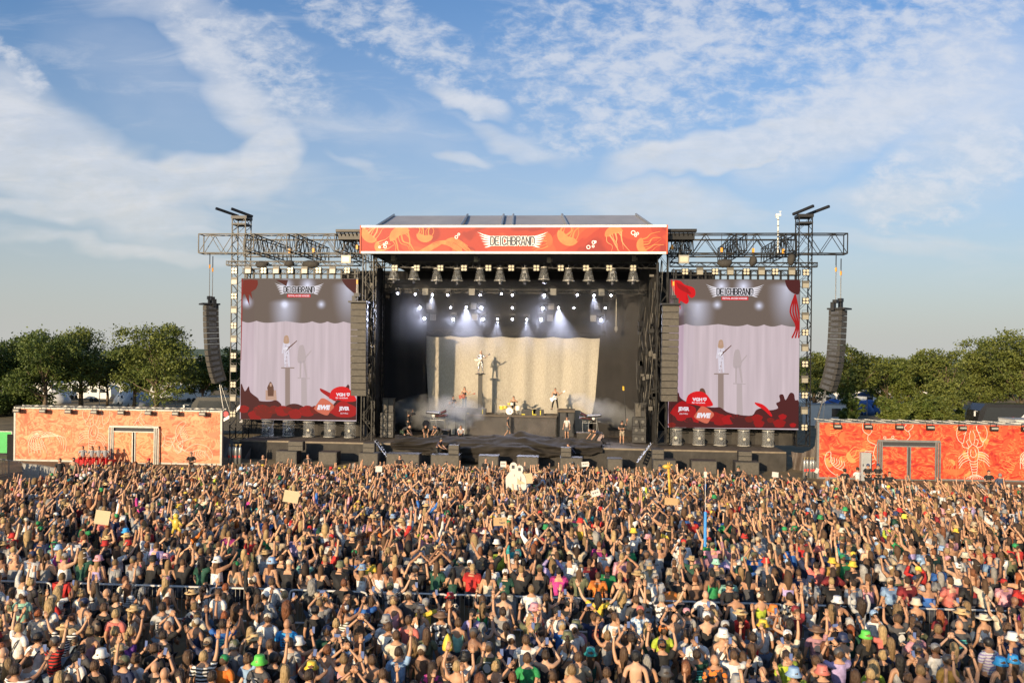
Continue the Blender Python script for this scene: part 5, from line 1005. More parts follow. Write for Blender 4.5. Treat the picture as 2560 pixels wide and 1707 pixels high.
rack(1094, 1060, 63.4, 'keyboard rack with drums on the left side of the stage', 1); rack(1474, 1063, 63.4, 'keyboard rack on the right side of the stage', -1)
# stage speaker stacks
for px, label in ((969, 'tall black speaker stack at the left side of the stage'), (1597, 'tall black speaker stack at the right side of the stage')):
    p = S(px, 1097, 63.2); t = empty('speaker_stack', (p.x, 63.2, ZD)); tag(t, label, 'speaker stack', 'side fill speaker stacks')
    for k in range(3):
        m = MB(); m.boxc(-.52, .52, -.35, .4, .08 + k * .66, .08 + k * .66 + .63)
        for sx in (-.25, .25): m.lathe([(.0, 0), (.12, 0), (.15, .03)], (sx, -.37, .4 + k * .66), 10, 1, RX90, caps=False)
        m.build('bass_cabinet', [CABM, mat('speaker_cone', (.10, .095, .085), .5, 0, .2, 8)], t)
    m = MB(); m.boxc(-.35, .12, -.35, .3, 2.08, 3.15); m.boxc(.14, .5, -.35, .3, 2.08, 3.15); m.boxc(-.4, .56, -.4, .35, 3.15, 3.2); m.boxc(-.32, .09, -.37, -.35, 2.12, 3.1, 1); m.build('top_cabinet', [CABM, MESHG], t)
# dark heap of cloth over the stage front
m = MB(); nu, nv = 170, 90; XA, XB = S(985, 1100, 60).x, S(1505, 1100, 60).x
for j in range(nv + 1):
    v = j / nv
    for i in range(nu + 1):
        u = i / nu; x = XA + (XB - XA) * u; hang = .15 + .80 * math.sin(math.pi * min(1, max(0, u * 1.02))) ** .8 * (1.15 if .2 < u < .62 else .75) + .1 * mnoise.noise(Vector((x * .8, 1, 0)))
        depth_ = 2.0 + 1.1 * math.sin(math.pi * u) + .4 * mnoise.noise(Vector((x * .5, 3, 0))); wv = v * 5.0 + 2.6 * math.sin(math.pi * u) * (1 - v * .4) + 1.3 * mnoise.noise(Vector((x * .22, v * 1.2, 4))); ridge = .5 + .5 * math.sin(wv * 2 * math.pi); ridge = ridge ** 1.2 * (.55 + .45 * mnoise.noise(Vector((x * .35, v * 2, 8)))); fine = mnoise.noise(Vector((x * 1.3 + v * 4, wv * 2.6, 7))) * 2.2
        if v < .58: f = v / .58; y = YF + depth_ * (1 - f) - .05; z = ZD + .02 + (.20 + .50 * ridge + .12 * fine + .42 * math.exp(-((u - .62) * 9) ** 2) * math.sin(math.pi * f)) * math.sin(math.pi * min(1, f * .9 + .06)) ** .6
        else: f = (v - .58) / .42; y = YF - .12 - .30 * f ** .7 - .45 * ridge - .10 * fine; z = ZD + .18 - (hang + .35 * 1) * f + .12 * ridge
        x += .25 * mnoise.noise(Vector((x * .6, v * 4, 12))) ; m.v.append((x, y, z))
m.f = [(j * (nu + 1) + i, j * (nu + 1) + i + 1, (j + 1) * (nu + 1) + i + 1, (j + 1) * (nu + 1) + i) for j in range(nv) for i in range(nu)]; m.m = [0] * len(m.f)
obj1(m, 'fallen_curtain', mat('dull_black_cloth', (.030, .026, .022), .85, 0, .35, 1.2, bump=1.0, bscale=2.2, spec=.15, stretch=(.35, 1, 1.5)), 'large black cloth heaped over the front edge of the stage', 'cloth', smooth_=True)
# sheets closing both ends of the platform
for sd, (xa, ya, xb, yb, bot) in (('left', (556, 1085, 632, 1103, 1166)), ('right', (1978, 1128, 2046, 1108, 1196))):
    m = MB(); A = S(xa, ya, 61); B = S(xb, yb, 59.6); n = 14; mid = None
    for j in range(9):
        for i in range(n + 1): u = i / n; P_ = A.lerp(B, u); z = P_.z * (1 - j / 8) - .35 * math.sin(math.pi * u) * (1 - j / 8); m.v.append((P_.x, P_.y - .5 * (j / 8) - .12 * math.sin(u * 19 + j * .4), max(z, 0)))
    m.f = [(j * (n + 1) + i, j * (n + 1) + i + 1, (j + 1) * (n + 1) + i + 1, (j + 1) * (n + 1) + i) for j in range(8) for i in range(n)]; m.m = [0] * len(m.f)
    obj1(m, 'tarpaulin', mat('brown_tarp', (.075, .055, .042), .6, 0, .3, 1.5, bump=.4, bscale=3), 'dark brown tarpaulin closing the %s end of the stage' % sd, 'tarpaulin', 'tarpaulins at the stage ends', True)
# bass and front speakers in the pit
NAMEP = 'first second third fourth fifth sixth seventh eighth ninth tenth eleventh twelfth'.split()
for i, (x0, x1) in enumerate(((690, 742), (797, 842), (897, 945), (966, 1048), (1077, 1148), (1196, 1246), (1292, 1346), (1400, 1456), (1518, 1556), (1632, 1690), (1728, 1792), (1838, 1898))):
    a, b = S(x0, 1150, 57).x, S(x1, 1150, 57).x; zt = .95; t = empty('bass_speaker', ((a + b) / 2, 57, 0)); w = (b - a) / 2; tag(t, '%s wide black bass speaker from the left along the stage foot' % NAMEP[i], 'speaker', 'bass speakers along the stage foot'); m = MB(); m.boxc(-w, w, -.05, .95, 0, zt); m.build('cabinet', CABM, t); m = MB(); m.boxc(-w + .05, w - .05, -.075, -.05, .08, zt - .06); m.build('grille', MESHG, t)
for i, (x0, x1) in enumerate(((720, 757), (907, 936), (1121, 1147), (1402, 1428), (1630, 1660), (1846, 1880))):
    a, b = S(x0, 1130, 57.4).x, S(x1, 1130, 57.4).x; w = (b - a) / 2; t = empty('front_speaker', ((a + b) / 2, 57.4, .952)); tag(t, '%s small two-box speaker from the left on the bass speakers' % NAMEP[i], 'speaker', 'small front speakers on the bass speakers')
    for k in range(2): m = MB(); m.boxc(-w, w, 0, .5, .34 * k, .34 * k + .32); m.boxc(-w + .03, w - .03, -.02, 0, .34 * k + .02, .34 * k + .30, 1); m.build('speaker_box', [CABM, MESHG], t)
# silver steps folded against the stage edge
for px0, px1, y0, y1, label in ((938, 970, 1100, 1143, 'silver stepped ladder leaning on the stage front left of the middle'), (1628, 1592, 1108, 1156, 'silver stepped ladder leaning on the stage front right of the middle')):
    a, b = S(px0, y0, 59.0), S(px1, y1, 57.9); t = empty('step_ladder', b); tag(t, label, 'ladder', 'silver ladders at the stage front'); m = MB(); d = a - b; s_ = Vector((0, .28, 0))
    for q in (-1, 1): m.bar(s_ * q, d + s_ * q, .04)
    m.build('stringers', SILV, t); m = MB()
    for k in range(7): c = d * (k + .5) / 7; m.box(c, (.16, .5, .10), 0 if k % 2 else 1)
    m.build('treads', [SILV, DARKM], t)
# spotlight on floor
p = S(1066, 1046, 63.2); t = empty('stage_floor_light', (p.x, 63.0, ZD + .75)); tag(t, 'black round floor spotlight beside the left keyboard rack', 'spotlight'); m = MB(); Rm = Matrix.Rotation(R(62), 3, 'X') @ Matrix.Rotation(R(30), 3, 'Y'); m.lathe([(.20, -.15), (.30, 0), (.32, .12)], (0, 0, .42), 14, 0, Rm); m.build('lamp_head', DARKM, t); m = MB(); m.bar((-.3, 0, 0), (-.3, 0, .45), .03); m.bar((.3, 0, 0), (.3, 0, .45), .03); m.bar((-.3, 0, 0), (.3, 0, 0), .04); m.build('bracket', DARKM, t)
# post with platform
PYs = 67.7; pt = S(1201, 934, PYs); t = empty('singer_post', (pt.x, PYs, ZD)); hpost = pt.z - ZD; tag(t, 'tall slim post lifting the silver clad singer', 'post'); m = MB(); m.boxc(-.17, .17, -.12, .12, 0, hpost - .05); m.build('post_shaft', mat('post_grey', (.035, .033, .03), .5, .2, .2, 2), t); m = MB(); m.lathe([(.44, hpost - .05), (.44, hpost)], (0, 0, 0), 18); m.build('platform', DARKM, t)

# ================================================================== guitars
def guitar(name, label, loc, rot, kind, body):
    t = empty(name, loc); t.rotation_euler = rot; tag(t, label, 'guitar', None); m = MB()
    if kind == 'v': pts = [(.10, .06), (-.45, .34), (-.40, .16), (-.16, .0), (-.40, -.16), (-.45, -.34), (.10, -.06)]
    else: pts = smooth([(.14, .05), (.02, .10), (.06, .20), (-.10, .17), (-.22, .12), (-.42, .19), (-.46, .0), (-.42, -.18), (-.22, -.12), (-.08, -.18), (.02, -.19), (.03, -.09), (.14, -.05), (.14, .05)], 3)[:-1]
    m.poly([(a, 0, b) for a, b in pts], 0, th=(0, .05, 0)); m.build('guitar_body', mat('guitar_' + body[0], body[1], .25), t); m = MB(); m.boxc(.05, .78, -.012, .015, -.022, .022); m.build('neck', mat('guitar_neck', (.30, .18, .09), .4), t); m = MB(); m.poly([(.78, -.01, -.03), (.98, -.01, -.06), (.98, -.01, .06), (.78, -.01, .03)], 0, th=(0, .03, 0)); m.build('headstock', mat('guitar_' + body[0], body[1], .25) if kind != 'v' else INK, t)
    m = MB(); m.boxc(-.22, -.16, -.008, 0, -.05, .05); m.boxc(-.05, -.02, -.008, 0, -.04, .04); m.build('pickup', DARKM, t); return t
def at_person(o, J, sc_=1):    # midpoint of belly in world
    return Matrix.Translation(o.location) @ Matrix.Rotation(o.rotation_euler.z, 4, 'Z') @ Matrix.Scale(o.scale[0], 4)
PI = math.pi
GJ = dict(elr=(.30, -.05, 1.14), wrr=(.08, .22, 1.06), ell=(-.34, .08, 1.20), wrl=(-.46, .24, 1.34))    # strumming right hand, fretting left hand
def perf(px, Y, z, J, key, label, sc_=1.0, face=PI, **k):
    x = S(px, 1000, Y).x; return person(Vector((x, Y, z)), face, joints(**J), key, label=label, scale=sc_, **k)
SILM = mat('silver_suit', (.55, .55, .56), .22, .85, .3, 18, bump=.5, bscale=30)
sg = perf(1201, PYs, ZD + hpost, dict(GJ, anr=(.20, -.02, .09), anl=(-.17, -.02, .09), knr=(.15, .03, .5), knl=(-.13, .02, .5)), 'singer', 'blonde singer in a silver suit standing on the tall post', 1.10, top=('long', (.5, .5, .5)), bottom=('trousers', (.5, .5, .5)), hair=('long', (.42, .27, .12)), skin=SKC if False else (.50, .30, .20))
for ch in sg.children:
    if ch.name.split('.')[0] in ('sweater', 'trousers', 'shoes'):
        for s_ in ch.material_slots: s_.link = 'OBJECT'; s_.material = SILM
M_ = at_person(sg, None); guitar('electric_guitar', 'cream arrow shaped guitar held by the silver clad singer', M_ @ Vector((.02, .21, 1.06)), (0, R(-32), 0), 'v', ('cream', (.78, .72, .58)))
bs = perf(1388, 67.2, RZR, dict(GJ, anr=(.26, -.02, .09), anl=(-.24, -.02, .09), knr=(.18, .04, .5), knl=(-.18, .04, .5), toer=None) if False else dict(GJ, anr=(.26, -.02, .09), anl=(-.24, -.02, .09), knr=(.18, .04, .5), knl=(-.18, .04, .5), tor=(.29, .12, .03), tol=(-.28, .12, .03)), 'bassist', 'bass player in black sleeveless shirt standing wide legged on the right riser', 1.03, top=('tank', (.018, .018, .018)), bottom=('trousers', (.015, .015, .016)), hair=('short', (.03, .02, .015)))
bs.location.x = S(1388, 1000, 67.2).x; M_ = at_person(bs, None); guitar('bass_guitar', 'white bass guitar held by the player in black', M_ @ Vector((.0, .21, 1.03)), (0, R(-34), 0), 'b', ('white', (.85, .85, .88)))
gt = perf(1161, 67.3, RZL, dict(GJ), 'guitarist', 'long haired guitarist in black top on the left pale riser', 1.05, top=('tank', (.018, .017, .018)), bottom=('trousers', (.13, .16, .19)), hair=('wavy', (.06, .03, .02)))
M_ = at_person(gt, None); guitar('electric_guitar', 'reddish guitar held by the long haired guitarist', M_ @ Vector((.0, .21, 1.05)), (0, R(-14), 0), 'b', ('red', (.34, .09, .06)))
SIT = dict(pel=(0, -.02, .52), spi=(0, 0, .72), che=(0, .0, .90), nb=(0, .0, 1.03), nk=(0, .01, 1.10), hd=(0, .02, 1.20), shr=(.185, 0, .985), shl=(-.185, 0, .985), hpr=(.1, .02, .48), hpl=(-.1, .02, .48), knr=(.16, .42, .50), knl=(-.16, .42, .50), anr=(.16, .40, .09), anl=(-.16, .40, .09), tor=(.17, .54, .03), tol=(-.17, .54, .03), elr=(.30, .05, .74), ell=(-.30, .05, .74), wrr=(.16, .30, .62), wrl=(-.16, .30, .62))
dr = perf(1284, 68.0, RZ0 + .12, dict(SIT, elr=(.36, .10, .80), wrr=(.22, .34, .90), ell=(-.38, .10, .80), wrl=(-.2, .34, .92)), 'drummer', 'drummer in black tank top sitting behind the drum kit', 1.05, top=('tank', (.02, .02, .02)), bottom=('shorts', (.02, .02, .02)), hair=('short', (.03, .02, .015)))
perf(1133, 68.4, RZL - .75, dict(la='front', ra='front'), 'standfront', 'musician in black with spiky dark hair behind the left smoke', 1.0, top=('tee', (.02, .02, .025)), bottom=('trousers', (.02, .02, .02)), hair=('bun', (.012, .01, .01)))
perf(1124, 67.8, RZL - 1.05, dict(la='down', ra='down'), 'stand', 'shorter dark clad person half hidden by the left smoke', .95, top=('tee', (.03, .03, .04)), bottom=('trousers', (.02, .02, .02)), hair=('short', (.05, .03, .02)))
perf(1418, 65.2, ZD, dict(la='down', ra='down'), 'stand', 'stage hand in white t-shirt beside the right riser', 1.02, top=('tee', (.50, .49, .46)), bottom=('shorts', (.12, .12, .12)), hair=('short', (.05, .03, .02)), face=PI * .9)
perf(1270, 65.95, ZD, dict(la='down', ra='down', anr=(.12, -.25, .12), anl=(-.14, .25, .09), knl=(-.12, .12, .5), knr=(.1, .0, .5), tor=(.12, -.1, .04), tol=(-.14, .40, .03)), 'walk', 'stage hand in grey shorts walking behind the glass panels', .98, top=('tee', (.05, .05, .05)), bottom=('shorts', (.12, .13, .13)), hair=('short', (.05, .03, .02)), face=-PI / 2)
bm = perf(1556, 62.4, ZD, dict(la='fist', ra='fold'), 'boomman', 'crew man in black t-shirt and beige shorts raising a long microphone pole', 1.02, top=('tee', (.02, .02, .02)), bottom=('shorts', (.34, .28, .2)), hair=('short', (.03, .02, .015)), hat=('cap', (.02, .02, .025)))
M_ = at_person(bm, None); a = M_ @ Vector((-.36, .2, 1.82)); m = MB(); m.bar((0, 0, -.9), (-.28, 0, 2.35), .025, 0, 6); m.bar((-.30, 0, 2.3), (-.32, 0, 2.62), .07, 1, 8); o = obj1(m, 'microphone_pole', [DARKM, mat('yellow_foam', (.70, .42, .04), .8)], 'long thin pole with yellow tip held up by the crew man', 'microphone pole', loc=a)
BEND = dict(pel=(0, -.18, .78), spi=(0, -.02, .93), che=(0, .18, 1.02), nb=(0, .30, 1.06), nk=(0, .36, 1.07), hd=(0, .44, 1.10), shr=(.18, .26, 1.02), shl=(-.18, .26, 1.02), hpr=(.1, -.16, .74), hpl=(-.1, -.16, .74), knr=(.13, .10, .45), knl=(-.13, .02, .44), anr=(.13, -.05, .09), anl=(-.14, -.12, .09), tor=(.14, .10, .03), tol=(-.14, .03, .03), elr=(.22, .38, .76), ell=(-.22, .40, .78), wrr=(.14, .55, .56), wrl=(-.14, .55, .58))
CR = dict(BEND, pel=(0, -.15, .52), spi=(0, -.02, .70), che=(0, .12, .86), nb=(0, .20, .97), nk=(0, .24, 1.02), hd=(0, .28, 1.12), shr=(.18, .14, .93), shl=(-.18, .14, .93), hpr=(.1, -.13, .48), hpl=(-.1, -.13, .48), knr=(.15, .25, .48), knl=(-.15, .22, .42), elr=(.24, .36, .76), ell=(-.24, .38, .78), wrr=(.12, .60, .62), wrl=(-.12, .60, .64))
crew = [(1012, 61.3, ZD, BEND, 'bend', 'stage hand in black shirt and green shorts bending to pull the cloth', -PI * .55, (.02, .02, .02), ('shorts', (.03, .05, .03)), 'bald', None),
        (1022, 63.0, ZD + .35, dict(la='fist', ra='phone'), 'camop', 'camera operator in black with headphones beside the left speaker stack', -PI * .6, (.02, .02, .02), ('trousers', (.02, .02, .02)), 'short', None),
        (1066, 62.2, ZD, BEND, 'bend', 'bent stage hand with tattooed arms below the floor spotlight', -PI * .95, (.02, .02, .02), ('shorts', (.02, .02, .02)), 'short', None),
        (1098, 62.0, ZD, BEND, 'bend', 'dark clad stage hand bending below the left keyboard rack', PI * .75, (.02, .02, .02), ('trousers', (.02, .02, .02)), 'short', None),
        (1154, 62.2, ZD, CR, 'crouch', 'crouching stage hand in white shirt behind the heaped cloth', PI, (.62, .62, .64), ('trousers', (.02, .02, .02)), 'short', None),
        (1432, 58.4, .55, CR, 'crouch', 'crouching stage hand in navy shirt at the right end of the cloth', PI * .5, (.02, .02, .04), ('trousers', (.02, .02, .02)), 'short', None),
        (1500, 61.0, ZD, BEND, 'bend', 'stage hand in black vest and light trousers bending at the right cloth end', PI * .55, (.02, .025, .04), ('trousers', (.30, .22, .20)), 'short', None),
        (1489, 61.6, ZD, BEND, 'bend', 'second bent stage hand in black, just behind the one in light trousers', PI * .5, (.02, .02, .02), ('trousers', (.04, .04, .04)), 'short', None)]
for px, Y, z, JJ, key, label, fc, tc_, bt_, hr, ht in crew: perf(px, Y, z, JJ, key, label, 1.0, fc, top=('tee', tc_), bottom=bt_, hair=(hr, (.04, .025, .018)), hat=ht, group='stage crew')
x = S(1098, 1000, 58.3).x; person(Vector((x, 58.1, .35)), -PI * .62, joints(**dict(BEND, pel=(0, -.12, .93), spi=(0, 0, 1.1), che=(0, .1, 1.27), nb=(0, .17, 1.38), nk=(0, .2, 1.43), hd=(0, .24, 1.52), shr=(.18, .12, 1.34), shl=(-.18, .12, 1.34), hpr=(.1, -.1, .88), hpl=(-.1, -.1, .88), elr=(.24, .24, 1.08), ell=(-.24, .26, 1.08), wrr=(.16, .48, .95), wrl=(-.16, .48, .95))), 'lean', label='stage hand in grey cap leaning over in front of the stage edge', top=('tee', (.05, .04, .06)), bottom=('trousers', (.03, .03, .028)), hair=('short', (.04, .03, .02)), hat=('capback', (.06, .06, .05)), group='stage crew', scale=1.02)
# camera on the operator's shoulder
p = S(1029, 1030, 62.8); t = empty('video_camera', (p.x, 62.6, ZD + 2.02)); t.rotation_euler = (0, 0, -.5); tag(t, 'black shoulder video camera with orange headphones beside it, held by the operator', 'video camera'); m = MB(); m.boxc(-.22, .2, -.1, .1, -.1, .12); m.build('camera_body', DARKM, t); m = MB(); m.lathe([(.07, 0), (.09, .22)], (.2, 0, 0), 10, 0, Matrix.Rotation(R(90), 3, 'Y')); m.build('lens', DARKM, t)

# guards and guests in the pit and by the walls (facing the camera)
def guest(px, py, z, label, J, key, face, top, bot=('trousers', (.015, .015, .02)), hair=('short', (.03, .02, .015)), hat=None, sc_=1.03, grp='guards in the pit'):
    p = G(px, py, z); return person(Vector((p.x, p.y, 0)), face, joints(**J), key, label=label, top=top, bottom=bot, hair=hair, hat=hat, scale=sc_, group=grp)
BK = ('tee', (.018, .018, .02)); FR = dict(la='fold', ra='fold'); DN = dict(la='down', ra='down')
for px, py, label, J, key, hr, ht in ((658, 1143, 'bald guard in black at the pit below the left screen', FR, 'standfold', ('bald', (0, 0, 0)), None), (770, 1141, 'dark haired guard in black at the pit near the left screen right corner', FR, 'standfold', ('short', (.02, .015, .01)), None),
        (1000, 1143, 'guard in sunglasses standing between bass speakers left of the middle', FR, 'standfold', ('short', (.03, .02, .015)), None), (1215, 1152, 'bald guard in black in front of the heaped cloth', DN, 'stand', ('bald', (0, 0, 0)), None),
        (1433, 1162, 'guard in black cap right of the big cream sign', DN, 'stand', ('short', (.02, .02, .02)), ('cap', (.02, .02, .02))), (1650, 1168, 'guard in navy shirt and cap below the right stage ladder', DN, 'stand', ('short', (.02, .02, .02)), ('cap', (.02, .03, .06))),
        (1846, 1171, 'guard in black with dark cap below the right screen', DN, 'stand', ('short', (.02, .02, .02)), ('cap', (.03, .05, .03))), (478, 1136, 'guard in black near the right end of the pale orange wall', FR, 'standfold', ('short', (.02, .02, .02)), None),
        (372, 1152, 'visitor in black with red cap before the pale orange gate', DN, 'stand', ('short', (.03, .02, .02)), ('cap', (.5, .02, .03))), (150, 1152, 'visitor in black at the left crowd edge by the fence', DN, 'stand', ('short', (.02, .02, .02)), None), (184, 1150, 'visitor in olive tank top near the left fence', DN, 'stand', ('short', (.03, .02, .02)), None)):
    guest(px, py, 1.66, label, J, key, PI + (.4 if px < 600 else 0), BK if 'olive' not in label else ('tank', (.16, .18, .13)), hair=hr, hat=ht)
for px, py, label, face, top, hr, ht in ((2112, 1178, 'man in black with dark cap seen from behind near the red wall', 0, BK, ('short', (.03, .02, .01)), ('capback', (.02, .02, .02))), (2144, 1174, 'man in white t-shirt beside the grey box at the red wall', .4, ('tee', (.65, .64, .62)), ('short', (.03, .02, .01)), None),
        (2170, 1166, 'left of two guards in navy caps against the red wall', PI, BK, ('short', (.03, .02, .01)), ('cap', (.03, .05, .12))), (2195, 1166, 'right of two guards in navy caps against the red wall', PI, BK, ('short', (.03, .02, .01)), ('cap', (.02, .04, .10))),
        (2224, 1186, 'guard with dark glasses left of the red gate post', PI, BK, ('short', (.03, .02, .01)), None), (2472, 1182, 'dark haired guard in black below the white lobster print', PI, BK, ('short', (.02, .015, .01)), None), (2500, 1190, 'grey haired man in navy shirt below the lobster tail', 0, ('tee', (.05, .07, .12)), ('short', (.25, .22, .2)), None)):
    guest(px, py, 1.66, label, FR if face else DN, 'standfold' if face else 'stand', face, top, hair=hr, hat=ht, grp='people by the red wall')
for i, px in enumerate((207, 230, 247, 263)):
    p = W(px, 1150, 56.6); o = person(Vector((p.x, p.y, .05)), PI + .3, joints(**SIT), 'seated', label='%s of four seated visitors in grey shirts and red trousers' % ('leftmost', 'second from left', 'third from left', 'rightmost')[i], top=('tee', (.30, .30, .31)), bottom=('trousers', (.55, .02, .02)), hair=(('short', 'long', 'pony', 'short')[i], (.08, .05, .03)), group='visitors sitting in red trousers', var=0)
m = MB(); p = W(235, 1150, 56.6); m.boxc(-1.4, 1.4, .0, .5, 0, .42); o = m.build('ledge', mat('red_blanket', (.45, .03, .03), .8), None, loc=(p.x, p.y - .15, 0)); o.rotation_euler = (0, 0, math.atan2((pb - pa).y, (pb - pa).x)); tag(o, 'low red covered bench under the four seated visitors', 'bench')
guard = G(1828, 1474, 1.66); person(Vector((guard.x, guard.y + .3, 0)), PI + .3, joints(la='front', ra='front'), 'standfront', label='guard in black cap facing the camera behind the barrier', top=BK, bottom=('trousers', (.02, .02, .02)), hair=('short', (.03, .02, .01)), hat=('cap', (.015, .015, .015)), scale=1.03)
# gas cylinders
cyl0 = None
for sd, xs, y in (('left', (574, 582, 590, 598), 1162), ('right', (2011, 2019, 2027, 2034, 2042), 1196)):
    for i, px in enumerate(xs):
        p = G(px, y + (3 if i % 2 else 0), 0.05); p = Vector((S(px, y, 56.5).x, 56.5 + .12 * (i % 2), 0))
        if cyl0 is None:
            cyl0 = empty('gas_cylinder', p); m = MB(); m.lathe([(.115, 0), (.115, 1.05), (.09, 1.18), (.04, 1.25)], (0, 0, 0), 12, 0); m.build('cylinder_body', mat('grey_cylinder', (.33, .34, .34), .35, .5, .15, 4), cyl0, True); m = MB(); m.bar((0, 0, 1.25), (0, 0, 1.36), .03, 0, 8); m.bar((-.08, 0, 1.40), (.08, 0, 1.40), .02); m.ball((0, 0, 1.33), .04, 0, 8, 5); m.build('valve', mat('brass_valve', (.55, .42, .2), .35, .7), cyl0); m = MB(); m.boxc(-.06, .06, -.122, -.105, .45, .62); m.build('hazard_sticker', mat('red_sticker', (.6, .05, .04), .5), cyl0); o = cyl0
        else: o = ctree(cyl0, p)
        tag(o, '%s grey gas cylinder from the left at the %s end of the stage' % (NAMEP[i], sd), 'gas cylinder', 'gas cylinders at the stage ends')
# grey box on the red wall
p = W(2163, 1155, 54.2); m = MB(); m.box((0, 0, 0), (.65, .4, 1.9)); m.box((-.2, -.21, .1), (.05, .03, .15), 1); obj1(m, 'switch_box', [mat('grey_box', (.33, .34, .34), .5, 0, .1, 3), DARKM], 'tall grey switch box standing against the red wall', 'switch box', loc=(p.x, p.y, .95))

# ================================================================== crowd barrier
ba, bb = G(-60, 1450, 1.1), G(2620, 1530, 1.1); L_ = Vector((bb.x - ba.x, bb.y - ba.y)); nb_ = round(L_.length / 2.45); ang = math.atan2(L_.y, L_.x); b0 = None; sl = L_.length / nb_
for i in range(nb_):
    p = Vector((ba.x, ba.y, 0)) + Vector((L_.x, L_.y, 0)) * ((i + .5) / nb_)
    if b0 is None:
        b0 = empty('crowd_barrier', p, ang); h = sl / 2 - .04; m = MB(); c = .14; pts = [(-h, .12), (-h, 1.1 - c), (-h + .04, 1.1 - .04), (-h + c, 1.1), (h - c, 1.1), (h - .04, 1.06), (h, 1.1 - c), (h, .12), (-h, .12)]
        BST = mat('barrier_steel', (.70, .69, .66), .4, .25, .12, 4); m.path([(a, 0, b) for a, b in pts], .030, 0, 6); m.build('frame', BST, b0); m = MB()
        for k in range(17): x = -h + 2 * h * (k + 1) / 18; m.bar((x, 0, .14), (x, 0, 1.09), .009)
        m.build('bars', SILV, b0); m = MB(); m.bar((-h + .3, -.3, .02), (-h + .3, .3, .02), .02); m.bar((-h + .3, 0, .02), (-h + .3, 0, .14), .02); m.build('foot', SILV, b0); m = MB(); m.bar((h - .3, -.3, .02), (h - .3, .3, .02), .02); m.bar((h - .3, 0, .02), (h - .3, 0, .14), .02); m.build('foot', SILV, b0); o = b0
    else: o = ctree(b0, p)
    o['category'] = 'barrier'; o['group'] = 'silver crowd barriers across the crowd'; o['label'] = '%s silver barrier section from the left across the crowd' % ('first second third fourth fifth sixth seventh eighth ninth tenth eleventh twelfth thirteenth fourteenth fifteenth sixteenth seventeenth'.split()[i])
for px, label in ((1682, None),):
    p = G(px, 1500, 1.15); m = MB(); m.ball((0, 0, 0), (.28, .26, .26), 0, 14, 10); obj1(m, 'balloon', mat('orange_balloon', (.72, .22, .03), .35), 'orange balloon squeezed behind the crowd barrier', 'balloon', smooth_=True, loc=(p.x, p.y + .35, 1.05))
for px, label in ((1312, 'grey jacket hung over the barrier left of the orange balloon'), (2130, 'black jacket hung over the barrier in the right part'), (2270, 'black coat hung over the barrier beside the green top')):
    t_ = (px - 0) / 2560; p = Vector((ba.x, ba.y, 0)).lerp(Vector((bb.x, bb.y, 0)), (px + 60) / 2680); m = MB()
    for sy in (-1, 1):
        for j in range(5):
            for i in range(9): m.v.append((-.38 + .76 * i / 8, sy * (.03 + .05 * j / 4 + .02 * math.sin(i * 2)), 1.13 - .7 * j / 4 + .04 * math.sin(i * 1.3)))
    for q in (0, 45): m.f += [(q + j * 9 + i, q + j * 9 + i + 1, q + (j + 1) * 9 + i + 1, q + (j + 1) * 9 + i) for j in range(4) for i in range(8)]
    m.f += [(i, i + 1, 45 + i + 1, 45 + i) for i in range(8)]; m.m = [0] * len(m.f); o = obj1(m, 'jacket', mat('jacket_' + label.split()[0], (.02, .02, .02) if 'black' in label else (.22, .22, .22), .8), label, 'jacket', 'jackets on the crowd barrier', True, loc=p); o.rotation_euler = (0, 0, ang)
# light barriers and mesh panels at the far left
for i, (xa, ya, xb, yb) in enumerate(((-30, 1142, 22, 1150), (22, 1150, 56, 1156), (56, 1158, 100, 1162), (100, 1162, 142, 1170))):
    A, B = G(xa, ya, 1.1), G(xb, yb, 1.1); A.z = B.z = 0; d = B - A; t = empty('metal_fence', A, math.atan2(d.y, d.x)); Lf = d.length; tag(t, ('light open barrier farthest left below the green banner', 'light open barrier next to the solid grey panels', 'left solid grey mesh panel at the crowd edge', 'right solid grey mesh panel at the crowd edge')[i], 'fence', 'fences at the left crowd edge')
    m = MB(); m.path([(0, 0, 0), (0, 0, 1.1), (Lf, 0, 1.1), (Lf, 0, 0)], .03); m.build('frame', SILV, t); m = MB()
    if i < 2:
        for k in range(14): m.bar((Lf * k / 14, 0, .1), (Lf * k / 14, 0, 1.1), .012)
    else: m.boxc(.03, Lf - .03, -.01, .01, .05, 1.07)
    m.build('infill', SILV if i < 2 else mat('grey_panel', (.34, .34, .33), .6, .3, .1, 5), t)
p0 = W(-30, 1100, 62); m = MB(); A, B = W(-40, 1104, 61), W(30, 1104, 61); z0, z1 = W(10, 1132, 61).z, W(10, 1078, 61).z; m.poly([(A.x, A.y, z0), (B.x, B.y, z0), (B.x, B.y, z1), (A.x, A.y, z1)], 0, th=(0, .05, 0)); text_mb(m, 'ERDINGER'[:0] or 'n', lambda a, b: (B.x - 1.6 + a, B.y - .03, (z0 + z1) / 2 - .1 + b), .5, .5, 1)
m.bar((A.x, A.y, z1), (B.x, B.y, z1), .04, 2); m.bar((B.x, B.y, 0), (B.x, B.y, z1), .05, 2); obj1(m, 'green_banner', [mat('green_cloth', (.05, .42, .10), .6, 0, .1, 2), WHITE, SILV], 'bright green banner on the fence at the far left', 'banner')
m = MB(); q_ = W(30, 1110, 58.9); m.boxc(-.35, .3, -.05, .05, 0, 1.9); obj1(m, 'black_panel', FABD, 'narrow black panel between green banner and pale orange wall', 'panel', loc=(q_.x, q_.y, 0))

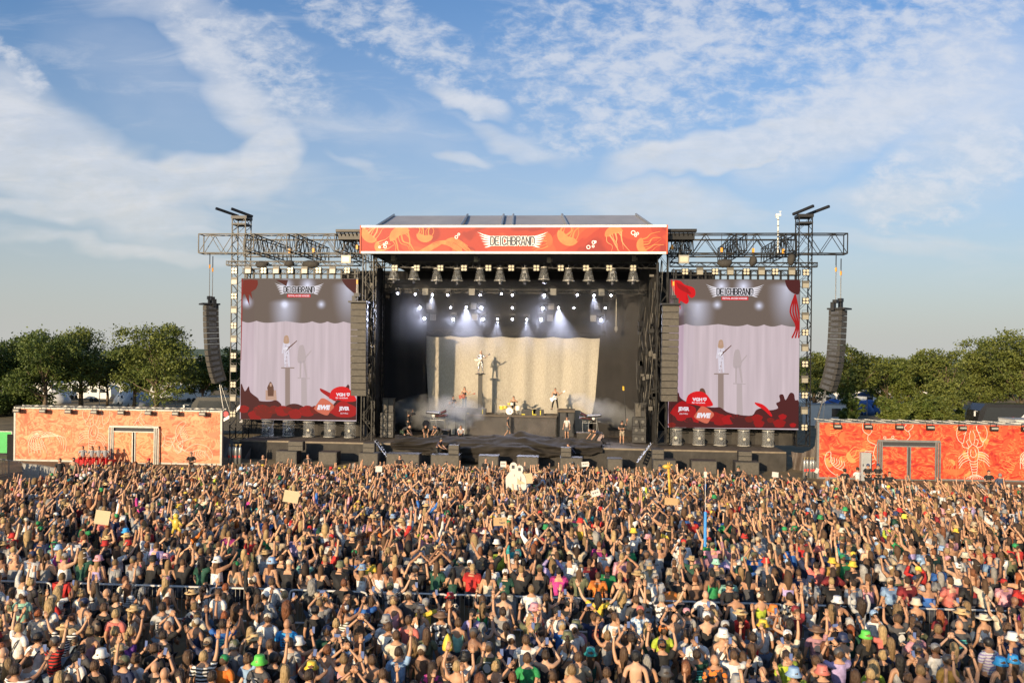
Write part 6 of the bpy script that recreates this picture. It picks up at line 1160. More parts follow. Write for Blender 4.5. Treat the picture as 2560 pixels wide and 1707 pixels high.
# ================================================================== signs and things held above the crowd
CARD = mat('cardboard', (.46, .30, .15), .8, 0, .08, 5); CREAMC = mat('cream_card', (.52, .41, .26), .8, 0, .06, 5); WHC = mat('white_card', (.56, .54, .50), .7, 0, .05, 5)
for px, py, w, h, mt, rot, label, txt in ((256, 1293, 32, 30, CREAMC, .12, 'square cream sign held up in the left of the crowd', 0), (728, 1241, 36, 28, CREAMC, .15, 'large tan sign held up below the left screen', 0), (1312, 1196, 38, 25, CREAMC, -.08, 'widest cream sign right beside the white cut-out figures', 0),
        (947, 1172, 16, 14, WHC, 0, 'small white sign at the front left of the middle', 0), (1463, 1160, 18, 12, WHC, -.08, 'small white sign near the pit right of the middle', 1), (1258, 1160, 14, 14, WHC, 0, 'small white sign with marks just left of the cut-out figures', 1),
        (1250, 1303, 32, 20, CARD, -.03, 'brown cardboard sign with writing amid the middle crowd', 2), (1678, 1253, 32, 17, CARD, .06, 'ribbed brown cardboard sign in the right part of the crowd', 0), (1489, 1232, 22, 15, WHC, -.3, 'tilted white sign with faint writing right of the middle', 1), (1938, 1186, 15, 12, WHC, .1, 'small white sign below the right screen', 0), (2042, 1176, 8, 12, WHC, .5, 'tiny white paper held up at the red wall left end', 0)):
    z = 2.25; p = G(px, py, z); sc_ = (p - CAM).length / FPX; t = empty('cardboard_sign', p); t.rotation_euler = (R(-8), rot, .1); tag(t, label, 'sign', 'signs held up in the crowd'); W2, H2 = w * sc_ / 2, h * sc_ / 2
    m = MB(); m.boxc(-W2, W2, -.012, .012, -H2, H2); m.build('board', mt, t)
    if txt:
        m = MB()
        if txt == 2: text_mb(m, 'N', lambda a, b: (a + W2 * .1, -.016, b + H2 * .45), W2 * .3, H2 * .35, 0, .03); text_mb(m, 'NaN', lambda a, b: (a + W2 * .3, -.016, b - H2 * .3), W2 * .8, H2 * .5, 0, .03)
        else:
            for k in range(3): ribbon(m, smooth([(-W2 * .7 + W2 * .5 * k, H2 * .3), (-W2 * .5 + W2 * .5 * k, -H2 * .1), (-W2 * .4 + W2 * .5 * k, H2 * .4)]), W2 * .12, lambda a, b: (a, -.016, b))
        m.build('marks', INK, t)
for px, py, k, label in ((1283, 1192, .80, 'left taller white cut-out figure raised at the front'), (1299, 1196, .72, 'right smaller white cut-out figure raised at the front')):
    p = G(px, py, 2.25); m = MB(); m.poly([(x * k, 0, z * k) for x, z in smooth([(-.42, -.75), (-.46, -.1), (-.30, .22), (-.18, .36), (-.24, .62), (-.12, .86), (.1, .88), (.24, .68), (.18, .38), (.34, .2), (.44, -.2), (.38, -.75), (-.42, -.75)], 4)[:-1]], 0, th=(0, .04, 0)); m.boxc(-.10 * k, .07 * k, -.02, -.004, .52 * k, .72 * k, 1); m.poly([(.02, -.006, -.7 * k), (.12 * k, -.006, 0), (.04, -.006, .2 * k), (.06 * k, -.006, 0)], 1)
    obj1(m, 'cutout_figure', [WHC, INK], label, 'cut-out', 'white cut-out figures', loc=p)
p = G(1763, 1322, 2.1); m = MB(); m.bar((0, 0, -.62), (0, 0, .62), .055, 0, 10); m.bar((0, 0, .62), (-.02, 0, 1.9), .012, 1); m.box((-.02, 0, 1.95), (.1, .06, .2), 1); obj1(m, 'blue_pole', [mat('blue_foam', (.05, .28, .70), .6), WHC], 'bright blue foam pole standing out of the crowd at right', 'pole', loc=p)
p = G(1676, 1200, 2.2); m = MB(); m.bar((0, 0, -.9), (-.1, 0, .55), .07, 0, 8, .06); m.ball((-.18, 0, .66), (.22, .09, .11), 0, 10, 6); m.bar((-.08, 0, .7), (-.05, 0, .88), .025); m.bar((-.14, 0, .7), (-.13, 0, .88), .025); m.ball((.05, 0, .75), (.06, .03, .04), 0); obj1(m, 'inflatable_giraffe', mat('yellow_vinyl', (.60, .36, .05), .35, 0, .25, 6), 'yellow long necked inflatable animal raised above the crowd', 'inflatable', smooth_=True, loc=p)
p = G(440, 1308, 2.1); m = MB(); m.ball((0, 0, .42), (.17, .15, .17), 0, 10, 8); m.ball((.0, 0, .0), (.22, .16, .34), 0, 10, 8); m.bar((-.15, 0, .1), (-.42, 0, .3), .07, 0, 8, .06); m.bar((.15, 0, .1), (.38, 0, -.1), .07, 0, 8, .06); m.bar((-.1, 0, -.2), (-.2, 0, -.55), .08, 0, 8); m.bar((.1, 0, -.2), (.3, 0, -.45), .08, 0, 8); obj1(m, 'inflatable_figure', mat('bright_yellow_vinyl', (.58, .42, .06), .35), 'bright yellow inflatable figure raised in the left crowd', 'inflatable', smooth_=True, loc=p).scale = (.62,) * 3

# ================================================================== trees
def leaf_mat(name, c, c2):
    M = bpy.data.materials.new(name); M.use_nodes = True; nt = M.node_tree; N = nt.nodes; L = nt.links; b = N['Principled BSDF']; b.inputs['Roughness'].default_value = .55; b.inputs['Specular IOR Level'].default_value = .3
    gm = N.new('ShaderNodeNewGeometry'); n = N.new('ShaderNodeTexNoise'); n.inputs['Scale'].default_value = .45; tc = N.new('ShaderNodeTexCoord'); L.new(tc.outputs['Object'], n.inputs['Vector']); ad = N.new('ShaderNodeMath'); ad.operation = 'MULTIPLY_ADD'; L.new(gm.outputs['Random Per Island'], ad.inputs[0]); ad.inputs[1].default_value = .5; L.new(n.outputs[0], ad.inputs[2])
    mr = N.new('ShaderNodeMapRange'); L.new(ad.outputs[0], mr.inputs[0]); mr.inputs[1].default_value = .4; mr.inputs[2].default_value = 1.1; mx = N.new('ShaderNodeMixRGB'); mx.inputs[1].default_value = (*c, 1); mx.inputs[2].default_value = (*c2, 1); L.new(mr.outputs[0], mx.inputs[0]); L.new(mx.outputs[0], b.inputs['Base Color'])
    tr_ = N.new('ShaderNodeBsdfTranslucent'); L.new(mx.outputs[0], tr_.inputs[0]); ms = N.new('ShaderNodeMixShader'); ms.inputs[0].default_value = .2; L.new(b.outputs[0], ms.inputs[1]); L.new(tr_.outputs[0], ms.inputs[2]); L.new(ms.outputs[0], N['Material Output'].inputs[0]); return M
LM = [leaf_mat('leaves_deep', (.040, .072, .017), (.13, .165, .036)), leaf_mat('leaves_mid', (.056, .088, .018), (.17, .19, .04)), leaf_mat('leaves_olive', (.062, .088, .020), (.175, .19, .042))]; BARK = mat('bark', (.13, .095, .06), .9, 0, .35, 3, bump=.6, bscale=8)
def crown_arrays(seed, w, h0, h1, nclump, per, leaf):
    r = np.random.RandomState(seed); cl = []
    nl = 9; lob = [(r.uniform(-.62, .62) * w, r.uniform(-.6, .6) * w, h0 + (h1 - h0) * (.25 + .55 * r.rand()), w * r.uniform(.30, .48)) for _ in range(nl)] + [(r.uniform(-.15, .15) * w, 0, h1 - (h1 - h0) * .26, w * .42), (0, 0, (h0 + h1) / 2, w * .6)]
    for i in range(nclump):
        L_ = lob[r.randint(len(lob))]; d = r.normal(size=3); d /= np.linalg.norm(d); q = r.uniform(.72, 1.08); rr_ = L_[3]; c = np.array([L_[0] + d[0] * rr_ * q, L_[1] + d[1] * rr_ * q, L_[2] + d[2] * rr_ * q * .85])
        if c[2] < h0 - .6: c[2] = h0 + r.rand() * 1.5
        cl.append(c)
    cl = np.array(cl); n = nclump * per; C = np.repeat(cl, per, 0) + r.normal(size=(n, 3)) * np.array([.55, .55, .34]) * (w / 5.5); a = r.normal(size=(n, 3)); a /= np.linalg.norm(a, axis=1)[:, None]; up = np.array([0, 0, 1.0]); nr = a * .9 + up * .5; nr /= np.linalg.norm(nr, axis=1)[:, None]
    t = np.cross(nr, r.normal(size=(n, 3))); t /= np.linalg.norm(t, axis=1)[:, None]; b = np.cross(nr, t); s = (leaf * r.uniform(.6, 1.3, n))[:, None]; V = np.stack([C - t * s, C - b * s * .6, C + t * s, C + b * s * .6], 1).reshape(-1, 3); return V, n, cl
def mesh_quads(name, V, n, m):
    me = bpy.data.meshes.new(name); me.vertices.add(len(V)); me.vertices.foreach_set('co', V.astype(np.float32).ravel()); me.loops.add(n * 4); me.loops.foreach_set('vertex_index', np.arange(n * 4, dtype=np.int32)); me.polygons.add(n); me.polygons.foreach_set('loop_start', np.arange(0, n * 4, 4, dtype=np.int32)); me.polygons.foreach_set('loop_total', np.full(n, 4, dtype=np.int32)); me.update(calc_edges=True); me.materials.append(m); return me
TC = {}
def tree(px, top, hw, d, kind, label, grp, low=.10, nm='tree'):
    base = W(px, 1000, d); H = W(px, top, d).z; w = hw * d / FPX; key = (kind, round(H / w, 0)); t = empty(nm, (base.x, base.y, 0), rnd.uniform(0, 6)); tag(t, label, 'tree', grp)
    seed = int(px) % 97; V, n, cl = crown_arrays(seed, w, H * low, H, int(170 * (w / 5) ** 1.5) + 60, 56, .155 if nm == 'tree' else .15); o = bpy.data.objects.new('crown', mesh_quads('crown', V, n, LM[kind])); col.objects.link(o); o.parent = t
    m = MB(); r0 = H * .028; pts = [Vector((0, 0, 0)), Vector((.1, .1, H * .22)), Vector((-.1, .05, H * .45)), Vector((0, 0, H * .7))]
    for a, b, q in zip(pts[:-1], pts[1:], range(3)): m.bar(a, b, r0 * (1 - .25 * q), 0, 8, r0 * (.75 - .25 * q))
    m.build('trunk', BARK, t, True); m = MB(); rr_ = np.random.RandomState(seed)
    for c in cl[rr_.choice(len(cl), 16, False)]: s_ = Vector((0, 0, min(c[2] * .7, H * .6) * .75)); mid = s_.lerp(Vector(c), .55) + Vector((0, 0, -.3)); m.bar(s_, mid, r0 * .35, 0, 5, r0 * .22); m.bar(mid, Vector(c), r0 * .22, 0, 4, r0 * .05)
    m.build('limbs', BARK, t); return t
TL = [(-40, 850, 95, 100, 0, 'dark leafy tree cut by the left picture edge'), (30, 832, 80, 104, 0, 'rounded dark tree second from the left picture edge'), (112, 814, 82, 98, 0, 'broad dark tree left of the two highest left trees'), (203, 804, 80, 104, 1, 'tall tree with light olive patches over the pale orange wall'), (268, 878, 52, 112, 1, 'low drooping tree in the gap between the taller left trees'),
      (335, 848, 58, 108, 1, 'half hidden tree just left of the big round tree'), (392, 798, 92, 98, 1, 'big rounded tree over the right half of the pale wall'), (505, 872, 48, 104, 0, 'small dark tree behind the left hanging speaker column'), (575, 862, 46, 110, 0, 'small dark tree partly behind the left lattice tower')]
for a in TL: tree(a[0], a[1], a[2] * 1.18, *a[3:], 'trees left of the stage')
TRR = [(2035, 862, 48, 108, 2, 'thin pale tree right behind the right lattice tower'), (2118, 852, 62, 100, 2, 'yellowish tree behind the right hanging speaker column'), (2218, 868, 56, 104, 1, 'middle dark green tree with forked trunk over the red wall'), (2290, 872, 48, 108, 1, 'small round tree between forked tree and birch'), (2365, 846, 70, 98, 2, 'olive birch like tree over the lobster print'),
       (2440, 858, 55, 104, 2, 'lower tree left of the tallest right trees'), (2478, 814, 66, 110, 1, 'tall dark tree behind the right coach front'), (2552, 818, 86, 100, 2, 'tallest yellowish tree at the right picture edge'), (2640, 830, 80, 104, 1, 'dark tree beyond the right picture edge')]
for a in TRR: tree(a[0], a[1], a[2] * 1.2, *a[3:], 'trees right of the stage')
for i, (px, top, hw, d, k) in enumerate(((2225, 985, 42, 84, 1), (2300, 975, 46, 86, 1), (2350, 976, 46, 88, 2), (2130, 980, 30, 90, 0), (2400, 1005, 16, 92, 1), (60, 978, 70, 100, 0), (-30, 985, 60, 96, 0))): tree(px, top, hw, d, k, ('rounded bush left above the red gate', 'rounded bush right above the red gate', 'wide bush left of the black coach', 'dark bush below the right speaker column', 'bush touching the coach front', 'dark bush over the left part of the pale wall', 'dark bush at the left picture edge')[i], 'bushes behind the walls', .05, 'bush')
# unseen trees added behind the viewer to shade the lower right of the crowd
for k, (x, y, h_) in enumerate(((-12.5, -30, 14.2), (-5.5, -33, 15.5), (2, -29, 13.6))):
    t = tree(1280 + k * 3, 885 - (h_ - CAM.z) * 20, 100, 100, 1, ('left', 'middle', 'right')[k] + ' unseen tree of three added behind the viewer for shade', 'unseen shade trees added behind the viewer', .30); t.location = (x, y, 0); t.scale = (.95, .95, 1)
for i in range(16):        # woods closing the view farther off
    px = (-120 + i * 90) if i < 8 else (1980 + (i - 8) * 90); tree(px, 905 + 12 * math.sin(i * 2.1), 62, 160 + 6 * (i % 3), i % 2, '%s small tree from the left in the far %s row' % (NAMEP[i % 8], 'left' if i < 8 else 'right'), 'far row of trees', .12)

# ================================================================== camping ground and vehicles behind
WHV = mat('white_vehicle_paint', (.62, .62, .60), .35, 0, .06, 2); WIN = mat('tinted_window', (.03, .035, .04), .12, 0, spec=.8); TY = mat('tyre', (.02, .02, .02), .8)
def caravan():
    t = empty('caravan'); m = MB(); pr = [(-2.6, .5), (-2.9, 1.2), (-2.6, 2.3), (-2.2, 2.6), (2.3, 2.6), (2.8, 2.2), (2.9, 1.0), (2.6, .5)]; m.poly([(a, -1.1, b) for a, b in pr], 0, th=(0, 2.2, 0)); m.build('caravan_body', WHV, t)
    for a in (-1.6, .1, 1.5): m = MB(); m.boxc(a - .45, a + .45, -1.13, -1.1, 1.45, 2.05); m.build('window', WIN, t)
    for a in (-.4, .4): m = MB(); m.lathe([(.34, -.1), (.34, .1)], (a, -1.05, .34), 12, 0, RX90); m.build('wheel', TY, t)
    return t
cv = None; cvs = [(95, 125), (120, 138), (190, 132), (216, 140), (245, 126), (275, 134), (300, 142), (425, 130), (452, 138), (478, 128), (2040, 128), (2075, 136), (2160, 142), (2190, 130), (2255, 135), (2290, 128), (2330, 140)]
for i, (px, d) in enumerate(cvs):
    p = W(px, 1000, d); p.z = 0; o = caravan() if cv is None else ctree(cv); cv = cv or o; o.location = p; o.rotation_euler = (0, 0, rnd.uniform(-.5, .5)); tag(o, '%s white caravan from the left on the %s camping ground' % ((NAMEP + ['thirteenth'])[i if i < 10 else i - 10], 'left' if i < 10 else 'right'), 'caravan', 'caravans on the camping ground')
tn = None
for i, (px, d, c) in enumerate(((2085, 122, 'blue'), (2150, 118, 'blue'), (2172, 120, 'blue'), (2210, 124, 'white'), (2320, 121, 'blue'), (140, 120, 'white'), (320, 122, 'white'), (345, 118, 'light grey'))):
    p = W(px, 1000, d); p.z = 0; m = MB(); m.lathe([(2.1, 0), (1.95, .7), (1.4, 1.5), (.6, 2.0), (0, 2.1)], (0, 0, 0), 12); o = m.build('tent_canvas', mat('tent_' + c.replace(' ', '_'), {'blue': (.04, .12, .36), 'white': (.6, .6, .58), 'light grey': (.4, .44, .5)}[c], .6, 0, .15, 1.5), None, True); t = empty('tent', p); o.parent = t; m = MB(); m.poly([(-.5, -2.05, .02), (.5, -2.05, .02), (0, -1.6, 1.45)], 0); m.build('tent_door', FABD, t); tag(t, '%s dome tent, %s on the camping ground' % (c, ('left of the right speaker column foot', 'left one of the touching pair', 'right one of the touching pair', 'beside the forked tree', 'behind the birch', 'behind the left dark trees', 'under the big round tree', 'right under the big round tree')[i]), 'tent', 'dome tents on the camping ground')
p = W(2168, 990, 112); m = MB(); t = empty('parasol', (p.x, p.y, 0)); m.lathe([(2.0, 3.0), (0, 3.9)], (0, 0, 0), 8); m.build('canopy', mat('navy_parasol', (.03, .04, .09), .7), t); m = MB(); m.bar((0, 0, 0), (0, 0, 3.9), .05, 0, 6); m.build('pole', SILV, t); tag(t, 'navy parasol over the blue tents at right', 'parasol')
def coach(px, d, L_, rz, label, flip):
    p = W(px, 1000, d); t = empty('coach', (p.x, p.y, 0), rz); tag(t, label, 'coach', 'black coaches behind the walls'); H = 3.75; m = MB(); s = flip
    m.poly([(s * a, -1.25, b) for a, b in ((0, .5), (-.15, 1.2), (.25, 3.0), (.8, H - .05), (L_, H), (L_, .5))][::s], 0, th=(0, 2.5, 0)); m.build('coach_body', mat('black_coach_paint', (.022, .022, .024), .2, 0, .1, 1, spec=.8), t)
    m = MB(); m.poly([(s * a, -1.262, b) for a, b in ((.5, 2.0), (.95, 3.35), (L_ - .2, 3.35), (L_ - .2, 2.0))][::s], 0); m.build('side_windows', WIN, t)
    m = MB(); q = smooth([(3.0, 1.3), (4.2, 2.0), (5.2, 3.0), (6.4, 3.42), (L_ - .1, 3.50)], 5); ribbon(m, [(s * a, b) for a, b in q], .26, lambda a, b: (a, -1.275, b)); m.build('silver_arc', mat('silver_trim', (.70, .70, .70), .3, .3), t)
    m = MB(); m.poly([(s * a, -1.268, b) for a, b in ((4.9, 1.3), (5.9, 2.4), (L_, 2.4), (L_, 1.3))][::s], 0); m.build('grey_side_panel', mat('coach_grey', (.30, .30, .31), .3, .2, .1, 1), t)
    for a in (2.2, L_ - 2.5): m = MB(); m.lathe([(.5, -.12), (.5, .12)], (s * a, -1.2, .5), 14, 0, RX90); m.build('wheel', TY, t)
    m = MB(); m.bar((0, -1.3, 2.9), (-s * .35, -1.5, 3.0), .03); m.box((-s * .4, -1.5, 2.7), (.14, .1, .5)); m.build('mirror', WHV, t)
    m = MB(); m.lathe([(0, 0), (.28, 0), (.28, .01)], (s * 3.6, -1.27, 2.1), 14, 0, RX90, caps=False); m.build('round_logo', mat('coach_red', (.55, .03, .04), .4), t); return t
coach(2428, 84, 13, R(2), 'black coach with silver arc behind the red wall, its left end visible', 1)
coach(487, 79, 12, R(3), 'black coach with silver arc behind the left lattice tower', 1)
def box_thing(nm, px0, px1, d, h, label, cat, mt, extra=None):
    a, b = W(px0, 1000, d), W(px1, 1000, d); t = empty(nm, ((a.x + b.x) / 2, (a.y + b.y) / 2, 0), YAW); w = (b - a).length / 2; tag(t, label, cat); m = MB(); m.boxc(-w, w, 0, 2.5, .1, h); m.build('container_body', mt, t); m = MB(); m.boxc(-w - .03, w + .03, -.04, 2.54, h, h + .08); m.build('container_roof', mat('container_trim', (.34, .34, .33), .5), t)
    m = MB(); m.boxc(w * .1, w * .55, -.03, 0, 1.2, 2.2); m.build('window', WIN, t); return t
box_thing('site_container', 2026, 2124, 96, 2.6, 'white site container above the left end of the red wall', 'container', WHV)
box_thing('white_trailer', 2538, 2640, 74, 2.7, 'white trailer with red stripe at the right picture edge', 'trailer', WHV)
for px, d, label in ((249, 118, 'small red and white flag pole left of the big round tree'), (440, 118, 'small red and white flag pole right of the big round tree')):
    p = W(px, 1000, d); m = MB(); m.bar((0, 0, 0), (0, 0, 4.6), .05, 0, 6); m.boxc(.05, .5, -.01, .01, 3.1, 4.5, 1); m.boxc(.05, .5, -.012, .012, 3.5, 3.9, 2); obj1(m, 'flag_pole', [SILV, WHC, mat('flag_red', (.5, .03, .03), .7)], label, 'flag', 'flag poles on the camping ground', loc=(p.x, p.y, 0))
# ================================================================== smoke on the stage
def smoke(name, c, r, dens, label, scale=.8):
    m = MB(); m.ball((0, 0, 0), r, 0, 20, 12); M = bpy.data.materials.new(name); M.use_nodes = True; nt = M.node_tree; N = nt.nodes; L = nt.links; N.remove(N['Principled BSDF']); v = N.new('ShaderNodeVolumePrincipled'); L.new(v.outputs[0], N['Material Output'].inputs['Volume']); v.inputs['Color'].default_value = (.92, .92, .9, 1)
    tc = N.new('ShaderNodeTexCoord'); mp = N.new('ShaderNodeMapping'); mp.inputs['Scale'].default_value = (1 / r[0], 1 / r[1], 1 / r[2]); L.new(tc.outputs['Object'], mp.inputs[0]); ln = N.new('ShaderNodeVectorMath'); ln.operation = 'LENGTH'; L.new(mp.outputs[0], ln.inputs[0])
    n = N.new('ShaderNodeTexNoise'); n.inputs['Scale'].default_value = scale; n.inputs['Detail'].default_value = 3; L.new(tc.outputs['Object'], n.inputs['Vector'])
    a = N.new('ShaderNodeMath'); a.operation = 'MULTIPLY_ADD'; L.new(n.outputs[0], a.inputs[0]); a.inputs[1].default_value = 1.6; a.inputs[2].default_value = -.25; b = N.new('ShaderNodeMath'); b.operation = 'SUBTRACT'; L.new(a.outputs[0], b.inputs[0]); L.new(ln.outputs['Value'], b.inputs[1])
    e = N.new('ShaderNodeMapRange'); L.new(b.outputs[0], e.inputs[0]); e.inputs[1].default_value = -.45; e.inputs[2].default_value = .5; e.inputs[3].default_value = 0; e.inputs[4].default_value = dens; L.new(e.outputs[0], v.inputs['Density'])
    o = m.build(name, M, None, True, loc=c); o['kind'] = 'stuff'; return o
p = S(1090, 1035, 64.6); smoke('smoke', (p.x, 65.2, p.z), (4.2, 1.5, 1.7), .85, '')
p = S(1522, 1030, 64.8); o = smoke('smoke', (p.x, 65.2, p.z), (3.6, 1.1, 1.1), .8, ''); o.rotation_euler = (0, R(18), 0)
p = S(1140, 1010, 66.0); smoke('smoke', (p.x, 68.9, p.z - .2), (2.6, .9, 1.3), .6, '')
# ================================================================== crowd
COLN = {'black': (.017, .017, .018), 'white': (.74, .73, .70), 'grey': (.26, .26, .26), 'dark grey': (.075, .075, .08), 'light grey': (.42, .42, .41), 'navy': (.02, .03, .08), 'blue': (.03, .13, .42), 'bright blue': (.03, .30, .68), 'light blue': (.26, .40, .60),
        'red': (.52, .03, .025), 'dark red': (.22, .02, .025), 'coral': (.60, .17, .14), 'pink': (.62, .30, .34), 'magenta': (.48, .04, .22), 'orange': (.72, .20, .03), 'yellow': (.76, .53, .06), 'mustard': (.50, .30, .07), 'cream': (.60, .54, .42), 'beige': (.42, .34, .23),
        'brown': (.14, .08, .05), 'olive': (.12, .13, .07), 'green': (.03, .28, .09), 'bright green': (.12, .60, .08), 'dark green': (.015, .07, .045), 'lime': (.42, .52, .05), 'mint': (.30, .58, .45), 'teal': (.03, .30, .30), 'lilac': (.42, .34, .58), 'purple': (.16, .05, .30), 'mauve': (.38, .20, .24), 'straw': (.55, .38, .18)}
HAIRC = {'black': (.012, .010, .009), 'dark brown': (.035, .020, .012), 'brown': (.085, .045, .022), 'auburn': (.15, .055, .022), 'red': (.25, .07, .02), 'dark blond': (.20, .125, .055), 'blond': (.38, .26, .12), 'grey': (.25, .24, .22), 'silver': (.42, .41, .38)}
SKINS = [(.52, .29, .17), (.48, .265, .155), (.56, .34, .22), (.40, .21, .12), (.50, .28, .165), (.24, .12, .07)]
POSES = {'up2': ('up', 'up', 'with both arms raised'), 'wide2': ('wide', 'wide', 'with both arms stretched wide'), 'clap': ('clap', 'clap', 'clapping overhead'), 'rup': ('down', 'high', 'with the right arm up'), 'lup': ('high', 'down', 'with the left arm up'),
         'phone2': ('phone', 'phone', 'holding a phone up in both hands'), 'rphone': ('down', 'phone', 'holding a phone up right handed'), 'lphone': ('phone', 'down', 'holding a phone up left handed'), 'down': ('down', 'down', 'with arms hanging down'), 'fold': ('fold', 'fold', 'with arms folded'), 'hips': ('hip', 'hip', 'with hands on hips'), 'front': ('front', 'front', 'with hands held in front'), 'reach2': ('reach', 'reach', 'reaching both arms forward'), 'bent2': ('bent', 'bent', 'with both hands beside the head'), 'mixup': ('tilt', 'reach', 'with one arm up and one reaching forward'), 'fist': ('down', 'fist', 'with a raised right fist'), 'lfist': ('fist', 'down', 'with a raised left fist')}
HN = {'short': 'short %s hair', 'long': 'long %s hair', 'wavy': 'wavy %s hair', 'curly': 'curly %s hair', 'pony': '%s ponytail', 'bun': '%s hair bun', 'braid': '%s braid', 'bald': 'a bald head'}
TN = {'tee': 't-shirt', 'tank': 'tank top', 'crop': 'crop top', 'long': 'sweater', 'hoodie': 'hoodie', 'dress': 'dress', 'bare': 'bare back'}
HTN = {'bucket': 'bucket hat', 'cap': 'cap', 'capback': 'backward cap', 'straw': 'straw hat', 'cowboy': 'cowboy hat', 'point': 'pointed hat', 'band': 'headscarf'}
PN = {'stripe': 'striped ', 'vstripe': 'pinstriped ', 'check': 'checked ', 'print': 'patterned ', 'dark': 'dark patterned ', 'redstripe': 'black striped '}
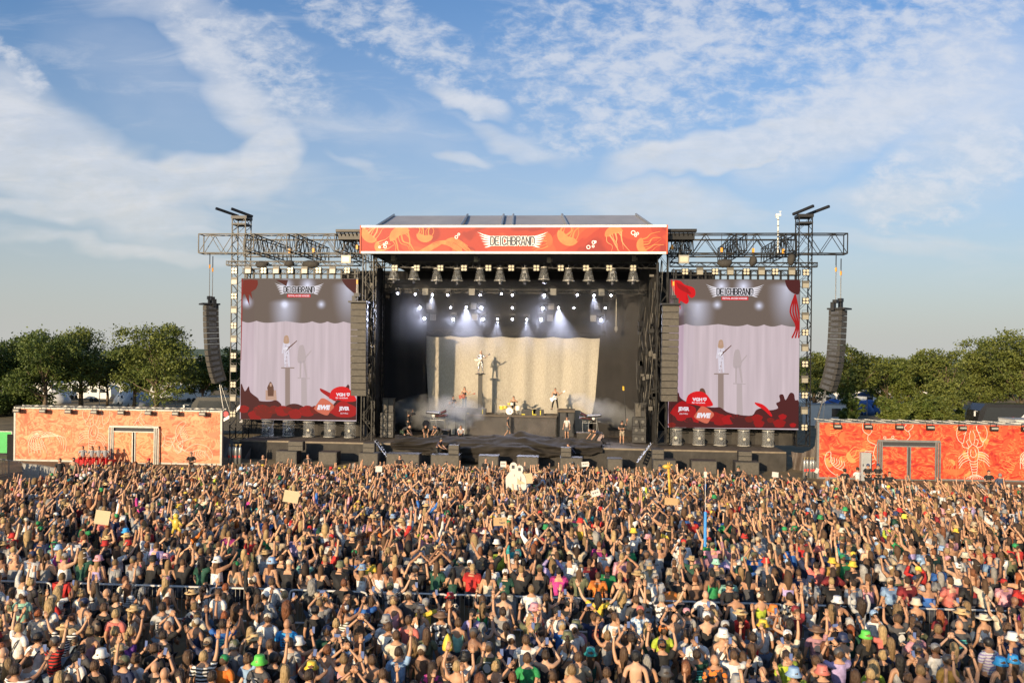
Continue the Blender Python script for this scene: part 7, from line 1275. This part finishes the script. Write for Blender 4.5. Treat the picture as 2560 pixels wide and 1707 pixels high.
# photographed people in front of the barrier: x y | hair | top | pose | hat | pattern/bag
HERO = '''48,1569 short,blond tee,white lup - strap
95,1594 short,dark brown tee,white down capback,black strap
136,1605 short,brown tee,red rup cap,dark grey redstripe
252,1637 short,brown long,black down bucket,white
237,1664 short,brown tee,black down
310,1654 short,brown tee,navy lup capback,olive
290,1534 short,blond tee,coral down
261,1518 short,brown tee,black down
210,1507 short,brown tank,light grey down cap,navy
57,1488 short,brown tee,mint down cap,white
147,1474 curly,blond tee,white rphone
204,1477 bun,blond tee,white down - print
547,1482 short,brown tee,white down
590,1518 curly,brown tank,cream down
386,1621 short,brown hoodie,black down
490,1556 short,dark blond tank,navy down band,silver
408,1588 short,dark brown tee,black down
626,1572 long,blond tank,beige down - strap
509,1640 short,blond tee,white rup - redstripe
470,1632 long,brown tank,brown down
411,1682 bald,brown tank,dark grey down
585,1613 short,grey tee,grey lup cap,olive
560,1650 short,brown tee,orange down cap,green
150,1684 long,blond tank,beige rphone
190,1643 short,black tee,white down - pack
71,1648 bun,brown tee,white rphone
22,1651 wavy,dark blond tee,black front
327,1572 pony,blond tank,purple rup
288,1572 bun,blond tank,cream down
226,1572 bun,dark blond tank,mauve down
5,1612 long,red tank,red down
718,1558 bald,brown tee,bright blue down
670,1545 short,brown tee,white down cap,cream strap
788,1526 short,black tee,black down capback,black strap
817,1577 short,brown tee,dark green down cap,navy
724,1607 short,dark brown tee,light grey down - strap
746,1605 short,brown tank,coral rphone bucket,white
779,1660 long,auburn tank,black phone2 bucket,yellow
648,1654 short,blond tee,dark grey down bucket,bright green
869,1496 curly,brown dress,grey front - print
912,1501 short,dark brown tee,blue rphone
916,1545 short,black tee,black down cap,black
898,1605 long,auburn crop,white down
972,1567 short,brown tee,white down - strap
1021,1550 short,brown tee,coral down
1033,1605 curly,dark blond tank,olive down
1067,1575 long,brown tee,olive down
1103,1539 short,brown tee,white down straw,brown dark
1054,1626 short,brown tee,brown down cap,cream strap
996,1629 short,dark brown tee,light blue rup - strap
991,1588 short,brown tee,cream down
1119,1618 short,brown tee,brown down point,yellow
985,1501 short,blond tank,pink down band,brown
1021,1490 short,brown tee,dark grey rphone cap,beige
1064,1507 short,grey tee,yellow rphone cap,grey
1122,1504 long,auburn tank,dark grey down cap,black
1146,1550 bun,brown tank,mint lup
1181,1528 braid,black tee,lilac down
1184,1583 short,brown tank,black down cap,dark grey
1222,1618 short,brown tee,olive down cap,dark grey
1239,1659 bun,blond tank,black rphone
1278,1599 short,brown tee,navy down cap,white
1081,1659 long,dark brown tee,magenta down - dark
1143,1665 short,blond tank,coral up2
966,1550 short,brown tee,white down bucket,grey
713,1668 long,blond tank,beige down
684,1645 short,black tee,black down cap,black
675,1610 short,brown tee,black down
871,1673 short,dark brown tee,black rphone
930,1650 short,brown tank,dark grey lup
850,1602 wavy,dark brown tee,light blue phone2
818,1624 short,auburn tank,white phone2
860,1640 bun,dark blond tank,pink clap
1434,1572 short,brown tee,white down cap,white
1601,1526 short,brown tee,light blue down cap,coral check
1537,1542 short,brown tee,white down - strap
1484,1542 short,brown tee,navy phone2
1336,1520 short,brown tee,coral down bucket,pink print
1440,1563 short,brown tee,mauve down bucket,olive
1405,1564 short,blond tee,blue phone2 band,grey
1477,1626 long,brown tank,dark green down bucket,teal
1315,1599 short,brown tee,white rphone
1318,1645 short,brown tee,green down - strap
1421,1507 short,black tee,black phone2 cap,black
1590,1499 short,brown tee,dark grey rup
1658,1575 short,brown tee,lime down band,orange
1655,1612 short,auburn tee,black up2 capback,black
1590,1641 short,black bare,beige down cap,black
1718,1577 braid,dark brown tee,light grey down
1767,1542 short,brown tank,black rphone cap,white
1808,1586 short,dark blond tank,white down bucket,white strap
1851,1526 long,brown tee,red down straw,straw
1786,1529 long,blond tank,beige down
1787,1648 bald,brown tee,orange down - dark
1835,1637 short,brown tee,white phone2
1742,1635 short,dark brown tee,dark green rphone
1813,1564 short,brown tee,beige down cap,light grey
1827,1556 long,dark brown tank,black down cap,black
1517,1681 short,brown tee,black down
1381,1689 short,brown tank,black down
1430,1674 short,dark blond tank,grey down
1364,1630 bun,dark brown tank,black phone2
1579,1588 pony,dark brown tank,dark grey phone2
1519,1583 bun,dark blond tank,grey up2
1617,1643 wavy,grey tank,dark grey down - strap
1560,1624 long,brown tank,brown down
1715,1656 long,auburn tee,black rphone
1879,1613 wavy,brown tee,white down
1857,1634 wavy,brown tee,black lfist
1934,1523 short,orange tee,orange down bucket,orange print
1989,1526 short,brown tee,dark red rup cap,dark red
2244,1547 short,brown tee,dark grey up2
2165,1583 wavy,dark blond tee,black down bucket,bright green
2108,1597 short,brown tank,white phone2 bucket,navy
2042,1575 short,brown tee,mauve rup straw,brown
1969,1588 short,brown tee,cream rup cap,white
2295,1564 short,dark brown tee,olive down - strap
2404,1531 short,brown tee,dark grey rphone straw,straw
2460,1545 short,brown tank,white down straw,cream
2538,1500 bald,brown tee,black down
2399,1561 bald,brown tee,dark grey down
2345,1572 short,dark blond tee,black down
2472,1607 short,black tee,lilac down cap,black stripe
2502,1650 long,brown tank,dark grey fist bucket,bright blue
2533,1644 long,brown tank,navy lup bucket,bright blue
2056,1678 short,brown tee,black down bucket,coral
1985,1684 short,brown tee,lime rphone bucket,light blue
2369,1650 short,brown tee,mustard down cap,dark grey
2293,1624 short,brown tank,black rphone capback,dark grey
2339,1621 short,brown tee,white down cap,grey strap
2249,1642 long,black tank,light grey down
2206,1632 bun,blond tee,black down
2176,1684 short,blond tee,white down
2138,1680 wavy,brown tee,black down
1991,1632 curly,dark blond tank,brown down
1966,1639 short,dark brown tee,lime rphone
2040,1645 pony,brown tank,beige down
2097,1634 short,brown tee,lilac phone2 cap,dark grey
2301,1675 short,dark blond tank,black rphone
2227,1599 long,dark blond tank,navy down
2532,1594 short,brown tee,navy rup bucket,white
2423,1675 bun,dark brown tank,black up2
2124,1550 pony,silver tee,black down
2127,1567 braid,red tee,dark green lup
2350,1529 wavy,red tee,dark red rphone
1620,1478 long,dark blond tee,light grey up2
2270,1690 bun,brown tee,dark grey down
340,1640 bun,brown tee,white lphone
620,1640 bun,brown tee,light blue rup
450,1680 wavy,dark brown tee,olive down
530,1690 short,dark brown tee,white fold'''
jit = random.Random(21)
def facing(p): d = Vector((-1.5 - p.x, 68 - p.y)); return -math.atan2(d.x, d.y)
placed = []
def parse(line):
    t = line.split(' '); xy = t[0].split(','); rest = ' '.join(t[1:])
    cols = sorted(list(COLN) + list(HAIRC), key=len, reverse=True); toks = []; s = rest
    while s:
        s = s.strip()
        if not s: break
        w = s.split(' ')[0]
        if ',' in w:
            h, tail = s.split(',', 1)
            for c in cols:
                if tail.startswith(c) and (len(tail) == len(c) or tail[len(c)] == ' '): toks.append((h, c)); s = tail[len(c):]; break
            else: raise ValueError(line)
        else: toks.append((w, None)); s = s[len(w):]
    return float(xy[0]), float(xy[1]), toks
people = []
for ln in HERO.split('\n'):
    x, y, tk = parse(ln); hr, tp_ = tk[0], tk[1]; pose = 'down'; hat = None; pat = None; bag = None
    for a, c in tk[2:]:
        if a in POSES: pose = a
        elif a in HTN and c: hat = (a, c)
        elif a in PN: pat = a
        elif a in ('strap', 'pack'): bag = a
    sc_ = jit.uniform(1.0, 1.08); p = G(x, y, 1.66 * sc_); people.append(dict(p=Vector((p.x, p.y, 0)), hair=hr, top=tp_, pose=pose, hat=hat, pat=pat, bag=bag, sc=sc_, hero=True)); placed.append((p.x, p.y))
TOPW = [('black', 27), ('white', 22), ('grey', 6), ('dark grey', 6), ('light grey', 8), ('navy', 5), ('blue', 2), ('light blue', 3), ('red', 3), ('dark red', 2), ('coral', 2), ('pink', 2), ('beige', 4), ('cream', 7), ('brown', 3), ('olive', 4), ('green', 1), ('dark green', 3), ('lime', 1), ('mint', 1), ('teal', 1), ('lilac', 2), ('yellow', 1), ('orange', 1), ('mauve', 2), ('magenta', 1)]
TOPB = [c for c, n in TOPW for _ in range(n)]; HAIRB = ['dark brown'] * 8 + ['brown'] * 10 + ['dark blond'] * 7 + ['blond'] * 6 + ['black'] * 3 + ['auburn'] * 3 + ['red'] + ['grey']
def rnd_person(r, armb=.5):
    pose = r.choice(['up2', 'clap', 'rup', 'lup', 'phone2', 'rphone', 'lphone', 'wide2', 'fist', 'lfist', 'mixup', 'reach2', 'bent2', 'mixup', 'reach2', 'fist', 'phone2'] if r.random() < armb else ['down', 'down', 'down', 'fold', 'hips', 'front'])
    f = r.random() < .5; hr = (r.choice(['long', 'wavy', 'pony', 'bun', 'braid', 'long', 'curly', 'wavy'] if f else ['short'] * 9 + ['bald', 'curly']), r.choice(HAIRB)); top = (r.choice(['tank', 'tank', 'tee', 'crop', 'tee', 'dress'] if f else ['tee'] * 6 + ['tank', 'long', 'hoodie', 'tee']), r.choice(TOPB)); hat = None
    if r.random() < .27: hat = r.choice([('cap', None), ('capback', None), ('bucket', None), ('cap', None), ('bucket', None), ('straw', 'straw'), ('band', None)]); hat = (hat[0], hat[1] or r.choice(['black', 'black', 'navy', 'white', 'cream', 'beige', 'grey', 'dark grey', 'olive', 'white', 'red', 'green', 'yellow', 'light blue', 'pink']))
    return dict(hair=hr, top=top, pose=pose, hat=hat, pat=r.choice([None] * 11 + ['print', 'stripe', 'dark']) if top[0] != 'bare' else None, bag='strap' if r.random() < .16 else ('pack' if r.random() < .05 else None))
MAXP = 274
bl_a, bl_b = G(0, 1452, 1.1), G(2560, 1528, 1.1)
def barrier_y(x): t = (x - bl_a.x) / (bl_b.x - bl_a.x); return bl_a.y + (bl_b.y - bl_a.y) * t
def labelled(d, seen):
    tn = 'bare back' if d['top'][0] == 'bare' else '%s%s %s' % (PN[d['pat']] if d['pat'] else '', d['top'][1], TN[d['top'][0]])
    if d['hat']: hd = '%s %s' % ('patterned' if False else d['hat'][1], HTN[d['hat'][0]])
    else: hd = HN[d['hair'][0]] % d['hair'][1] if '%s' in HN[d['hair'][0]] else HN[d['hair'][0]]
    bg = {'strap': ' and shoulder strap', 'pack': ' and backpack', None: ''}[d['bag']]
    l = ('person in %s, %s%s, %s' % (tn, hd, bg, POSES[d['pose']][2])).replace(', with', ',')
    return l, (tn, hd, d['pose'], d['bag'])
tries = 0; near = [p for p in placed]; seen = set(); rr = random.Random(99)
def ok(x, y, dist, pts): return all((x - a) ** 2 + (y - b) ** 2 > dist * dist for a, b in pts)
for d in people: d['label'], k = labelled(d, seen); d['k'] = k
fixd = []
for d in people:
    while d['k'] in seen: d['bag'] = rr.choice(['strap', 'pack', None]); d['pose'] = rr.choice(['down', 'fold', 'hips', 'front', 'rup', 'lup']); d['label'], d['k'] = labelled(d, seen)
    seen.add(d['k'])
cand = []
while tries < 30000:
    tries += 1; dp = math.sqrt(rr.uniform(15.2 ** 2, 25.0 ** 2)); lat = rr.uniform(-.66, .66) * dp; p = CAM + FW * dp + RT * lat; x, y = p.x, p.y
    if y > barrier_y(x) - 1.45 or not ok(x, y, .66, near): continue
    px_, py_, _ = PX((x, y, 1.66))
    if py_ > 1712 or px_ < -10 or px_ > 2570: continue
    near.append((x, y)); cand.append((dp, x, y))
cand.sort(); extra = []
for dp, x, y in cand:
    if len(people) >= MAXP: extra.append((x, y)); continue
    for _ in range(60):
        d = rnd_person(rr, .42); d['label'], d['k'] = labelled(d, seen)
        if d['k'] not in seen and len(d['label'].split()) <= 16: break
    d['p'] = Vector((x, y, 0)); d['sc'] = rr.uniform(.96, 1.10); d['hero'] = False; seen.add(d['k']); people.append(d)
print('near people', len(people), 'tries', tries)
ph0 = None
for d in people:
    la, ra, _ = POSES[d['pose']]; gm = d['hair'][0] in ('short', 'bald'); jk = ('std', la, ra, gm); key = ('J',) + jk
    if key not in CACHE: CACHE[key] = joints(la, ra, 1.0 if gm else .90)
    J = CACHE[key]; rz = facing(d['p']) + rr.uniform(-.25, .25); scl = d['sc'] * (1.0 if gm else .965)
    d['rz'] = rz; hat = (d['hat'][0], COLN[d['hat'][1]] if d['hat'][1] in COLN else HAIRC[d['hat'][1]]) if d['hat'] else None
    bot = rr.choice(['shorts', 'trousers', 'shorts']); bc = rr.choice([(.03, .04, .06), (.015, .015, .017), (.10, .14, .20), (.20, .25, .30), (.20, .16, .11), (.06, .06, .05)])
    lab = d['label']
    o = person(d['p'], rz, J, jk, rr.choice(SKINS[:5] * 4 + SKINS), (d['hair'][0], HAIRC.get(d['hair'][1]) or COLN[d['hair'][1]]), (d['top'][0], COLN[d['top'][1]]), (bot, bc), hat, (d['bag'], rr.choice([(.015,) * 3, (.02, .02, .02), (.10, .07, .05), (.05, .05, .05)]), rr.choice((1, -1))) if d['bag'] else None, scl, 1.0 if gm else .86, d['pat'], lab, 'concert goers in front of the crowd barrier', var=rr.choice((0, 1)))
    if d['top'][0] == 'tee' and not d['pat'] and not d['bag'] and gm and rr.random() < .34:
        pk = rr.randrange(4); key = ('print', pk)
        if key not in CACHE:
            m = MB(); r3 = random.Random(pk + 40)
            if pk < 2:
                for q in range(4 + pk): wq = r3.uniform(.05, .11); m.boxc(-wq, wq, -.158, -.150, 1.34 - q * .055, 1.37 - q * .055)
            else:
                m.poly([(.09 * math.cos(a_) * r3.uniform(.8, 1.1), -.156, 1.27 + .10 * math.sin(a_)) for a_ in [k_ * .52 for k_ in range(12)]], 0); m.boxc(-.08, .08, -.160, -.152, 1.385, 1.41)
            CACHE[key] = m
        mesh_obj('shirt_print', key, CACHE[key], PAINT, o, rr.choice([(.6, .6, .58), (.10, .45, .42), (.6, .12, .08), (.35, .34, .33)]) if d['top'][1] in ('black', 'navy', 'dark grey', 'dark green', 'blue', 'dark red', 'olive', 'brown') else (.05, .05, .07), False)
    if 'phone' in d['pose']:
        w = []
        if d['pose'] != 'lphone': w.append(Vector(J['wrr']))
        if d['pose'] != 'rphone': w.append(Vector(J['wrl']))
        c = sum(w, Vector()) / len(w) + Vector((0, .05, .12)); land = d['pose'] == 'phone2' and rr.random() < .6
        if ph0 is None:
            ph0 = empty('phone'); m = MB(); m.box((0, 0, 0), (.078, .011, .158)); m.build('case', mat('phone_case', (.02, .02, .025), .3), ph0); m = MB(); m.box((0, -.007, 0), (.070, .003, .146)); m.build('screen', mat('phone_screen', (.03, .03, .04), .15, 0, emit=(.16, .20, .34), es=.9), ph0); po = ph0
        else: po = ctree(ph0)
        Mx = Matrix.Translation(d['p']) @ Matrix.Rotation(rz, 4, 'Z') @ Matrix.Scale(scl, 4); po.location = Mx @ c; po.rotation_euler = (R(-8), R(90) if land else R(rr.uniform(-8, 8)), rz)
        who = lab.split(', holding')[0].replace(' and shoulder strap', '').replace(' and backpack', '').replace('person in ', 'person in ')
        tag(po, 'phone held up by the %s' % who, 'phone', 'phones held up by concert goers')
# words on the guard's back at the right end
gd = min((o for o in col.objects if o.name.startswith('person') and 'bald head' in o.get('label', '') and 'black' in o['label']), key=lambda o: abs(PX(o.location + Vector((0, 0, 1.66)))[0] - 2538) + abs(PX(o.location + Vector((0, 0, 1.66)))[1] - 1500))
m = MB(); text_mb(m, 'SECURITY', lambda a, b: (a, -.162, 1.30 + b), .30, .07, 0, .03); m.boxc(-.17, .17, -.155, -.15, 1.12, 1.15); m.build('back_print', WHITE, gd)

# ------------------------------------------------------------------ the crowd beyond the barrier: one mass
LK = {}
def lod_parts(pose, fem, hairk, topk, hatk):
    la, ra, _ = POSES[pose]; jk = ('std', la, ra, not fem); key = ('J',) + jk
    if key not in CACHE: CACHE[key] = joints(la, ra, .90 if fem else 1.0)
    J = CACHE[key]; out = []
    for nm, g_ in (('skin', body_geo(J, jk, 1, .86 if fem else 1.0)), ('top', top_geo(J, jk, topk, 1, .86 if fem else 1.0) if topk != 'bare' else None), ('bot', bottom_geo(J, jk, 'shorts', 1)), ('hair', hair_geo(J['hd'], jk, hairk, 1) if hairk != 'bald' else None), ('hat', hat_geo(J['hd'], jk, hatk, 1) if hatk else None)):
        if g_ is None: continue
        k = id(g_)
        if k not in LK:
            V = np.array(g_.v, dtype=np.float32); T = []
            for f in g_.f:
                for i in range(1, len(f) - 1): T.append((f[0], f[i], f[i + 1]))
            LK[k] = (V, np.array(T, dtype=np.int32))
        out.append((nm,) + LK[k])
    return out
VV, TT, CC = [], [], []; off = 0
def add_mass(p, d, rz, s, r):
    global off
    fem = d['hair'][0] not in ('short', 'bald'); c, sn = math.cos(rz), math.sin(rz); sk = r.choice(SKINS[:5] * 4 + SKINS)
    if 'phone' in d['pose']:
        la, ra, _ = POSES[d['pose']]; w_ = {'phone2': Vector((0, .38, 1.84)), 'rphone': Vector((.12, .38, 1.84)), 'lphone': Vector((-.12, .38, 1.84))}[d['pose']] * s; x0, y0 = w_.x * c - w_.y * sn + p[0], w_.x * sn + w_.y * c + p[1]; hw, hh = (.085, .045) if r.random() < .4 else (.042, .08)
        v = np.array([(x0 + a * hw, y0 + b * .006, w_.z + e * hh) for a in (-1, 1) for b in (-1, 1) for e in (-1, 1)], dtype=np.float32); T = np.array([(0, 1, 3), (0, 3, 2), (4, 6, 7), (4, 7, 5), (0, 4, 5), (0, 5, 1), (2, 3, 7), (2, 7, 6)], dtype=np.int32); VV.append(v); TT.append(T + off); CC.append(np.tile(np.array([.02, .022, .03, 1], dtype=np.float32), (8, 1))); off += 8
    for nm, V, T in lod_parts(d['pose'], fem, d['hair'][0], d['top'][0], d['hat'][0] if d['hat'] else None):
        v = V * (s, s, s); v = np.stack([v[:, 0] * c - v[:, 1] * sn + p[0], v[:, 0] * sn + v[:, 1] * c + p[1], v[:, 2]], 1)
        cl = {'skin': sk, 'top': COLN[d['top'][1]], 'bot': (.03, .035, .05), 'hair': HAIRC.get(d['hair'][1]) or COLN[d['hair'][1]], 'hat': (COLN.get(d['hat'][1]) or HAIRC[d['hat'][1]]) if d['hat'] else None}[nm]; j = r.uniform(.8, 1.2)
        VV.append(v); TT.append(T + off); CC.append(np.tile(np.array([cl[0] * j, cl[1] * j, cl[2] * j, 1], dtype=np.float32), (len(v), 1))); off += len(v)
# far people seen with their own colours: x y hair top pose hat
FAR = '''2565,1410 short,brown tank,dark grey down
1250,1375 short,brown tee,lime down cap,grey
1212,1335 short,brown tee,dark grey down cowboy,white
1350,1285 short,brown tee,black down cap,red
1620,1345 short,brown tee,black down bucket,pink
2081,1405 short,brown tee,mustard rup bucket,yellow
2132,1414 short,brown tee,black down bucket,yellow
2106,1396 short,brown tee,green down cap,green
1790,1408 short,brown tee,beige down bucket,mint
1860,1402 short,brown tee,dark green down cap,mint
1570,1372 short,brown tee,green down cap,dark grey
1498,1362 short,auburn tee,magenta down
1616,1390 short,brown long,beige down cap,brown
1632,1402 short,dark brown hoodie,light grey down
1730,1300 short,brown tee,red down
1772,1352 short,brown tee,green down cap,red
1752,1385 short,black tee,pink down cap,black
1700,1385 short,brown tee,white down bucket,cream
2347,1420 short,brown tee,blue down
2425,1372 short,brown tee,red down straw,cream
2470,1372 short,dark blond tee,red down
2310,1375 short,brown tee,light blue down
2106,1350 short,brown tee,blue down cap,olive
2122,1350 short,brown tee,olive down
100,1325 short,brown tee,beige down cap,green
30,1342 short,brown tee,red rup bucket,red
262,1362 short,brown tee,black down bucket,red
320,1360 short,brown tee,black rup bucket,red
135,1365 short,brown tee,mint down bucket,green
145,1372 short,brown tee,light blue down bucket,light blue
314,1330 short,brown tee,dark red down bucket,bright blue
205,1335 short,brown tee,red down
370,1325 short,brown tee,red down
250,1430 long,blond tee,green up2
295,1410 short,brown tee,cream down bucket,beige
140,1420 short,brown tee,white down
218,1412 short,brown tee,black down cap,magenta
920,1400 short,brown tee,yellow down
825,1385 short,brown tee,red rup
1065,1330 short,brown tee,lime up2
980,1440 short,brown tee,white down cap,dark red
1190,1440 short,brown tee,light blue down capback,black
1050,1408 short,brown tee,black clap cowboy,cream
1175,1410 short,brown tee,brown down cap,white
1365,1450 long,brown tee,red down cap,dark grey
1495,1440 short,brown tee,orange down
1540,1452 short,brown tee,black down
1490,1300 short,brown tee,red up2
2040,1415 short,dark brown tee,coral up2
2290,1450 short,brown tee,white down cap,navy
2225,1455 short,brown tee,light blue down cap,beige
2510,1458 short,brown tee,pink down cap,red
2275,1480 bun,brown tank,green down
2370,1400 short,brown tee,dark grey down cap,pink'''
mr = random.Random(4); far = []
def far_limit(x):    # where the front rows end
    px_ = x; return None
for ln in FAR.split('\n'):
    x, y, tk = parse(ln); p = G(x, y, 1.64); d = dict(hair=tk[0], top=tk[1], pose='down', hat=None)
    for a, c in tk[2:]:
        if a in POSES: d['pose'] = a
        elif a in HTN and c: d['hat'] = (a, c)
    if barrier_y(p.x) + .4 < p.y: far.append((p.x, p.y)); add_mass((p.x, p.y), d, facing(p) + mr.uniform(-.2, .2), 1.0, mr)
cell = {}
def near_ok(x, y, s):
    k = (int(x // 1), int(y // 1))
    for i in (-1, 0, 1):
        for j in (-1, 0, 1):
            for a, b in cell.get((k[0] + i, k[1] + j), ()):
                if (a - x) ** 2 + (b - y) ** 2 < s * s: return False
    cell.setdefault(k, []).append((x, y)); return True
for a in near + far: cell.setdefault((int(a[0] // 1), int(a[1] // 1)), []).append(a)
cnt = 0
xb = bl_a.x - 1
while xb < bl_b.x + 1:
    yb = barrier_y(xb) + mr.uniform(.45, .62)
    if near_ok(xb, yb, .44): d = rnd_person(mr, .22); d['pose'] = d['pose'] if d['pose'] != 'hips' else 'down'; add_mass((xb, yb), d, facing(Vector((xb, yb, 0))) + mr.uniform(-.3, .3), mr.uniform(.96, 1.08), mr)
    xb += mr.uniform(.46, .66)
fl_pts = [(-60, 1215), (60, 1195), (150, 1182), (260, 1158), (560, 1165), (700, 1163), (1300, 1166), (1700, 1178), (1960, 1196), (2060, 1202), (2640, 1216)]
def top_limit(px):
    for (x0, y0), (x1, y1) in zip(fl_pts[:-1], fl_pts[1:]):
        if x0 <= px <= x1: return y0 + (y1 - y0) * (px - x0) / (x1 - x0)
    return 1215
CR_N = 60000
for x, y in extra: add_mass((x, y), rnd_person(mr, .42), facing(Vector((x, y, 0))) + mr.uniform(-.25, .25), mr.uniform(.95, 1.07), mr)
for _ in range(CR_N):
    dp = math.sqrt(mr.uniform(12.6 ** 2, 50 ** 2)); lat = mr.uniform(-.70, .70) * dp; p = CAM + FW * dp + RT * lat; x, y = p.x, p.y; px_, py_, _d = PX((x, y, 1.64))
    by = barrier_y(x)
    if (y < by + .38 and py_ < 1714 and -12 < px_ < 2572) or abs(y - by) < .38: continue
    if px_ > -40 and px_ < 2600 and py_ < top_limit(px_): continue
    f = min(1, max(0, (dp - 22) / 24)); s = .68 - .25 * f
    if not near_ok(x, y, s): continue
    d = rnd_person(mr, .42 + .30 * f); add_mass((x, y), d, facing(Vector((x, y, 0))) + mr.uniform(-.3, .3), mr.uniform(.94, 1.08) * (1 - .06 * f), mr); cnt += 1
print('mass people', cnt)
V = np.concatenate(VV); T = np.concatenate(TT); C = np.concatenate(CC); me = bpy.data.meshes.new('crowd'); me.vertices.add(len(V)); me.vertices.foreach_set('co', V.ravel()); me.loops.add(len(T) * 3); me.loops.foreach_set('vertex_index', T.ravel()); me.polygons.add(len(T)); me.polygons.foreach_set('loop_start', np.arange(0, len(T) * 3, 3, dtype=np.int32)); me.polygons.foreach_set('loop_total', np.full(len(T), 3, dtype=np.int32)); me.polygons.foreach_set('use_smooth', np.ones(len(T), dtype=bool))
me.update(calc_edges=True); at = me.color_attributes.new('Col', 'FLOAT_COLOR', 'POINT'); at.data.foreach_set('color', C.ravel())
CM = bpy.data.materials.new('crowd_colours'); CM.use_nodes = True; nt = CM.node_tree; a = nt.nodes.new('ShaderNodeAttribute'); a.attribute_name = 'Col'; b = nt.nodes['Principled BSDF']; b.inputs['Roughness'].default_value = .8
n_ = nt.nodes.new('ShaderNodeTexNoise'); n_.inputs['Scale'].default_value = 9; n_.inputs['Detail'].default_value = 3; g_ = nt.nodes.new('ShaderNodeNewGeometry'); nt.links.new(g_.outputs['Position'], n_.inputs['Vector']); mrn = nt.nodes.new('ShaderNodeMapRange'); nt.links.new(n_.outputs[0], mrn.inputs[0]); mrn.inputs[1].default_value = .3; mrn.inputs[2].default_value = .7; mrn.inputs[3].default_value = .7; mrn.inputs[4].default_value = 1.3
vm = nt.nodes.new('ShaderNodeVectorMath'); vm.operation = 'SCALE'; nt.links.new(a.outputs['Color'], vm.inputs[0]); nt.links.new(mrn.outputs[0], vm.inputs['Scale']); nt.links.new(vm.outputs[0], b.inputs['Base Color'])
me.materials.append(CM); co = bpy.data.objects.new('crowd', me); col.objects.link(co); tag(co, kind='stuff')
